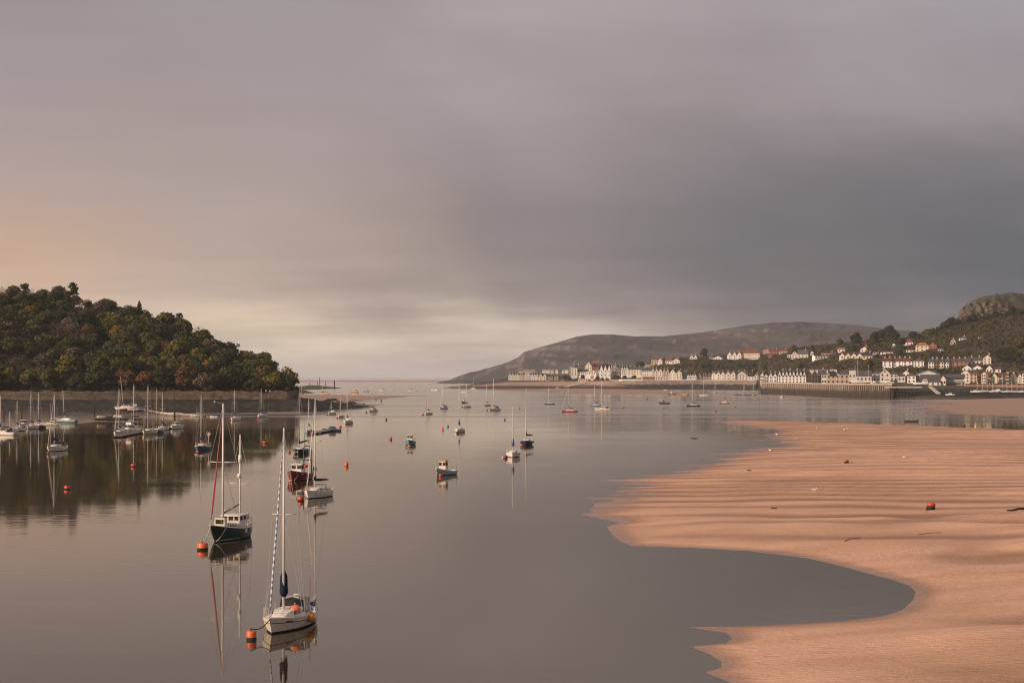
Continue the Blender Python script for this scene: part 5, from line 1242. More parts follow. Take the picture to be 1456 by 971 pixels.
def sausage(b, p0, p1, r0, r1, n=8, k=7, sag=0.0, mi=0, seed=0):
    p0, p1 = Vector(p0), Vector(p1); rg = random.Random(seed); pts, rs = [], []
    for i in range(k):
        f = i / (k - 1); p = p0.lerp(p1, f); p.z -= sag * math.sin(math.pi * f); pts.append(p)
        e = min(1, 0.35 + 3.2 * min(f, 1 - f)); rs.append((r0 + (r1 - r0) * f) * e * rg.uniform(0.88, 1.12))
    b.tube(pts, rs, n, mi)
def sloop(label, loc, psi, L=7.8, hull='white', H=10.5, cover='navy', boom=True, furl=None, stripe=None, detail=1, group=None, name='sailing_boat', mast_t=0.60, spread=True, boomdir=0.0, hood=None, lean=0.0, mastcol=ALLOY, keel=False, anti='anti', B=None, vcover=False, boomlift=0.0):
    """one masted yacht; H = mast head above the water"""
    t = thing(name, label, 'sailing boat', loc, R(psi), group)
    if lean: t.rotation_euler = (R(lean), 0, R(psi))
    B = B or 0.345 * L; fbow, fst = 0.128 * L, 0.098 * L
    st = hull_shape(L, B, fbow, fst)
    hc = HC[hull] if isinstance(hull, str) else hull
    strip = M['stripe_' + stripe] if stripe else M['paint']
    ho = hull_meshes(st, None).build('hull', [M['paint'], M[anti], strip], t, hc)
    if keel:
        b = MB(); b.box((0.02 * L, 0, -0.75), (0.3 * L, 0.22, 1.3)); b.box((-0.38 * L, 0, -0.7), (0.08 * L, 0.1, 1.0)); b.build('keel', M[anti], t)
    deck_mesh(st).build('deck', M['gel'], t, (0.66, 0.61, 0.54))
    ch = 0.055 * L
    ca = cabin_loft(st, 0.30, 0.74, 0.60, ch).build('cabin', M['gel'], t, (0.72, 0.67, 0.60))
    cabin_glass(st, 0.33, 0.62, 0.60, ch, n=3).build('cabin_window', M['glass'], ca)
    x, y, z = at_t(st, 0.14)
    MB().box((x, 0, z + 0.02), (0.20 * L, B * 0.52, 0.16)).build('cockpit', M['gel'], t, (0.18, 0.16, 0.14))
    mx, my, mz = at_t(st, mast_t); zm = mz + ch
    r0 = 0.078 if detail else 0.105
    ma = MB().tube([(mx, 0, mz), (mx, 0, zm + (H - zm) * .5), (mx, 0, H)], [r0, r0 * 0.95, r0 * 0.72], 8).build('mast', M['metal'], t, mastcol)
    sw = 0.095 * L
    if spread:
        b = MB(); zs = zm + (H - zm) * 0.52
        b.tube([(mx, 0, zs), (mx - 0.15, sw, zs + .03)], 0.028, 5); b.tube([(mx, 0, zs), (mx - 0.15, -sw, zs + .03)], 0.028, 5)
        b.build('spreader', M['metal'], ma, mastcol)
    if detail:
        MB().tube([(mx + .05, 0, H), (mx - .25, 0, H + .12), (mx - .3, 0, H + .45)], 0.012, 4).build('masthead_aerial', M['metal'], ma, (.2, .2, .2))
    b = MB(); rw = 0.011 if detail else 0.014; bx, by, bz = at_t(st, 0.995); sx_, sy_, sz_ = at_t(st, 0.0)
    b.tube([(mx, 0, H - .05), (sx_, 0, sz_)], rw, 4, cap=False)
    for sg in (-1, 1):
        x, y, z = at_t(st, mast_t - 0.05)
        zs = zm + (H - zm) * 0.52
        b.tube([(x, sg * y * .95, z), (mx - .15, sg * sw, zs), (mx, 0, H - .1)], rw, 4, cap=False)
        b.tube([(x + .3, sg * y * .95, z), (mx, 0, zs)], rw, 4, cap=False)
    b.tube([(bx - .05, 0, bz), (mx + .05, 0, H - .15)], rw, 4, cap=False)
    b.build('rigging', M['wire'], t, (0.45, 0.43, 0.41))
    if furl:
        b = MB(); p0, p1 = Vector((bx - .12, 0, bz + .5)), Vector((mx + .12, 0, H - .7))
        pts = [p0.lerp(p1, k / 8) for k in range(9)]; b.tube(pts, [.04, .06, .06, .06, .055, .05, .045, .04, .025], 6)
        b.build('furled_sail', M['candy'] if furl == 'candy' else M['cloth'], t, {'white': (.72, .68, .62), 'blue': (.06, .12, .26), 'red': (.42, .05, .05), 'teal': (.05, .16, .18), 'candy': (.7, .7, .7)}[furl])
    if boom:
        bl = 0.40 * L; zb = zm + 0.75; dx, dy = -math.cos(R(boomdir)), -math.sin(R(boomdir))
        bo = MB().tube([(mx, 0, zb), (mx + dx * bl, dy * bl, zb + boomlift)], 0.06, 6).build('boom', M['metal'], t, mastcol)
        if cover:
            b = MB(); cc = HC.get(cover, (0.02, 0.035, 0.08))
            sausage(b, (mx + dx * .1, dy * .1, zb + .18), (mx + dx * bl * .94, dy * bl * .94, zb + .13 + boomlift), .24, .12, 8, 8, 0.03, seed=int(L * 100))
            b.tube([(mx, 0, zb + .1), (mx + dx * .1, dy * .1, zb + 1.1)], [.2, .07], 7)
            if vcover: sausage(b, (mx - .05, 0, zb - .1), (mx + dx * .3, dy * .3, zb + 1.6), .30, .2, 8, 6, 0, seed=3)
            b.build('sail_cover', M['cloth'], bo, cc)
    if hood:
        b = MB(); x, y, z = at_t(st, 0.31); w = y * .6; zz = z + ch * .8
        P = [(x - .75, w * 1.05, zz - .1), (x - .75, w, zz + .55), (x - .75, 0, zz + .68), (x - .75, -w, zz + .55), (x - .75, -w * 1.05, zz - .1)]; Q = [(x + .35, v[1] * .9, zz - .1 if abs(v[1]) > w else zz + .05) for v in P]
        b.add(P + Q, [(k, k + 1, k + 6, k + 5) for k in range(4)] + [(5, 6, 7, 8, 9), (4, 3, 2, 1, 0)]); b.build('sprayhood', M['cloth'], t, HC.get(hood, hood if isinstance(hood, tuple) else (.02, .03, .07)))
    if detail: rails(st, near=detail > 1).build('guard_rail', M['wire'], t, (0.55, 0.53, 0.5))
    t['_st'] = 0; del t['_st']
    return t, st, (mx, mz, zm)
def cruiser(label, loc, psi, L=7.5, hull='white', fly=False, mast=0, group=None, name='motor_boat', house='white', roofc=None, aft=False, detail=1, open_=False, canopy=None, band=None):
    t = thing(name, label, 'motor boat', loc, R(psi), group)
    B = 0.36 * L; st = hull_shape(L, B, 0.15 * L, 0.115 * L, tr=0.88, rake=0.10, full=2.6)
    hull_meshes(st, None).build('hull', [M['paint'], M['anti'], M['stripe_' + band] if band else M['paint']], t, HC[hull] if isinstance(hull, str) else hull)
    deck_mesh(st).build('deck', M['gel'], t, (0.62, 0.58, 0.52))
    if not open_:
        a, c = (0.08, 0.42) if aft else (0.30, 0.70); h = 0.15 * L
        ca = cabin_loft(st, a, c, 0.74, h, front=0.45, top=0.80).build('cabin', M['gel'], t, HC[house] if isinstance(house, str) else house)
        cabin_glass(st, a + .02, c - .07, 0.74, h, top=.80, lo=.48, hi=.85, n=4, gap=.15).build('cabin_window', M['glass'], ca)
        x, y, z = at_t(st, c - 0.02); x2, y2, z2 = at_t(st, c - .13)
        q = [(x - .02, y * .5, z + h * .35), (x - .02, -y * .5, z + h * .35), (x2 + .05, -y2 * .5, z2 + h * .88), (x2 + .05, y2 * .5, z2 + h * .88)]
        MB().add(q + [(v[0] - .12, v[1], v[2] - .05) for v in q], [(0, 1, 2, 3), (7, 6, 5, 4), (0, 4, 5, 1), (1, 5, 6, 2), (2, 6, 7, 3), (3, 7, 4, 0)]).build('windscreen', M['glass'], ca)
        x, y, z = at_t(st, (a + c) / 2)
        if roofc: MB().box((x - .1, 0, z + h + .08), (L * (c - a) * .8, y * 1.25, .10)).build('cabin_roof', M['gel'], ca, HC.get(roofc, (.5, .5, .5)))
        if fly:
            MB().box((x - .3, 0, z + h + .35), (L * .22, y * 1.1, .6), 0, 0, 0.86).build('flybridge', M['gel'], ca, (.7, .66, .6))
            MB().tube([(x - .9, -y * .6, z + h), (x - 1.1, -y * .55, z + h + 1.3), (x - 1.1, y * .55, z + h + 1.3), (x - .9, y * .6, z + h)], .05, 5).build('radar_arch', M['metal'], ca, ALLOY)
        if mast: MB().tube([(x - .2, 0, z + h), (x - .2, 0, mast)], [.06, .035], 6).build('mast', M['metal'], t, ALLOY)
    else:
        x, y, z = at_t(st, 0.25); MB().box((x, 0, z - .05), (.22 * L, y * 1.1, .1)).build('thwart', M['wood'], t, (.2, .14, .09))
        x, y, z = at_t(st, 0.55); MB().box((x, 0, z - .05), (.10 * L, y * 1.4, .1)).build('thwart', M['wood'], t, (.2, .14, .09))
        x, y, z = at_t(st, 0.0); b = MB(); b.box((x - .12, 0, z + .12), (.28, .3, .5), 0, 0, .8); b.box((x - .15, 0, z - .45), (.12, .1, .8)); b.build('outboard_motor', M['anti'], t)
        if mast: x, y, z = at_t(st, .6); MB().tube([(x, 0, z), (x, 0, mast)], [.06, .04], 6).build('mast', M['metal'], t, ALLOY)
    if canopy: 
        x, y, z = at_t(st, .16); MB().box((x, 0, z + .45), (.22 * L, y * 1.5, .9), 0, 0, .86).build('canopy', M['cloth'], t, HC.get(canopy, (.02, .03, .06)))
    if detail: rails(st, .5, False, .35, .985).build('guard_rail', M['wire'], t, (.55, .53, .5))
    return t, st
def workboat(label, loc, psi, L=7.5, hull='teal', house='white', roofc='white', fore=True, group=None, band=None, mast=None, H=0.27):
    """small fishing boat with an upright wheelhouse"""
    t = thing('fishing_boat', label, 'fishing boat', loc, R(psi), group); B = .37 * L
    st = hull_shape(L, B, .19 * L, .115 * L, tr=.78, rake=.08, full=2.5, sheer=.18)
    hull_meshes(st, None).build('hull', [M['paint'], M['anti'], M['stripe_' + band] if band else M['paint']], t, HC[hull] if isinstance(hull, str) else hull)
    deck_mesh(st, .25, .02).build('deck', M['gel'], t, (.35, .32, .29))
    tc_ = .58 if fore else .33; x, y, z = at_t(st, tc_); w, l, h = y * 1.05, .17 * L, H * L; z -= .3
    b = MB(); b.box((x, 0, z + h / 2), (l, w, h), 0, 0, .9); wh = b.build('wheelhouse', M['gel'], t, HC[house] if isinstance(house, str) else house)
    g = MB()
    for yy in (-.26, .26): g.box((x + l * .47, yy * w, z + h * .73), (.10, w * .36, h * .3))
    for sg in (-1, 1): g.box((x, sg * w * .465, z + h * .73), (l * .62, .08, h * .3))
    for yy in (-.26, .26): g.box((x - l * .47, yy * w, z + h * .73), (.10, w * .34, h * .3))
    g.build('wheelhouse_window', M['glass'], wh)
    MB().box((x + .05, 0, z + h + .05), (l * 1.2, w * 1.08, .1)).build('wheelhouse_roof', M['gel'], wh, HC[roofc] if isinstance(roofc, str) else roofc)
    m_ = MB(); m_.tube([(x - .2, 0, z + h), (x - .2, 0, z + h + (mast or .16 * L))], [.05, .02], 5); m_.tube([(x - .2, -.3, z + h + .5), (x - .2, .3, z + h + .5)], .02, 4); m_.build('mast', M['metal'], t, (.4, .38, .36))
    xs, ys, zs_ = at_t(st, .06)
    MB().tube([(xs, ys * .85, zs_), (xs, ys * .8, zs_ + 1.5), (xs, -ys * .8, zs_ + 1.5), (xs, -ys * .85, zs_)], .04, 5).build('stern_gantry', M['metal'], t, (.3, .28, .26))
    rails(st, .45, False, .6, .985, .018).build('bow_rail', M['wire'], t, (.5, .48, .45))
    return t, st
for nm, c in (('navy', (.02, .03, .075)), ('red', (.35, .03, .03)), ('white', (.75, .72, .67)), ('brown', (.09, .022, .018)), ('teal', (.10, .22, .26)), ('blue', (.04, .10, .24))):
    m = Mat('stripe_' + nm, .4, .4); m.base(m.mix(m.noise(m.pos((1, 1, 1), True), 2.0), tuple(v * .8 for v in c), c)); M['stripe_' + nm] = m.m
m = Mat('red_antifouling', .8, .1); m.base(m.mix(m.noise(m.pos((1, 1, 1), True), 2.0), (.14, .012, .016), (.24, .02, .026))); M['redanti'] = m.m
m = Mat('spiral_stripe', .9, .1); wv = m.n('ShaderNodeTexWave', wave_type='BANDS', bands_direction='Z'); wv.inputs['Scale'].default_value = .8; wv.inputs['Distortion'].default_value = 2.5
m.L(m.pos((1, 1, 1), True), wv.inputs['Vector']); m.base(m.mix(m.rng(wv.outputs['Fac'], .2, .75), (.16, .22, .33), (.62, .61, .59))); M['candy'] = m.m
def buoy(label, px, py, d=0.55, h=0.5, col='red', kind='can', band=True, z=0.0, name='mooring_buoy', group='mooring buoys', tilt=None):
    C_ = {'red': (.55, .055, .03), 'orange': (.70, .13, .04), 'dark': (.035, .028, .028), 'yellow': (.75, .42, .03), 'green': (.03, .17, .09), 'white': (.7, .68, .64), 'maroon': (.16, .025, .025)}
    p = W(px, py, z); t = thing(name, label, 'buoy', p, random.uniform(0, 6), group); b = MB(); r = d / 2
    if kind == 'can': b.lathe([(0, -.3), (r * .92, -.28), (r, -.12), (r, h * .30), (r * .97, h * .88), (r * .86, h), (0, h)], (0, 0, 0), 16, mis=[1 if band else 0, 1 if band else 0, 1 if band else 0, 0, 0, 0] if False else [1, 1, 1 if band else 0, 0, 0, 0])
    else: b.ball((0, 0, h * .42), (r, r, h * .6), 14)
    b.build('float', [M['plastic'], M['anti']], t, C_[col])
    b = MB(); b.tube([(0, 0, h - .02), (0, 0, h + .07)], .05, 6); b.tube([(-.08, 0, h + .05), (-.04, 0, h + .16), (.04, 0, h + .16), (.08, 0, h + .05)], .018, 5); b.build('mooring_eye', M['anti'], t)
    if tilt: t.rotation_euler = tilt
    return t
def sc(y): return (y - 536) / CAM_H
def rope(label, p, q, sag=.25, r=.02, col=(.04, .04, .045)):
    b = MB(); p, q = Vector(p), Vector(q); P = [p.lerp(q, k / 8) - Vector((0, 0, sag * math.sin(math.pi * k / 8))) for k in range(9)]
    b.tube(P, r, 5); return tag(b.build('mooring_rope', M['cloth'], None, col), label, 'rope')
def place_bow(px, py, psi, Lw, z=0):
    b = W(px, py, z); d = Vector((math.cos(R(psi)), math.sin(R(psi)), 0)); return b - d * Lw

# A: white sloop nearest the camera
psi = -98.5; L = 7.9; loc = place_bow(386.6, 901.0, psi, L * .43)
t, st, (mx, mz, zm) = sloop('white sailing yacht nearest the camera with orange fenders and a navy mast cover', loc, psi, L, 'offwhite', H=12.35, cover='navy', furl='candy', stripe=None, detail=2, boomdir=12, vcover=True, mast_t=.60, B=2.8, boom=True, boomlift=.15)
# thin navy line along the topside, portlights, gear on deck
ln = MB()
for sg in (-1, 1):
    P = []
    for i in range(2, 19):
        a, b_ = st[i][1], st[i][2]; P.append((a[0] * .45 + b_[0] * .55, sg * (a[1] * .45 + b_[1] * .55 + .006), a[2] * .45 + b_[2] * .55))
    ln.tube(P, .022, 4)
ln.build('hull_line', M['stripe_navy'], t)
nm = MB()
for k in range(7):
    f = .84 - k * .012
    i = f * 18; a = st[int(i)][1]; b_ = st[int(i) + 1][1]; q = i - int(i)
    x = a[0] * (1 - q) + b_[0] * q; y = a[1] * (1 - q) + b_[1] * q
    nm.box((x, y + .0, a[2] - .10 + .012 * (k % 2)), (.055, .03, .055 + .02 * (k % 3)))
nm.build('name_mark', M['stripe_navy'], t)
x, y, z = at_t(st, .27)
b = MB(); P = [(x + .5, y * .62, z + .1), (x + .3, y * .58, z + .85), (x + .2, 0, z + 1.0), (x + .3, -y * .58, z + .85), (x + .5, -y * .62, z + .1)]; Q = [(v[0] - 1.0, v[1] * 1.08, v[2]) for v in P]
b.add(P + Q, [(k, k + 1, k + 6, k + 5) for k in range(4)], 0, True); b.add([(v[0] + .01, v[1] * .9, v[2] - .04) for v in P], [(0, 1, 2, 3, 4)], 1); b.build('sprayhood', [M['cloth'], M['glass']], t, (.45, .42, .36))
x, y, z = at_t(st, .03); b = MB(); b.box((x + .15, -.3, z + .75), (.2, .35, .3)); b.build('stern_box', M['plastic'], t, (.7, .68, .64))
b = MB(); b.ball((x + .25, .9 * y, z + .62), (.18, .10, .24), 10); b.build('lifebuoy', M['plastic'], t, (.72, .70, .66))
b = MB(); b.tube([(x + .05, .55, z), (x + .0, .55, z + 1.9)], .02, 5); b.build('ensign_staff', M['wood'], t, (.25, .09, .06))
b = MB(); b.box((x + .3, .75 * y, z + .3), (.5, .3, .22)); b.build('deck_bag', M['cloth'], t, (.03, .08, .30))
def fender(px, label, p, r, col, parent_loc, rz):
    q = Vector(p); q.rotate(Matrix.Rotation(rz, 3, 'Z')); q = q + parent_loc
    f = thing('fender', label, 'fender', q); b = MB(); b.ball((0, 0, 0), r, 14); b.tube([(0, 0, r * .9 if not isinstance(r, tuple) else r[2] * .9), (0, 0, (r if not isinstance(r, tuple) else r[2]) + .12)], .05, 6); b.build('float', M['plastic'], f, col); return f
x, y, z = at_t(st, .50); fender(0, 'pinkish orange buoy lying on the foredeck of the nearest yacht', (x + .35, .62, z + .42), (.36, .27, .26), (.75, .20, .11), t.location, R(psi))
x, y, z = at_t(st, .48); fender(0, 'round orange fender hanging on the quarter of the nearest yacht', (x, y * .95 + .17, .55), (.26, .24, .28), (.72, .22, .03), t.location, R(psi))
fender(0, 'white fender hanging right behind the round orange one', (x - 1.1, y * .95 + .15, .55), (.17, .17, .42), (.74, .72, .68), t.location, R(psi))
bw = Vector((at_t(st, .985)[0], 0, at_t(st, .985)[2])); bw.rotate(Matrix.Rotation(R(psi), 3, 'Z')); bw += t.location
by_ = buoy('orange can buoy holding the nearest white yacht', 357.5, 909, .60, .52, 'orange', group=None); rope('dark mooring rope from the nearest yacht bow to its orange buoy', bw - Vector((0, 0, .05)), by_.location + Vector((.1, 0, .62)), .22, .03)

# B: green ketch with red furled sail
psi = -101.0; L = 9.6; B = 2.95; loc = place_bow(303.5, 771.5, psi, L * .41)
t = thing('ketch', 'dark green two masted motor sailer with white wheelhouse and red furled sail', 'sailing boat', loc, R(psi))
st = hull_shape(L, B, 1.72, 1.15, tr=.62, rake=.13, full=2.1, sheer=.22, zk=-.6, wl=.82)
hull_meshes(st, None).build('hull', [M['paint'], M['anti'], M['paint']], t, HC['green'])
b = MB()
for sg in (-1, 1):
    P = [(st[i][0][0] * .6 + st[i][1][0] * .4, sg * (st[i][0][1] + .01), st[i][0][2] - .02) for i in range(19)]; b.tube(P, .05, 5)
b.build('gunwale', M['gel'], t, (.68, .62, .54))
b = MB()
for sg in (-1, 1):
    P = [(st[i][3][0], sg * (st[i][3][1] + .012), .16) for i in range(10, 19)]; b.tube(P, .05, 4)
b.build('boot_line', M['paint'], t, (.45, .55, .50))
for sg in (-1, 1):
    b = MB()
    for i in range(2, 9):
        a, c = st[i], st[i + 1]; q = [(a[1][0], sg * (a[1][1] + .012), a[0][2] - .06), (c[1][0], sg * (c[1][1] + .012), c[0][2] - .06), (c[1][0], sg * (c[1][1] + .010), c[0][2] - .30), (a[1][0], sg * (a[1][1] + .010), a[0][2] - .30)]
        o = [(v[0], v[1] - sg * .05, v[2]) for v in q]; b.add(q + o, [(0, 1, 2, 3), (7, 6, 5, 4), (0, 4, 5, 1), (3, 2, 6, 7), (1, 5, 6, 2), (0, 3, 7, 4)])
    b.build('rubbing_band', M['stripe_brown'], t)
deck_mesh(st, .12, .04).build('deck', M['gel'], t, (.58, .52, .45))
x, y, z = at_t(st, .60); ca = cabin_loft(st, .44, .74, .62, .50, front=.3).build('cabin', M['gel'], t, (.70, .64, .55)); cabin_glass(st, .47, .68, .62, .5, n=3).build('cabin_window', M['glass'], ca)
x, y, z = at_t(st, .30); wl_, ww, wh_ = 2.2, 1.75, 1.28; z -= .15
b = MB(); b.box((x, 0, z + .42), (wl_, ww, .85)); b.box((x, 0, z + wh_ + .04), (wl_ + .35, ww + .25, .12), 0, 0, .95)
for cx in (-.47, 0.0, .47):
    for cy in (-.48, .48): b.box((x + cx * wl_, cy * ww, z + wh_ * .65), (.13, .09, wh_ * .72))
for cy in (-.17, .17): b.box((x + .47 * wl_, cy * ww, z + wh_ * .65), (.09, .1, wh_ * .72))
whs = b.build('wheelhouse', M['gel'], t, (.72, .66, .57))
MB().box((x, 0, z + wh_ * .68), (wl_ * .9, ww * .9, wh_ * .58)).build('wheelhouse_glass', M['glass'], whs)
MB().box((x + .6, .62, z + wh_ * .62), (.12, .3, .6)).build('oilskin_jacket', M['cloth'], whs, (.75, .42, .05)) if False else None
x2 = at_t(st, .72); b = MB(); b.box((x2[0], 0, x2[2] + .42), (.8, 1.05, .9), 0, 0, .92); fh = b.build('forward_hatch_house', M['gel'], t, (.70, .62, .50)); MB().box((x2[0] + .37, 0, x2[2] + .55), (.12, .75, .42)).build('window', M['glass'], fh)
mx_ = at_t(st, .66); mh = 13.0
ma = MB().tube([(mx_[0], 0, mx_[2]), (mx_[0], 0, mh * .55), (mx_[0], 0, mh)], [.115, .105, .085], 8).build('main_mast', M['metal'], t, ALLOY)
b = MB()
for sg in (-1, 1): b.tube([(mx_[0], 0, 7.4), (mx_[0] - .1, sg * 1.35, 7.45)], .04, 5)
b.build('spreader', M['metal'], ma, ALLOY)
b = MB(); b.tube([(mx_[0] + .1, -.05, mh), (mx_[0] + .5, -.6, mh + .12)], .02, 4); b.ball((mx_[0] + .55, -.65, mh + .15), .09, 6); b.build('masthead_fitting', M['plastic'], ma, (.7, .66, .6))
mz_ = at_t(st, .12); zh = 9.9
mi_ = MB().tube([(mz_[0], 0, mz_[2]), (mz_[0], 0, zh)], [.10, .075], 8).build('mizzen_mast', M['metal'], t, ALLOY)
b = MB()
for sg in (-1, 1): b.tube([(mz_[0], 0, 5.1), (mz_[0], sg * 1.05, 5.15)], .035, 5); b.tube([(mz_[0], sg * 1.05, 5.15), (mz_[0], sg * 1.05, 5.5)], .02, 4)
b.build('spreader', M['metal'], mi_, ALLOY)
b = MB(); b.lathe([(0, 0), (.2, .02), (.22, .2), (.16, .36), (0, .4)], (mz_[0] + .3, 0, 5.75), 12); b.tube([(mz_[0], 0, 5.7), (mz_[0] + .5, 0, 5.72)], .06, 5); b.tube([(mz_[0] + .03, 0, 7.2), (mz_[0] + .03, 0, 7.95)], .17, 10); b.build('radar_dome', M['plastic'], mi_, (.74, .70, .64))
b = MB(); bx = at_t(st, .995); p0, p1 = Vector((bx[0] - .2, 0, bx[2] + .5)), Vector((mx_[0] + .15, 0, mh - .9)); b.tube([p0.lerp(p1, k / 8) for k in range(9)], [.05, .075, .08, .075, .075, .07, .06, .05, .03], 7); b.build('furled_sail', M['cloth'], t, (.40, .05, .045))
b = MB(); b.tube([(mx_[0], 0, mh - .1), (bx[0], 0, bx[2])], .015, 4); xx = at_t(st, .58)
for sg in (-1, 1):
    b.tube([(xx[0], sg * xx[1] * .97, xx[2]), (mx_[0] - .1, sg * 1.35, 7.45), (mx_[0], 0, mh - .2)], .015, 4); b.tube([(xx[0] - .5, sg * xx[1] * .97, xx[2]), (mx_[0], 0, 7.3)], .015, 4)
    q = at_t(st, .08); b.tube([(q[0], sg * q[1], q[2]), (mz_[0], sg * 1.05, 5.15), (mz_[0], 0, zh - .2)], .015, 4); b.tube([(q[0] + 1, sg * q[1], q[2]), (mz_[0], 0, 6.5)], .012, 4)
b.tube([(mx_[0], 0, mh - .2), (mz_[0], 0, zh - .1)], .012, 4); b.build('rigging', M['wire'], t, (.42, .40, .38))
bo = MB().tube([(mx_[0], 0, mx_[2] + 1.35), (at_t(st, .2)[0], .1, mx_[2] + 1.9)], .08, 6).build('boom', M['wood'], t, (.30, .17, .10))
b = MB(); sausage(b, (mx_[0] - .3, 0, mx_[2] + 1.5), (at_t(st, .30)[0], .05, mx_[2] + 1.72), .17, .13, 8, 8, .02, 0, 5); b.build('sail_cover', M['cloth'], bo, (.66, .60, .52))
rails(st, .60, False, .02, .985, .016).build('guard_rail', M['wire'], t, (.5, .48, .45))
b = MB(); b.ball((at_t(st, .03)[0], .5, at_t(st, .03)[2] + .8), (.3, .2, .35), 8); b.build('dan_buoy', M['plastic'], t, (.68, .64, .58))
for xx, cc in ((.42, (.7, .66, .6)), (.20, (.7, .66, .6))):
    q = at_t(st, xx); MB().box((q[0], q[1] + .06, q[2] - .28), (.35, .14, .34)).build('fender_board', M['plastic'], t, cc)
bw = Vector((bx[0] - .05, 0, bx[2] - .1)); bw.rotate(Matrix.Rotation(R(psi), 3, 'Z')); bw += t.location
by_ = buoy('big orange can buoy with a black foot ahead of the green ketch', 288, 781.5, 1.0, .62, 'orange', group=None)
rope('pale bow rope with a white float between the green ketch and its buoy', bw, by_.location + Vector((.1, .1, .65)), .2, .05, (.58, .52, .44))
q2 = at_t(st, .80); s2 = Vector((q2[0], q2[1], q2[2])); s2.rotate(Matrix.Rotation(R(psi), 3, 'Z')); s2 += t.location
rope('slack pale rope hanging down the side of the green ketch bow', s2, t.location + Vector((math.cos(R(psi)) * L * .43 + .35, math.sin(R(psi)) * L * .43, .15)), .15, .04, (.58, .52, .44))

# C: white sloop with black and orange boom cover
psi = -101; L = 8.6; loc = place_bow(438.5, 709, psi, L * .43)
t, st, q = sloop('clean white yacht with a black boom cover edged orange, right of the red fishing boat', loc, psi, L, 'white', H=12.7, cover='black', furl='white', detail=2, boomdir=-14, mast_t=.60, B=2.9)
x, y, z = at_t(st, .33); b = MB(); b.tube([(x, y * .62, z + .1), (x - .05, y * .5, z + .75), (x - .05, -y * .5, z + .75), (x, -y * .62, z + .1)], .06, 6); b.build('sprayhood_frame', M['cloth'], t, (.03, .03, .035))
bo = [c for c in t.children if c.name.startswith('boom')][0]; b = MB(); zb = q[2] + .98; b.tube([(q[0] - .5, -.22 + .1, zb), (q[0] - 3.0, .60 - .05, zb - .02)], .05, 5); b.build('cover_edging', M['cloth'], bo, (.62, .33, .06))
buoy('red topped dark buoy left of the clean white yacht bow', 427.5, 712, .75, .55, 'red')

# D: red fishing boat
psi = -99; L = 8.6; loc = place_bow(415, 684, psi, L * .44)
t, st = workboat('red fishing boat with a white wheelhouse and black gantry poles', loc, psi, L, (.19, .018, .022), 'white', 'white', True, mast=2.2, H=.19)
b = MB(); q = at_t(st, .10); z = q[2]
b.tube([(q[0], q[1] * .8, z), (q[0], q[1] * .8, z + 3.3), (q[0] - .3, q[1] * .5, z + 4.0), (q[0] - .3, -q[1] * .1, z + 4.1)], .095, 6); b.tube([(q[0] + .5, 0, z), (q[0] + .5, 0, z + 3.8)], .08, 6)
b.tube([(q[0], q[1] * .9, z + 1.9), (q[0], -q[1] * .9, z + 1.9)], .08, 6); b.tube([(q[0], -q[1] * .85, z), (q[0], -q[1] * .85, z + 2.4)], .08, 6); b.build('gantry', M['metal'], t, (.04, .04, .045))
b = MB(); b.ball((q[0] + .1, q[1] + .25, z + .55), (.4, .3, .5), 8); b.build('tyre_fender', M['anti'], t)
b = MB(); [b.ball((q[0] + .6 + .35 * k, (-1) ** k * .5, z + 1.0 + .2 * (k % 2)), .24, 8) for k in range(4)]; b.build('net_float', M['plastic'], t, (.45, .05, .05))
b = MB()
for k in range(5):
    r = st[14][1]; r2 = st[13][1]; f = k / 5; b.box((r[0] * (1 - f) + r2[0] * f, r[1] * (1 - f) + r2[1] * f + .0, r[2] - .12), (.09, .05, .11))
b.build('name_mark', M['stripe_white'], t)
b = MB(); q = at_t(st, .9); b.tube([(q[0], q[1] + .02, q[2]), (q[0] - .2, q[1] + .1, q[2] * .5), (q[0] + .4, q[1] * .6, .05)], .035, 5); b.build('bow_rope', M['cloth'], t, (.55, .5, .42))
MB().box((at_t(st, .955)[0], -.32, .55), (.9, .08, 1.0)).build('bow_board', M['paint'], t, (.50, .05, .04)) if False else None
buoy('orange float under the bow of the red fishing boat', 413.5, 685, .55, .35, 'orange', group=None)

# E: black gaffer
psi = -98; L = 8.2; loc = place_bow(421, 645.5, psi, L * .43)
t, st, q = sloop('black hulled yacht with a brown boom cover moored behind the red fishing boat', loc, psi, L, 'black', H=12.9, cover='maroon', detail=1, boomdir=-20, mast_t=.62, mastcol=(.25, .23, .21), boomlift=.5)
for k, sy in enumerate((.25, -.2)):
    qx = at_t(st, .93); b = MB(); b.ball((qx[0] + .1, sy, .45), (.2, .2, .14), 8); b.build('bow_fender', M['plastic'], t, (.7, .66, .6))
b = MB(); qq = at_t(st, .10); b.tube([(qq[0], 0, qq[2]), (qq[0], 0, 6.5)], [.08, .05], 6); b.build('mizzen_mast', M['metal'], t, (.3, .28, .26))
buoy('small red buoy at the black yacht bow', 411.8, 643.5, .45, .4, 'red')

# F: white sloop on its own at the left
t, st, q = sloop('white yacht lying alone on dark water left of the pontoon, red buoy at its bow', W(79, 641), -97.5, 9.0, 'white', H=11.9, cover='navy', furl='white', detail=2, hood='navy')
buoy('small red buoy at the bow of the lone white yacht', 68.5, 645.5, .5, .4, 'red')
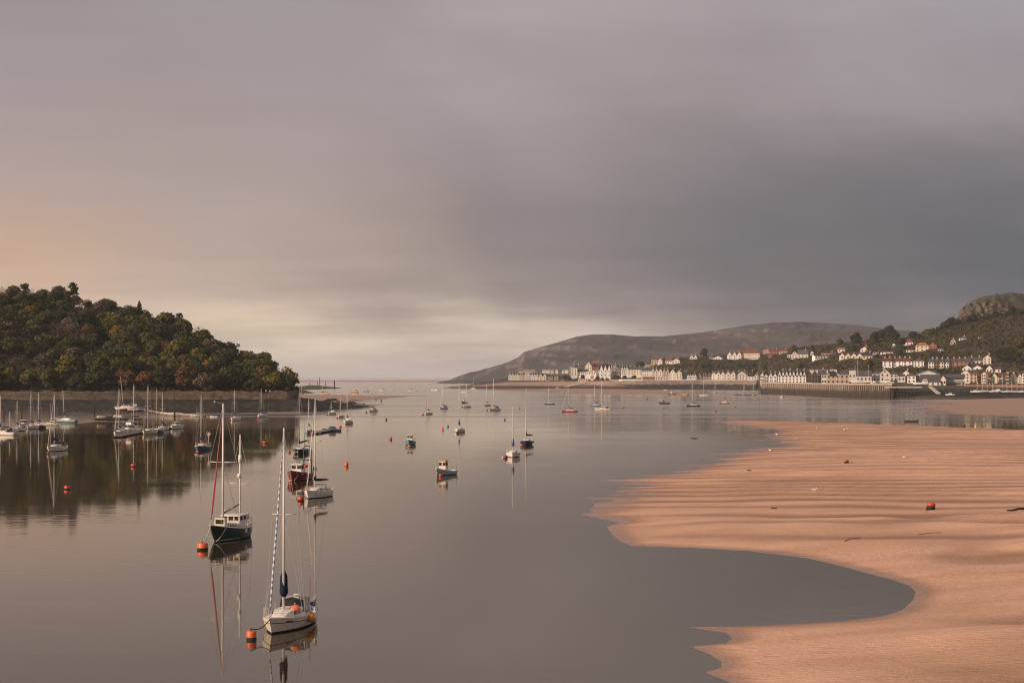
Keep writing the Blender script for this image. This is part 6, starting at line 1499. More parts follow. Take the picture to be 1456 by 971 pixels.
# G: blue sloop with wind generator
t, st, q = sloop('dark blue yacht with white topsides and a wind generator on its stern', W(287, 639.5), -94, 8.6, 'blue', H=11.6, cover='blue', furl='blue', stripe='white', detail=2)
x, y, z = at_t(st, .02); b = MB(); b.tube([(x, y * .5, z), (x, y * .5, z + 2.4)], .05, 6)
for k in range(6):
    a = k * math.pi / 3; b.tube([(x, y * .5, z + 2.45), (x, y * .5 + .55 * math.cos(a), z + 2.45 + .55 * math.sin(a))], [.07, .04], 4)
b.build('wind_generator', M['plastic'], t, (.72, .68, .62)); b = MB(); b.ball((x + .6, -.4, z + .5), (.3, .3, .35), 8); b.build('deck_bag', M['cloth'], t, (.35, .06, .04))
buoy('orange buoy at the dark blue yacht bow', 281, 643.5, .5, .45, 'orange')

# ------------------------------------------------------------------ pontoons and walkways on the left
def pontoon(label, p, q, w=2.2, h=.45, col=(.22, .17, .13), name='pontoon', z=0.0):
    p, q = Vector(p), Vector(q); d = q - p; c = (p + q) / 2
    t = thing(name, label, 'pontoon', (c.x, c.y, z), math.atan2(d.y, d.x)); l = d.length
    MB().box((0, 0, h - .06), (l, w, .14)).build('deck', M['wood'], t, col)
    b = MB(); n = max(2, int(l / 4))
    for k in range(n): b.box((-l / 2 + l * (k + .5) / n, 0, .12), (l / n * .72, w * .86, .5))
    b.build('float', M['anti'], t); return t
pontoon('brown timber pontoon with yachts lying on both its sides', W(166, 622), W(203, 614.5), 2.6)
pontoon('short dark pontoon between the blue yacht and white cruiser', W(232, 611), W(247, 608), 2.0)
pontoon('weathered pontoon in open water with a small blue boat at its far end', W(447, 617), W(474, 611.5), 2.4, col=(.30, .25, .17))
wk = MB()
wp = [(101, 576.5), (125, 577), (160, 579.5), (200, 582.5), (222, 587), (240, 588.5), (252, 588.5), (266, 592), (276, 592)]
P = [Vector((0, 0, 0))]
t = thing('walkway', 'long pale floating walkway curving over the mud below the wood', 'walkway', W(200, 588)); q0 = t.location; b = MB(); s_ = MB()
pts = []
for px, py in wp:
    D = 905 if px < 130 else 905 - (px - 130) * 1.02; D = max(D, 785); p = A(px, py, D); p.z = max(p.z, .45); pts.append(p - q0)
for a_, c_ in zip(pts, pts[1:]):
    b.tube([a_, c_], .55, 4)
    m_ = (a_ + c_) / 2; s_.tube([m_, (m_.x, m_.y, -q0.z - .4)], .15, 5)
b.build('deck', M['wood'], t, (.58, .50, .44)); s_.build('support', M['wood'], t, (.07, .06, .05))
pontoon('line of low grey walkway floats carrying a small boat and dinghies', W(280, 592.2), W(312, 591), 1.8, .3, (.35, .31, .28))
bg = thing('barge', 'long black mooring barge lying on the sand with dinghies on it', 'barge', W(168, 599.5), R(8)); s = sc(599.5)
b = MB(); L_ = 72 / s; prof = [(-L_ / 2, .9), (-L_ / 2 + 1.5, .1), (L_ / 2 - 1.5, .1), (L_ / 2, .9)]
vs = [(x, -1.6, z + .3) for x, z in prof] + [(x, 1.6, z + .3) for x, z in prof]; b.add(vs, [(0, 1, 2, 3)[::-1], (4, 5, 6, 7), (0, 4, 5, 1), (1, 5, 6, 2), (2, 6, 7, 3), (3, 7, 4, 0)]); b.build('hull', M['anti'], bg)
MB().box((-L_ / 2 + 2.2, 0, 1.28), (3.5, 2.4, .14)).build('deck', M['wood'], bg, (.38, .29, .16))
def dinghy(label, loc, psi, c, L=3.2, flip=False, group='dinghies on the left shore'):
    t = thing('dinghy', label, 'dinghy', loc, R(psi), group); st = hull_shape(L, 1.4, .62, .5, tr=.8, rake=.05, n=11, zk=-.12)
    hull_meshes(st, None).build('hull', [M['paint'], M['paint'], M['paint']], t, c)
    if flip: t.rotation_euler = (math.pi, 0, R(psi)); t.location.z += .6
    else: deck_mesh(st, .22, 0).build('floor', M['gel'], t, (.3, .27, .23))
    for k in (.3, .6):
        x, y, z = at_t(st, k); MB().box((x, 0, z - .1 if not flip else z - .05), (.22, y * 1.8, .05)).build('thwart', M['wood'], t, (.3, .2, .12))
    return t
for px, dz, c, fl, lb in [(144, .0, (.55, .47, .36), True, 'upturned pale dinghy at the left end of the black barge'), (153, 0, (.10, .10, .10), False, 'dark dinghy second along the black barge'), (160, 0, (.62, .60, .56), False, 'white dinghy in the middle of the black barge'), (167, 0, (.60, .58, .54), True, 'upturned white dinghy behind the yacht mast on the barge'), (178, 0, (.09, .12, .15), False, 'blue grey dinghy on the right part of the barge'), (190, 0, (.12, .13, .12), False, 'dark green dinghy at the right end of the barge')]:
    p = W(px, 599.5 - (px - 144) * .03); dinghy(lb, (p.x, p.y + 1, 1.35), random.uniform(-30, 30), c, 3.4, fl)
for px, py, c, lb in [(299, 591.2, (.16, .16, .17), 'grey dinghy moored at the left of the far walkway floats'), (304.5, 591.5, (.55, .53, .5), 'white dinghy with raised bow in the far walkway group'), (310, 591.2, (.10, .11, .13), 'dark dinghy at the right of the far walkway floats')]:
    dinghy(lb, W(px, py + 1.6), 170, c, 3.6)

# piles and posts
def post(label, px, yt, yb, D=None, r=.2, col=(.05, .042, .035), cap=None, z=None, group='dark mooring piles', name='mooring_pile'):
    p = W(px, yb) if D is None else A(px, yb, D); h = (yb - yt) / FPX * p.y
    t = thing(name, label, 'pile', p, 0, group); MB().tube([(0, 0, -1.0), (0, 0, h)], [r, r * .9], 8).build('shaft', M['wood'], t, col)
    if cap == 'ball': MB().ball((0, 0, h + .2), .3, 8).build('cap', M['plastic'], t, (.75, .73, .70))
    elif cap: MB().lathe([(r * 1.3, 0), (r * 1.3, .5), (0, 1.0)], (0, 0, h), 8).build('cap', M['plastic'], t, cap)
    return t
post('dark pile standing among the left edge boats beside the cabin boat', 30.8, 574, 607); post('dark pile at the far left edge of the picture', 5.5, 580, 603)
post('tall pile with a green top behind the left boat cluster', 55, 562, 603, r=.22, cap=(.05, .22, .17))
post('brown pile rising from the left end of the black barge', 134.5, 570, 597); post('thin dark pile behind the white pontoon cruiser', 248, 562, 598, r=.16); post('thick dark stump in front of the wood wall', 248.3, 586, 601, r=.36)
post('slim dark pile by the dinghies on the far walkway', 313, 563, 592, r=.16)
post('white capped pile left of a pair before the stone wall', 378.3, 556, 588, r=.17, cap='ball'); post('white capped pile right of a pair before the stone wall', 384, 556.5, 587, r=.17, cap='ball')
for lb, px, yt, yb in [('post on the far breakwater nearest its left end', 440, 545, 551), ('tall thin post on the far breakwater', 454.5, 536.5, 551), ('second shorter post on the far breakwater', 451.5, 543, 553), ('post in the middle of the far breakwater', 463, 543, 552), ('thickest post near the outer end of the far breakwater', 475.5, 541, 552)]:
    post(lb, px, yt, yb, 2700, .9 if 'thickest' in lb else .45, (.06, .055, .055), group='posts of the far breakwater', name='marker_post')
def reef(name, label, pix, d0, d1, hm, wdt, seed):
    U = (np.linspace(min(p[0] for p in pix) - 6, max(p[0] for p in pix) + 6, 120) - 728) / FPX; D = geo(d0, d1, 50); UU, Y = np.meshgrid(U, D); X = UU * Y
    d = sdf_poly(X, Y, [tuple(W(x, y)[:2]) for x, y in pix]); Z = np.where(d > 0, hm * (1 - np.exp(-d / wdt)), d * .05) + .5 * fbm(X / 8, Y / 20, seed, 3) * (d > -3)
    return grid_mesh(name, X, Y, Z, M['prom'] if False else M['reefrock'], keep=Z > -.3)
m = Mat('weedy_rock', .9, .15); n_ = m.noise(m.pos((.3, .2, .5)), 1.0, 6, .7); m.base(m.mix(m.rng(n_, .35, .65), (.022, .020, .017), (.085, .07, .058))); m.bump(n_, .8, .4); M['reefrock'] = m.m
tag(reef('breakwater', '', [(418, 551), (432, 548.5), (455, 548.5), (475, 550.5), (488, 551.8), (470, 552.8), (440, 554), (420, 555)], 1950, 3900, 2.4, 18, 5), 'low dark rock breakwater beyond the wooded point carrying posts', 'breakwater')
tag(reef('rock_spit', '', [(400, 558), (425, 553.5), (436, 555.5), (446, 559), (425, 560), (405, 562)], 1550, 2700, 2.6, 14, 6), 'dark rock spit just beyond the tip of the wood', 'rocks')
tag(reef('rock_spit', '', [(628, 551.6), (650, 549), (700, 548), (760, 549), (830, 550), (880, 551), (840, 552.4), (760, 553), (700, 552.7), (660, 552.2)], 2300, 3900, 2.2, 30, 7), 'long dark weedy rock band in front of the western houses', 'rocks')
# ------------------------------------------------------------------ the rest of the fleet
def hd(yw, yt): return (yw - yt) / sc(yw)
def S(px, yw, yt, wpx, psi, hull, label, cover='navy', **k):
    s = sc(yw); L = k.pop('L', 8.0)
    if psi < 0 and psi > -170:                    # the heading that shows this much of the hull
        th = min(range(2, 80), key=lambda q: abs(L * .93 * math.sin(R(q)) + .31 * L * math.cos(R(q)) - wpx / s)); psi = -90 - th
    k.setdefault('detail', 1 if s > 3.2 else 0)
    return sloop(label, W(px, yw - (.8 if s > 3 else .3)), psi, L, hull, H=hd(yw, yt), cover=cover, **k)
LG = 'boats moored along the left edge'
S(4, 619.5, 563, 24, 160, 'white', 'white yacht cut by the left edge of the picture', L=8.6, group=LG, hood='navy')
S(15, 615.5, 585, 14, -120, 'white', 'white half hidden yacht behind the one at the left edge', L=7.0, group=LG, boom=False)
S(25.5, 613.5, 570, 16, -125, 'white', 'white yacht with a blue cover left of the cream cabin boat', L=7.6, group=LG, cover='blue')
cruiser('boxy cream cabin boat behind the piles at left', W(34, 607), -95, 8.0, 'offwhite', house='offwhite', roofc='white', group=LG)
S(45, 610.5, 556, 15, -110, 'offwhite', 'white yacht right of the boxy cabin boat', L=8.0, group=LG, furl='blue')
S(56, 609.5, 559, 12, -105, 'navy', 'navy yacht beside the green topped pile', L=8.0, group=LG, cover='blue')
cruiser('small white open boat behind the navy yacht', W(60.5, 605), -160, 5.5, 'white', open_=True, group=LG)
cruiser('small cream boat with a bare mast and low cuddy', W(71, 605), -165, 6.0, 'offwhite', mast=hd(605, 573), group=LG)
psi = 170
t, st, q = S(94.5, 602.5, 557, 18, 160, 'paleblue', 'pale teal yacht grounded on the sand edge with a blue cover', L=8.4, cover='blue', furl='teal', anti='anti', lean=-6); t.location.z = .5
PG = 'yachts on the brown pontoon'
S(170.3, 619.5, 553, 19, -112, 'white', 'white yacht with blue stripe and white furled sail at the pontoon head', L=9.0, stripe='blue', cover='blue', furl='white', group=PG)
cruiser('stout white cruiser with windowed cabin on the pontoon', W(183.5, 615.5), -105, 8.6, 'white', fly=True, group=PG)
S(191, 613.5, 546, 15, -112, 'white', 'white yacht with the tallest mast on the pontoon', L=9.2, group=PG)
S(211.5, 618, 548, 20, -108, 'cream', 'rust streaked cream yacht with a steadying pole', L=9.4, cover=None, boom=False, group=PG)
S(223.5, 616.5, 553, 14, -105, 'blue', 'blue yacht with a golden wooden mast', L=8.6, cover='blue', mastcol=(.45, .28, .11), group=PG)
S(231.5, 612.5, 559, 12, -105, 'white', 'white yacht right of the golden masted one', L=8.0, group=PG, hood='navy')
cruiser('neat white cruiser with rounded windscreen at the short pontoon', W(250, 609.5), -97, 8.2, 'white', band='blue')
cruiser('small white boat with a stub mast on the far walkway', W(279, 592.5), -160, 5.5, 'offwhite', mast=3.6)
t, st, q = S(178.5, 599, 546, 19, 0, 'white', 'white yacht with red bottom standing tilted on the mud', L=9.0, cover='navy', anti='redanti', keel=True)
p = A(178.5, 590.0, 800); t.location = (p.x, p.y, land_z(HT, p.x, p.y) + 1.2); t.rotation_euler = (R(-3), R(5), R(178))
t, st = cruiser('white and red motor boat with a radar arch standing on the mud', W(193, 590), 10, 7.0, 'white', fly=True, band='red'); p = A(193.5, 588.5, 800); t.location = (p.x, p.y, land_z(HT, p.x, p.y) + .7)
OG = 'yachts moored off the stone wall'
S(334, 598.5, 555, 14, -112, 'white', 'white yacht with a stern pole moored off the stone wall', L=8.6, group=OG); buoy('red buoy by the white yacht off the wall', 326.5, 597.5, .6, .5, 'red')
S(372, 594, 553, 14, -118, 'white', 'white yacht with blue canvas nearest the paired white capped piles', L=8.8, cover='blue', hood='blue', furl='blue', group=OG); buoy('red buoy under the bow of the blue canvassed yacht', 367, 594.6, .7, .5, 'red')
S(439.5, 616.5, 568, 11, -104, 'paleblue', 'pale green white yacht lying at the left of the open water pontoon', L=8.0, cover='blue'); buoy('red buoy at the near end of the open water pontoon', 443.5, 618.5, .7, .5, 'red')
cruiser('small dark blue boat with cuddy at the pontoon far end', W(471.5, 613), -170, 5.6, 'blue', house='grey', aft=False, canopy=None, detail=0); buoy('red buoy right of the small dark blue boat', 478.5, 611.5, .6, .5, 'red')
S(471.5, 590, 573, 13, -120, 'white', 'white motor sailer with a blocky wheelhouse off the dark point', L=7.5, cover=None, boom=False, hood='white'); buoy('dark red buoy under the blocky motor sailer', 466, 590.5, .7, .4, 'maroon')
S(484.5, 594, 565, 11, -150, 'white', 'small white yacht with two thin masts off the dark point', L=6.5, cover=None, boom=False); buoy('red buoy at the small white yacht with thin masts', 479.8, 594.6, .8, .4, 'red')
S(494.3, 603, 548, 15, -112, 'offwhite', 'cream white yacht with black cover and sprayhood off the dark point', L=8.6, cover='black', hood='white')
S(530, 586.3, 545, 15, -160, 'white', 'white motor sailer with dark hood at the end of the rock spit', L=7.5, cover='black', hood='grey'); buoy('black buoy left of the dark hooded motor sailer', 521, 586.7, .7, .5, 'dark')
MG = 'yachts moored in mid channel'
S(609, 590, 557, 13, -135, 'white', 'small white yacht with a red furled sail in mid channel', L=6.8, furl='red', group=MG); buoy('dark red buoy of the small red furled yacht', 601.5, 590, .7, .5, 'maroon')
S(630.5, 582, 543, 15, -165, 'white', 'white yacht lying sideways with a blue hood in mid channel', L=7.6, cover='blue', hood='blue', group=MG, furl='white')
workboat('tiny dark blue fishing boat behind the blue covered yacht', W(659.5, 573), -120, 5.5, 'blue'); cruiser('small pale motor boat far behind the tiny blue fishing boat', W(660, 558.2), 180, 7, 'white', detail=0)
S(664, 579.5, 545, 13, -145, 'offwhite', 'cream yacht with a blue cover left of the beige yacht', L=7.0, cover='blue', group=MG); buoy('dark buoy at the cream yacht bow', 657.5, 579.6, .7, .5, 'dark')
S(653.3, 615, 543, 17, -108, 'white', 'white yacht with upright blue sail bag in the middle of the channel', L=8.2, cover='blue', group=MG, vcover=True); buoy('black buoy under the bow with upright blue sail bag', 650.5, 616, .7, .55, 'dark')
S(692.5, 577.5, 545, 12, -130, 'cream', 'beige yacht left of the larger black covered white yacht', L=6.8, cover='blue', group=MG)
S(703, 584.5, 538, 20, -155, 'white', 'larger white yacht with a black cover and windowed cabin in mid channel', L=8.6, cover='black', hood='navy', group=MG); buoy('pinkish red buoy left of the larger black covered yacht', 692.5, 584, .7, .6, 'red')
S(729.5, 650, 578, 19, -110, 'white', 'bright white yacht with folded blue cover in front of the navy yacht', L=8.4, cover='blue', detail=2, B=2.8, vcover=True); buoy('dark buoy at the bow of the bright white yacht', 719, 651.5, .75, .5, 'maroon'); buoy('small white float beside the dark buoy', 714.8, 650.8, .4, .3, 'white', 'ball')
t, st, q = S(748.5, 633, 553, 19, -104, 'navy', 'navy hulled yacht with a white deck and furled white sail', L=8.6, cover='navy', furl='white', detail=2, boomdir=-25); x, y, z = at_t(st, .25)
for sg in (1,): b = MB(); b.tube([(x, y + .12, .35), (x, y + .12, .95)], .14, 8); b.build('fender', M['plastic'], t, (.7, .66, .55))
buoy('pinkish buoy under the navy yacht bow', 742.5, 634, .6, .4, 'red')
t, st = workboat('teal fishing boat seen bow on with a white wheelhouse', W(583.2, 632), -93, 6.6, 'teal', 'white', 'white', True, band='teal', H=.27); buoy('orange float under the teal fishing boat bow', 582.5, 635, .8, .35, 'orange', group=None)
t, st = workboat('pale blue fishing boat with a cream wheelhouse and orange roof', W(632, 675), -112, 6.4, 'paleblue', 'offwhite', 'orange', True, band='white', H=.28); buoy('bright red round float under the pale blue fishing boat', 626.5, 677.5, .6, .5, 'red', 'ball', group=None); buoy('small red float left of the pale blue fishing boat', 622.3, 672, .4, .35, 'red', 'ball', group=None)
TG = 'yachts moored off the town beach'
S(781.3, 575.3, 551, 10, 180, 'blue', 'small blue yacht left of the red hulled one', L=6.2, cover=None, boom=False, group=TG); buoy('pink buoy left of the small blue yacht', 773.7, 567, .8, .7, 'red', 'ball')
S(810, 587, 551, 16, 170, 'red', 'red hulled yacht with a red cover off the town beach', L=7.2, cover='red', group=TG, furl='white'); buoy('dark buoy at the red hulled yacht bow', 800, 587, .7, .5, 'dark')
S(847, 578, 548, 14, 175, 'teal', 'green teal yacht half behind a cream white one', L=7.0, cover='black', group=TG)
S(857.5, 584, 541, 19, 172, 'offwhite', 'cream white yacht with a dark bottom in front of the teal one', L=8.0, cover=None, hood='navy', group=TG)
workboat('dark blue fishing boat with a stub mast off the promenade', W(944.5, 574.3), 175, 6.8, 'navy', 'grey', 'white', True); cruiser('small white cuddy boat by the beach bar tip', W(946, 555.6), 160, 5.5, 'white', detail=0); workboat('brown boat with a white wheelhouse by the beach bar tip', W(955.5, 561.2), 170, 7.5, 'brown')
rb = thing('inflatable_boat', 'yellow orange inflatable boat right of the brown boat', 'inflatable boat', W(974.8, 562), R(175)); b = MB(); s = sc(562)
b.tube([(-2.4, -.85, .4), (1.2, -.85, .4), (2.3, -.3, .6), (2.3, .3, .6), (1.2, .85, .4), (-2.4, .85, .4)], .42, 8); b.build('tube', M['plastic'], rb, (.72, .33, .05)); MB().box((-.4, 0, .25), (3.8, 1.2, .2)).build('floor', M['gel'], rb, (.2, .2, .2)); MB().box((-.6, 0, .9), (1.0, .7, 1.1), 0, 0, .8).build('console', M['gel'], rb, (.65, .4, .12)); MB().box((-2.4, 0, .7), (.4, .45, .9)).build('outboard_motor', M['anti'], rb)
S(986, 578.3, 546, 14, 178, 'green', 'white decked yacht with a green hull off the promenade', L=7.4, cover='black', group=TG); buoy('tiny dark buoy left of the green hulled yacht', 976.8, 578.8, .6, .5, 'dark')
S(1001.5, 563.3, 530, 13, 178, 'white', 'white yacht with a red stripe and very tall mast off the promenade', L=9.0, stripe='red', group=TG, cover=None, boom=False); cruiser('small white cabin boat behind the red striped yacht', W(1002.5, 557.8), -120, 6.5, 'white', detail=0)
S(1016.8, 559.3, 540, 6, -95, 'white', 'white yacht seen bow on below the cream seafront pair', L=8.0, group=TG)
t, st = cruiser('white cabin boat with a dark red hull under the seafront', W(1029.5, 574.2), 178, 6.4, (.20, .03, .03), house='white', band='white', detail=0)
S(1058.5, 562.2, 543, 9, -150, 'white', 'left one of two white yachts on the small dark pontoon by the quay', L=8, group=TG, furl='white'); S(1071.5, 562.8, 542, 8, -110, 'white', 'right one of two white yachts on the small dark pontoon by the quay', L=8, group=TG)
pontoon('small dark pontoon between two white yachts by the quay corner', W(1044, 561.6), W(1075, 562.2), 2.0, .5, (.10, .09, .08))
cruiser('small white cabin boat with a mast before the tall quay wall', W(1112, 565.3), -92, 7.0, 'offwhite', mast=hd(565.3, 553), detail=0)
FG = 'boats anchored beyond the wooded point'
S(459, 558.3, 541, 6, -100, 'blue', 'small blue yacht left of a pale orange boat', L=6.5, cover=None, boom=False, group=FG); cruiser('pale orange cabin boat right of the small blue yacht', W(463.5, 559.8), 175, 7.5, (.66, .40, .28), house=(.66, .42, .3), detail=0, group=FG)
workboat('orange fishing boat with a raised wheelhouse beyond the sand spit', W(503, 558.8), 175, 9.5, 'orange', (.66, .42, .3), 'white', False, group=FG); cruiser('white dinghy like boat just right below the orange fishing boat', W(505, 561.2), 178, 5.5, 'white', open_=True, detail=0, group=FG)
S(521.5, 557.3, 541, 7, 175, 'grey', 'dark grey yacht with a thin mast beyond the sand spit', L=7.5, group=FG); S(528.2, 561, 545, 4, -95, 'white', 'white yacht seen end on just right of the dark grey one', L=6.5, cover=None, boom=False, group=FG)
S(544, 556.3, 538, 7, 178, 'white', 'white yacht with the tallest mast among the far anchored boats', L=8.0, group=FG); cruiser('small pale orange motor boat right of the tall masted far yacht', W(557.5, 555), 175, 6.5, (.66, .44, .34), house=(.7, .5, .4), detail=0, group=FG)
S(584.5, 556.5, 537, 7, 175, 'offwhite', 'white yacht left of a close pale orange one in the far channel', L=7.5, group=FG); S(590, 557.5, 541, 5, 175, (.66, .44, .33), 'pale orange yacht touching the white one in the far channel', L=6.0, cover=None, group=FG)
cruiser('white motor boat alone in the far channel', W(618, 555.6), 170, 9.0, 'white', aft=True, detail=0); cruiser('white motor boat in front of the dark rock band', W(673, 553.3), 178, 8.0, 'white', detail=0); S(674, 552.6, 536, 3, 178, 'white', 'thin masted white yacht behind the motor boat by the rock band', L=5.6, cover=None, boom=False, group=FG)
S(429, 561, 548, 5, -150, 'white', 'white yacht half hidden behind the tip of the wood', L=6.5, cover=None, boom=False, group=FG); dinghy('tiny grey dinghy by the tip of the wood', W(433.5, 559.5), 170, (.3, .29, .28), 4.0, group=FG)
t, st, q = S(793, 553.5, 541.5, 8, 178, 'white', 'white yacht grounded at the foot of the pale jetty', L=7.5, cover=None, boom=False); t.location.z = .9
sk = dinghy('low dark skiff lying empty in the creek off the big sandbank', W(1295.5, 599.6), 178, (.06, .05, .045), 5.0, group=None); MB().box((-2.3, 0, .6), (.3, .35, .55), 0, 0, .8).build('outboard_motor', M['anti'], sk)
# hauled out boats and marina
YG = 'boats ashore in the boatyard'
def ashore(t, px, yb, D, psi, zoff):
    p = A(px, yb, D); t.location = (p.x, p.y, p.z + zoff); t.rotation_euler = (0, 0, R(psi))
    b = MB(); q = [(x, y) for x in (-2, 2) for y in (-.9, .9)]
    for x, y in q: b.tube([(x, y * 1.4, -zoff - .3), (x, y * .6, .1)], .12, 5)
    b.build('cradle', M['wood'], t, (.06, .06, .065))
for px, yb, yt, L, psi, D, lb in [(1222, 547.5, 513, 13.5, 178, 1478, 'long white yacht with the tallest mast ashore on the quay'), (1236, 547, 519, 8.5, 178, 1455, 'white yacht with a thick mast ashore right of the long one'), (1217, 546.5, 520, 7.5, 175, 1520, 'smaller white yacht ashore behind the long one')]:
    t, st, q = sloop(lb, (0, 0, 0), 0, L, 'white', H=(yb - yt) / FPX * D - 1.3, cover=None, boom=False, detail=0, keel=True, group=YG); ashore(t, px, yb, D, psi, 1.5)
for px, yb, L, psi, D, fly, lb in [(1245, 547, 7.5, 15, 1452, False, 'white motor boat with raised bow ashore left of the big cruiser'), (1260, 546.8, 11.5, 178, 1455, True, 'big white flybridge cruiser ashore before the red gable'), (1308.5, 548.5, 12.0, 178, 1425, True, 'long sleek white motor yacht on the pier by the slate roof')]:
    t, st = cruiser(lb, (0, 0, 0), 0, L, 'white', fly=fly, aft=(L > 11.8), detail=0, group=YG); ashore(t, px, yb, D, psi, .9)
t, st = cruiser('bright blue hulled boat ashore under the big flybridge cruiser', (0, 0, 0), 0, 6.0, (.03, .10, .22), open_=True, detail=0, group=YG); ashore(t, 1262, 549, 1445, 178, .5)
t, st = cruiser('white motor boat stranded on dark mud by the jetty', (0, 0, 0), 178, 7.0, 'white', detail=0); p = A(1350.5, 558.2, 1402); t.location = (p.x, p.y, land_z(TT, p.x, p.y) + .5)
EG = 'boats in the marina at the right edge'
for px, yb, yt, psi, lb in [(1386, 558.6, 0, 175, 'low white motor boat at the left end of the marina'), (1391, 558, 543, 170, 'white yacht just left of the tallest marina mast'), (1405, 558.4, 527.5, 176, 'white yacht with the thick tallest mast in the marina'), (1398.5, 557.8, 541, 172, 'white yacht behind the tallest masted one'), (1412.5, 558, 545, 176, 'white yacht right of the tallest marina mast'), (1418.5, 557.2, 0, 178, 'navy canopied cruiser in the middle of the marina'),
                            (1426.5, 558.4, 533, 174, 'white yacht with the second tallest marina mast'), (1433, 558.2, 546, 176, 'white yacht nearest the right side lamp post'), (1440, 558.4, 543, 178, 'white yacht with a low coach roof toward the right edge'), (1447.5, 558.6, 538, 174, 'white yacht second from the right edge in the marina'), (1454.5, 558.4, 545, 176, 'white yacht cut by the right edge in the marina')]:
    D = 1404; p = A(px, yb, D); p.z = max(p.z, land_z(TT, p.x, D)) + .35
    if yt: sloop(lb, p, psi, 7.6, 'white', H=(yb - yt) / FPX * D, cover='navy', detail=0, group=EG)
    else: cruiser(lb, p, psi, 7.0, 'white', canopy='navy' if 'navy' in lb else None, detail=0, group=EG)
# ------------------------------------------------------------------ loose buoys
for lb, px, py, d, h, c, k in [('red buoy alone on dark water below the lone left yacht', 95.5, 695.5, .8, .5, 'red', 'can'), ('red buoy with a wake under the tallest pontoon mast reflection', 189.5, 663.5, .85, .5, 'red', 'can'), ('wide red buoy below the paired white capped piles', 377, 630.5, 1.3, .5, 'red', 'can'),
                             ('round orange red buoy in clear water right of the clean white yacht', 492.7, 662.5, .75, .72, 'orange', 'ball'), ('red buoy between the pontoon boat and the black covered yacht', 484, 607.5, .8, .45, 'red', 'can'), ('red and dark buoy left of the teal fishing boat', 555.7, 625, .6, .65, 'red', 'can'), ('black buoy below the green channel marker', 549.3, 597.2, .65, .6, 'dark', 'can'),
                             ('red buoy between mid channel yachts, lower of a close pair', 629.6, 611.5, .55, .7, 'red', 'ball'), ('dark red buoy, upper of a close mid channel pair', 637, 607, .5, .6, 'maroon', 'ball'), ('maroon buoy left of the tall navy yacht mast', 717.8, 597.5, .6, .65, 'maroon', 'ball'), ('dim dark buoy above the bright white yacht mast', 738.8, 582, .6, .65, 'maroon', 'ball'),
                             ('flat red buoy right of the cream white town yacht', 886.5, 580, .9, .5, 'red', 'can'), ('dim dark buoy off the promenade beach bar', 920.3, 567.8, .8, .6, 'dark', 'can'), ('flat red buoy near the sandbank top below the red hulled cabin boat', 1045, 579, .9, .5, 'red', 'can'), ('small dark buoy just above the big sandbank edge', 1017.8, 585.2, .6, .5, 'dark', 'can'),
                             ('red buoy in front of the tall quay wall', 1093, 567, .9, .7, 'red', 'ball'), ('pale orange buoy on the wet flat below the marina', 1420, 564, 1.1, 1.0, 'orange', 'ball'), ('black buoy left of the yellow marker at the sandbank', 1371, 606.3, .7, .55, 'dark', 'can'), ('small red float left of the moored yachts by the quay pontoon', 1034.5, 561.3, .8, .5, 'red', 'can')]:
    buoy(lb, px, py, d, h, c, k)
def marker(label, px, py, h, r, col):
    t = thing('channel_marker', label, 'buoy', W(px, py)); b = MB(); b.lathe([(0, -.3), (r, -.2), (r, .35), (r * .55, .5), (r * .42, h * .9), (0, h)], (0, 0, 0), 12); b.build('body', M['plastic'], t, col); MB().ball((0, 0, h + .1), .14, 6).build('lantern', M['plastic'], t, (.5, .5, .48)); return t
marker('green conical channel marker beyond the rock spit end', 542, 571, 1.7, .65, (.03, .17, .09)); marker('yellow channel marker standing in the creek at the right', 1387, 608, 1.25, .38, (.80, .44, .02))
# grounded buoys on the sand
def sand_hit(px, py):
    return W(px, py, .9)
def buoy_on_sand(label, px, py, d, l, psi):
    p = ground_sand(px, py); t = thing('mooring_buoy', label, 'buoy', (p.x, p.y, p.z + l * .42), 0, None); t.rotation_euler = (R(-9), R(16), R(psi))
    b = MB(); b.lathe([(0, -l / 2), (d * .48, -l / 2), (d / 2, -l * .4), (d / 2, .0), (d / 2, l * .4), (d * .46, l / 2), (0, l / 2)], (0, 0, 0), 16, mis=[1, 1, 1, 0, 0, 0]); b.build('float', [M['plastic'], M['anti']], t, (.55, .06, .035))
    b = MB(); b.tube([(0, 0, -l / 2), (.1, .0, -l / 2 - .25)], .05, 5); b.build('mooring_eye', M['anti'], t)
    return p
SB = bpy.data.objects['sand_bank']
bpy.context.view_layer.update()
def ground_sand(px, py):
    o = Vector((0, 0, CAM_H)); d = ray(px, py).normalized(); ok, loc, nr, ix = SB.ray_cast(o, d)
    return loc if ok else W(px, py, .6)
p = buoy_on_sand('big red and black mooring buoy lying tilted on the rippled sand', 1323.5, 724.5, .98, .78, 25); rope('short dark chain trailing from the big red buoy over sand', p + Vector((-.3, -.2, .08)), ground_sand(1315, 729) + Vector((0, 0, .05)), 0.0, .03, (.05, .04, .035))
p = buoy_on_sand('small red buoy lying farther out on the sandbank', 1203.5, 658.5, .8, .6, 60); rope('dark chain trailing from the small red buoy on sand', p + Vector((-.3, -.2, .08)), ground_sand(1198, 661) + Vector((0, 0, .05)), 0.0, .03, (.06, .05, .04))
def stick(label, pts, r, col=(.05, .035, .028)):
    P = [ground_sand(*q) + Vector((0, 0, r * .8 + .05 * (i % 2))) for i, q in enumerate(pts)]; b = MB(); b.tube(P, [r * (1 - .5 * i / len(P)) for i in range(len(P))], 6); 
    tag(b.build('driftwood', M['wood'], None, col), label, 'driftwood')
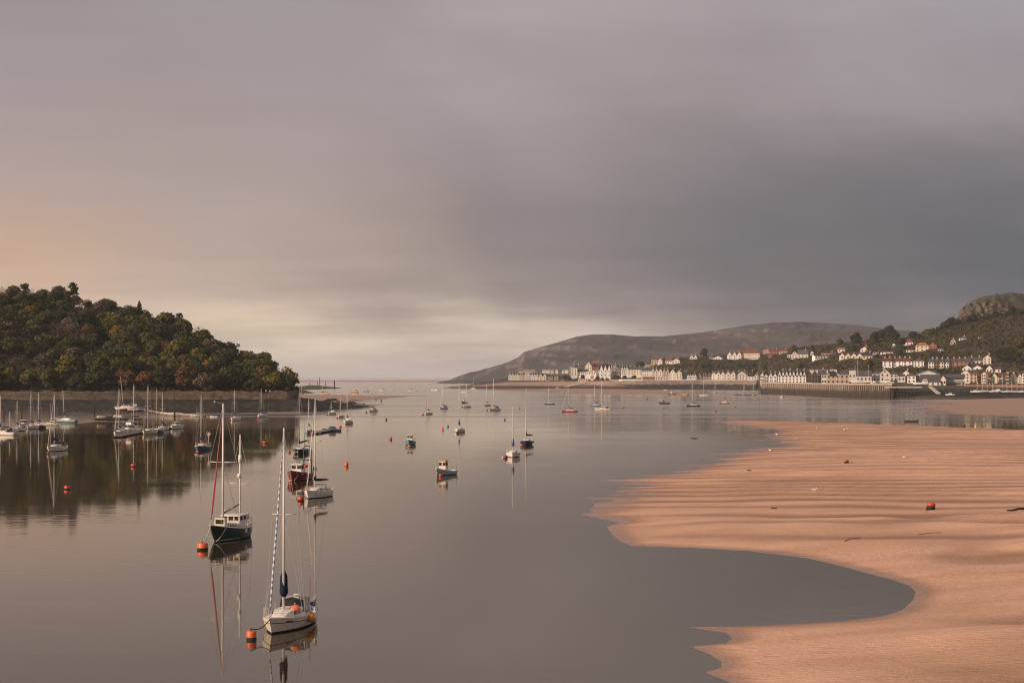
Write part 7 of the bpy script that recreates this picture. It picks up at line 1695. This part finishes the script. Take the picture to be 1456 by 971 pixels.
stick('dark branched driftwood at the right edge of the sandbank', [(1462, 724.5), (1448, 725), (1440, 726.5), (1432, 727.5)], .13); stick('thin curved driftwood line on the lower sandbank', [(1201, 769.5), (1207, 767), (1215, 765.5), (1224, 765)], .035, (.10, .065, .05)); stick('short dark stick low down on the left part of the sandbank', [(1097, 723), (1104, 723.5)], .07)
stick('thin stick line on sand below the big red buoy', [(1305, 760), (1325, 758), (1340, 757.3)], .03, (.13, .085, .065)); stick('small dark stick in the middle of the sandbank', [(1062, 669), (1068, 669.5)], .09)
b = MB(); P = [W(981, 623.3, .0), W(987, 623, .06), W(993, 623.2, .0)]; b.tube(P, [.08, .14, .06], 6); tag(b.build('driftwood', M['wood'], None, (.05, .035, .028)), 'dark branch floating left of the sandbank in open water', 'driftwood')
# gulls standing on the sand
def gull_mesh():
    b = MB(); b.ball((0, 0, .24), (.24, .11, .12), 10); b.ball((.22, 0, .36), (.085, .07, .08), 8); b.tube([(.28, 0, .36), (.38, 0, .34)], [.03, .01], 5); b.tube([(-.15, 0, .26), (-.45, 0, .24)], [.09, .03], 6)
    b.tube([(.02, .05, .15), (.02, .05, 0)], .014, 4); b.tube([(.02, -.05, .15), (.02, -.05, 0)], .014, 4); b.tube([(.13, 0, .28), (.21, 0, .35)], [.09, .07], 6)
    return b
g0 = None
for i, (px, py, lb) in enumerate([(1104.3, 618.3, 'white gull at the wet upper edge of the sandbank by a blue pool'), (1130.5, 625.3, 'white gull, left of a close pair at the pool edge'), (1134, 624.6, 'white gull, right of a close pair at the pool edge'), (1094.5, 641.7, 'white gull at the water edge left of all other gulls'), (1200, 611.5, 'white gull, left of two together on the sandbank top'), (1204.7, 610.6, 'white gull, right of two together on the sandbank top'), (1183, 608.6, 'small white gull alone high on the sandbank top'), (1160.8, 608.7, 'small white gull farthest left along the sandbank top'), (1285.3, 651.5, 'white gull in the middle right of the sandbank'), (1158.5, 698.6, 'white gull standing nearest on the smooth sand')]):
    p = ground_sand(px, py)
    if g0 is None:
        g0 = gull_mesh().build('gull', M['plastic'], None, (.78, .76, .73)); o = g0
    else: o = g0.copy(); COL.objects.link(o)
    o.location = p; o.rotation_euler = (0, 0, random.uniform(0, 6.28)); o.scale = (1.05,) * 3
    tag(o, lb, 'gull', 'gulls standing on the sandbank')
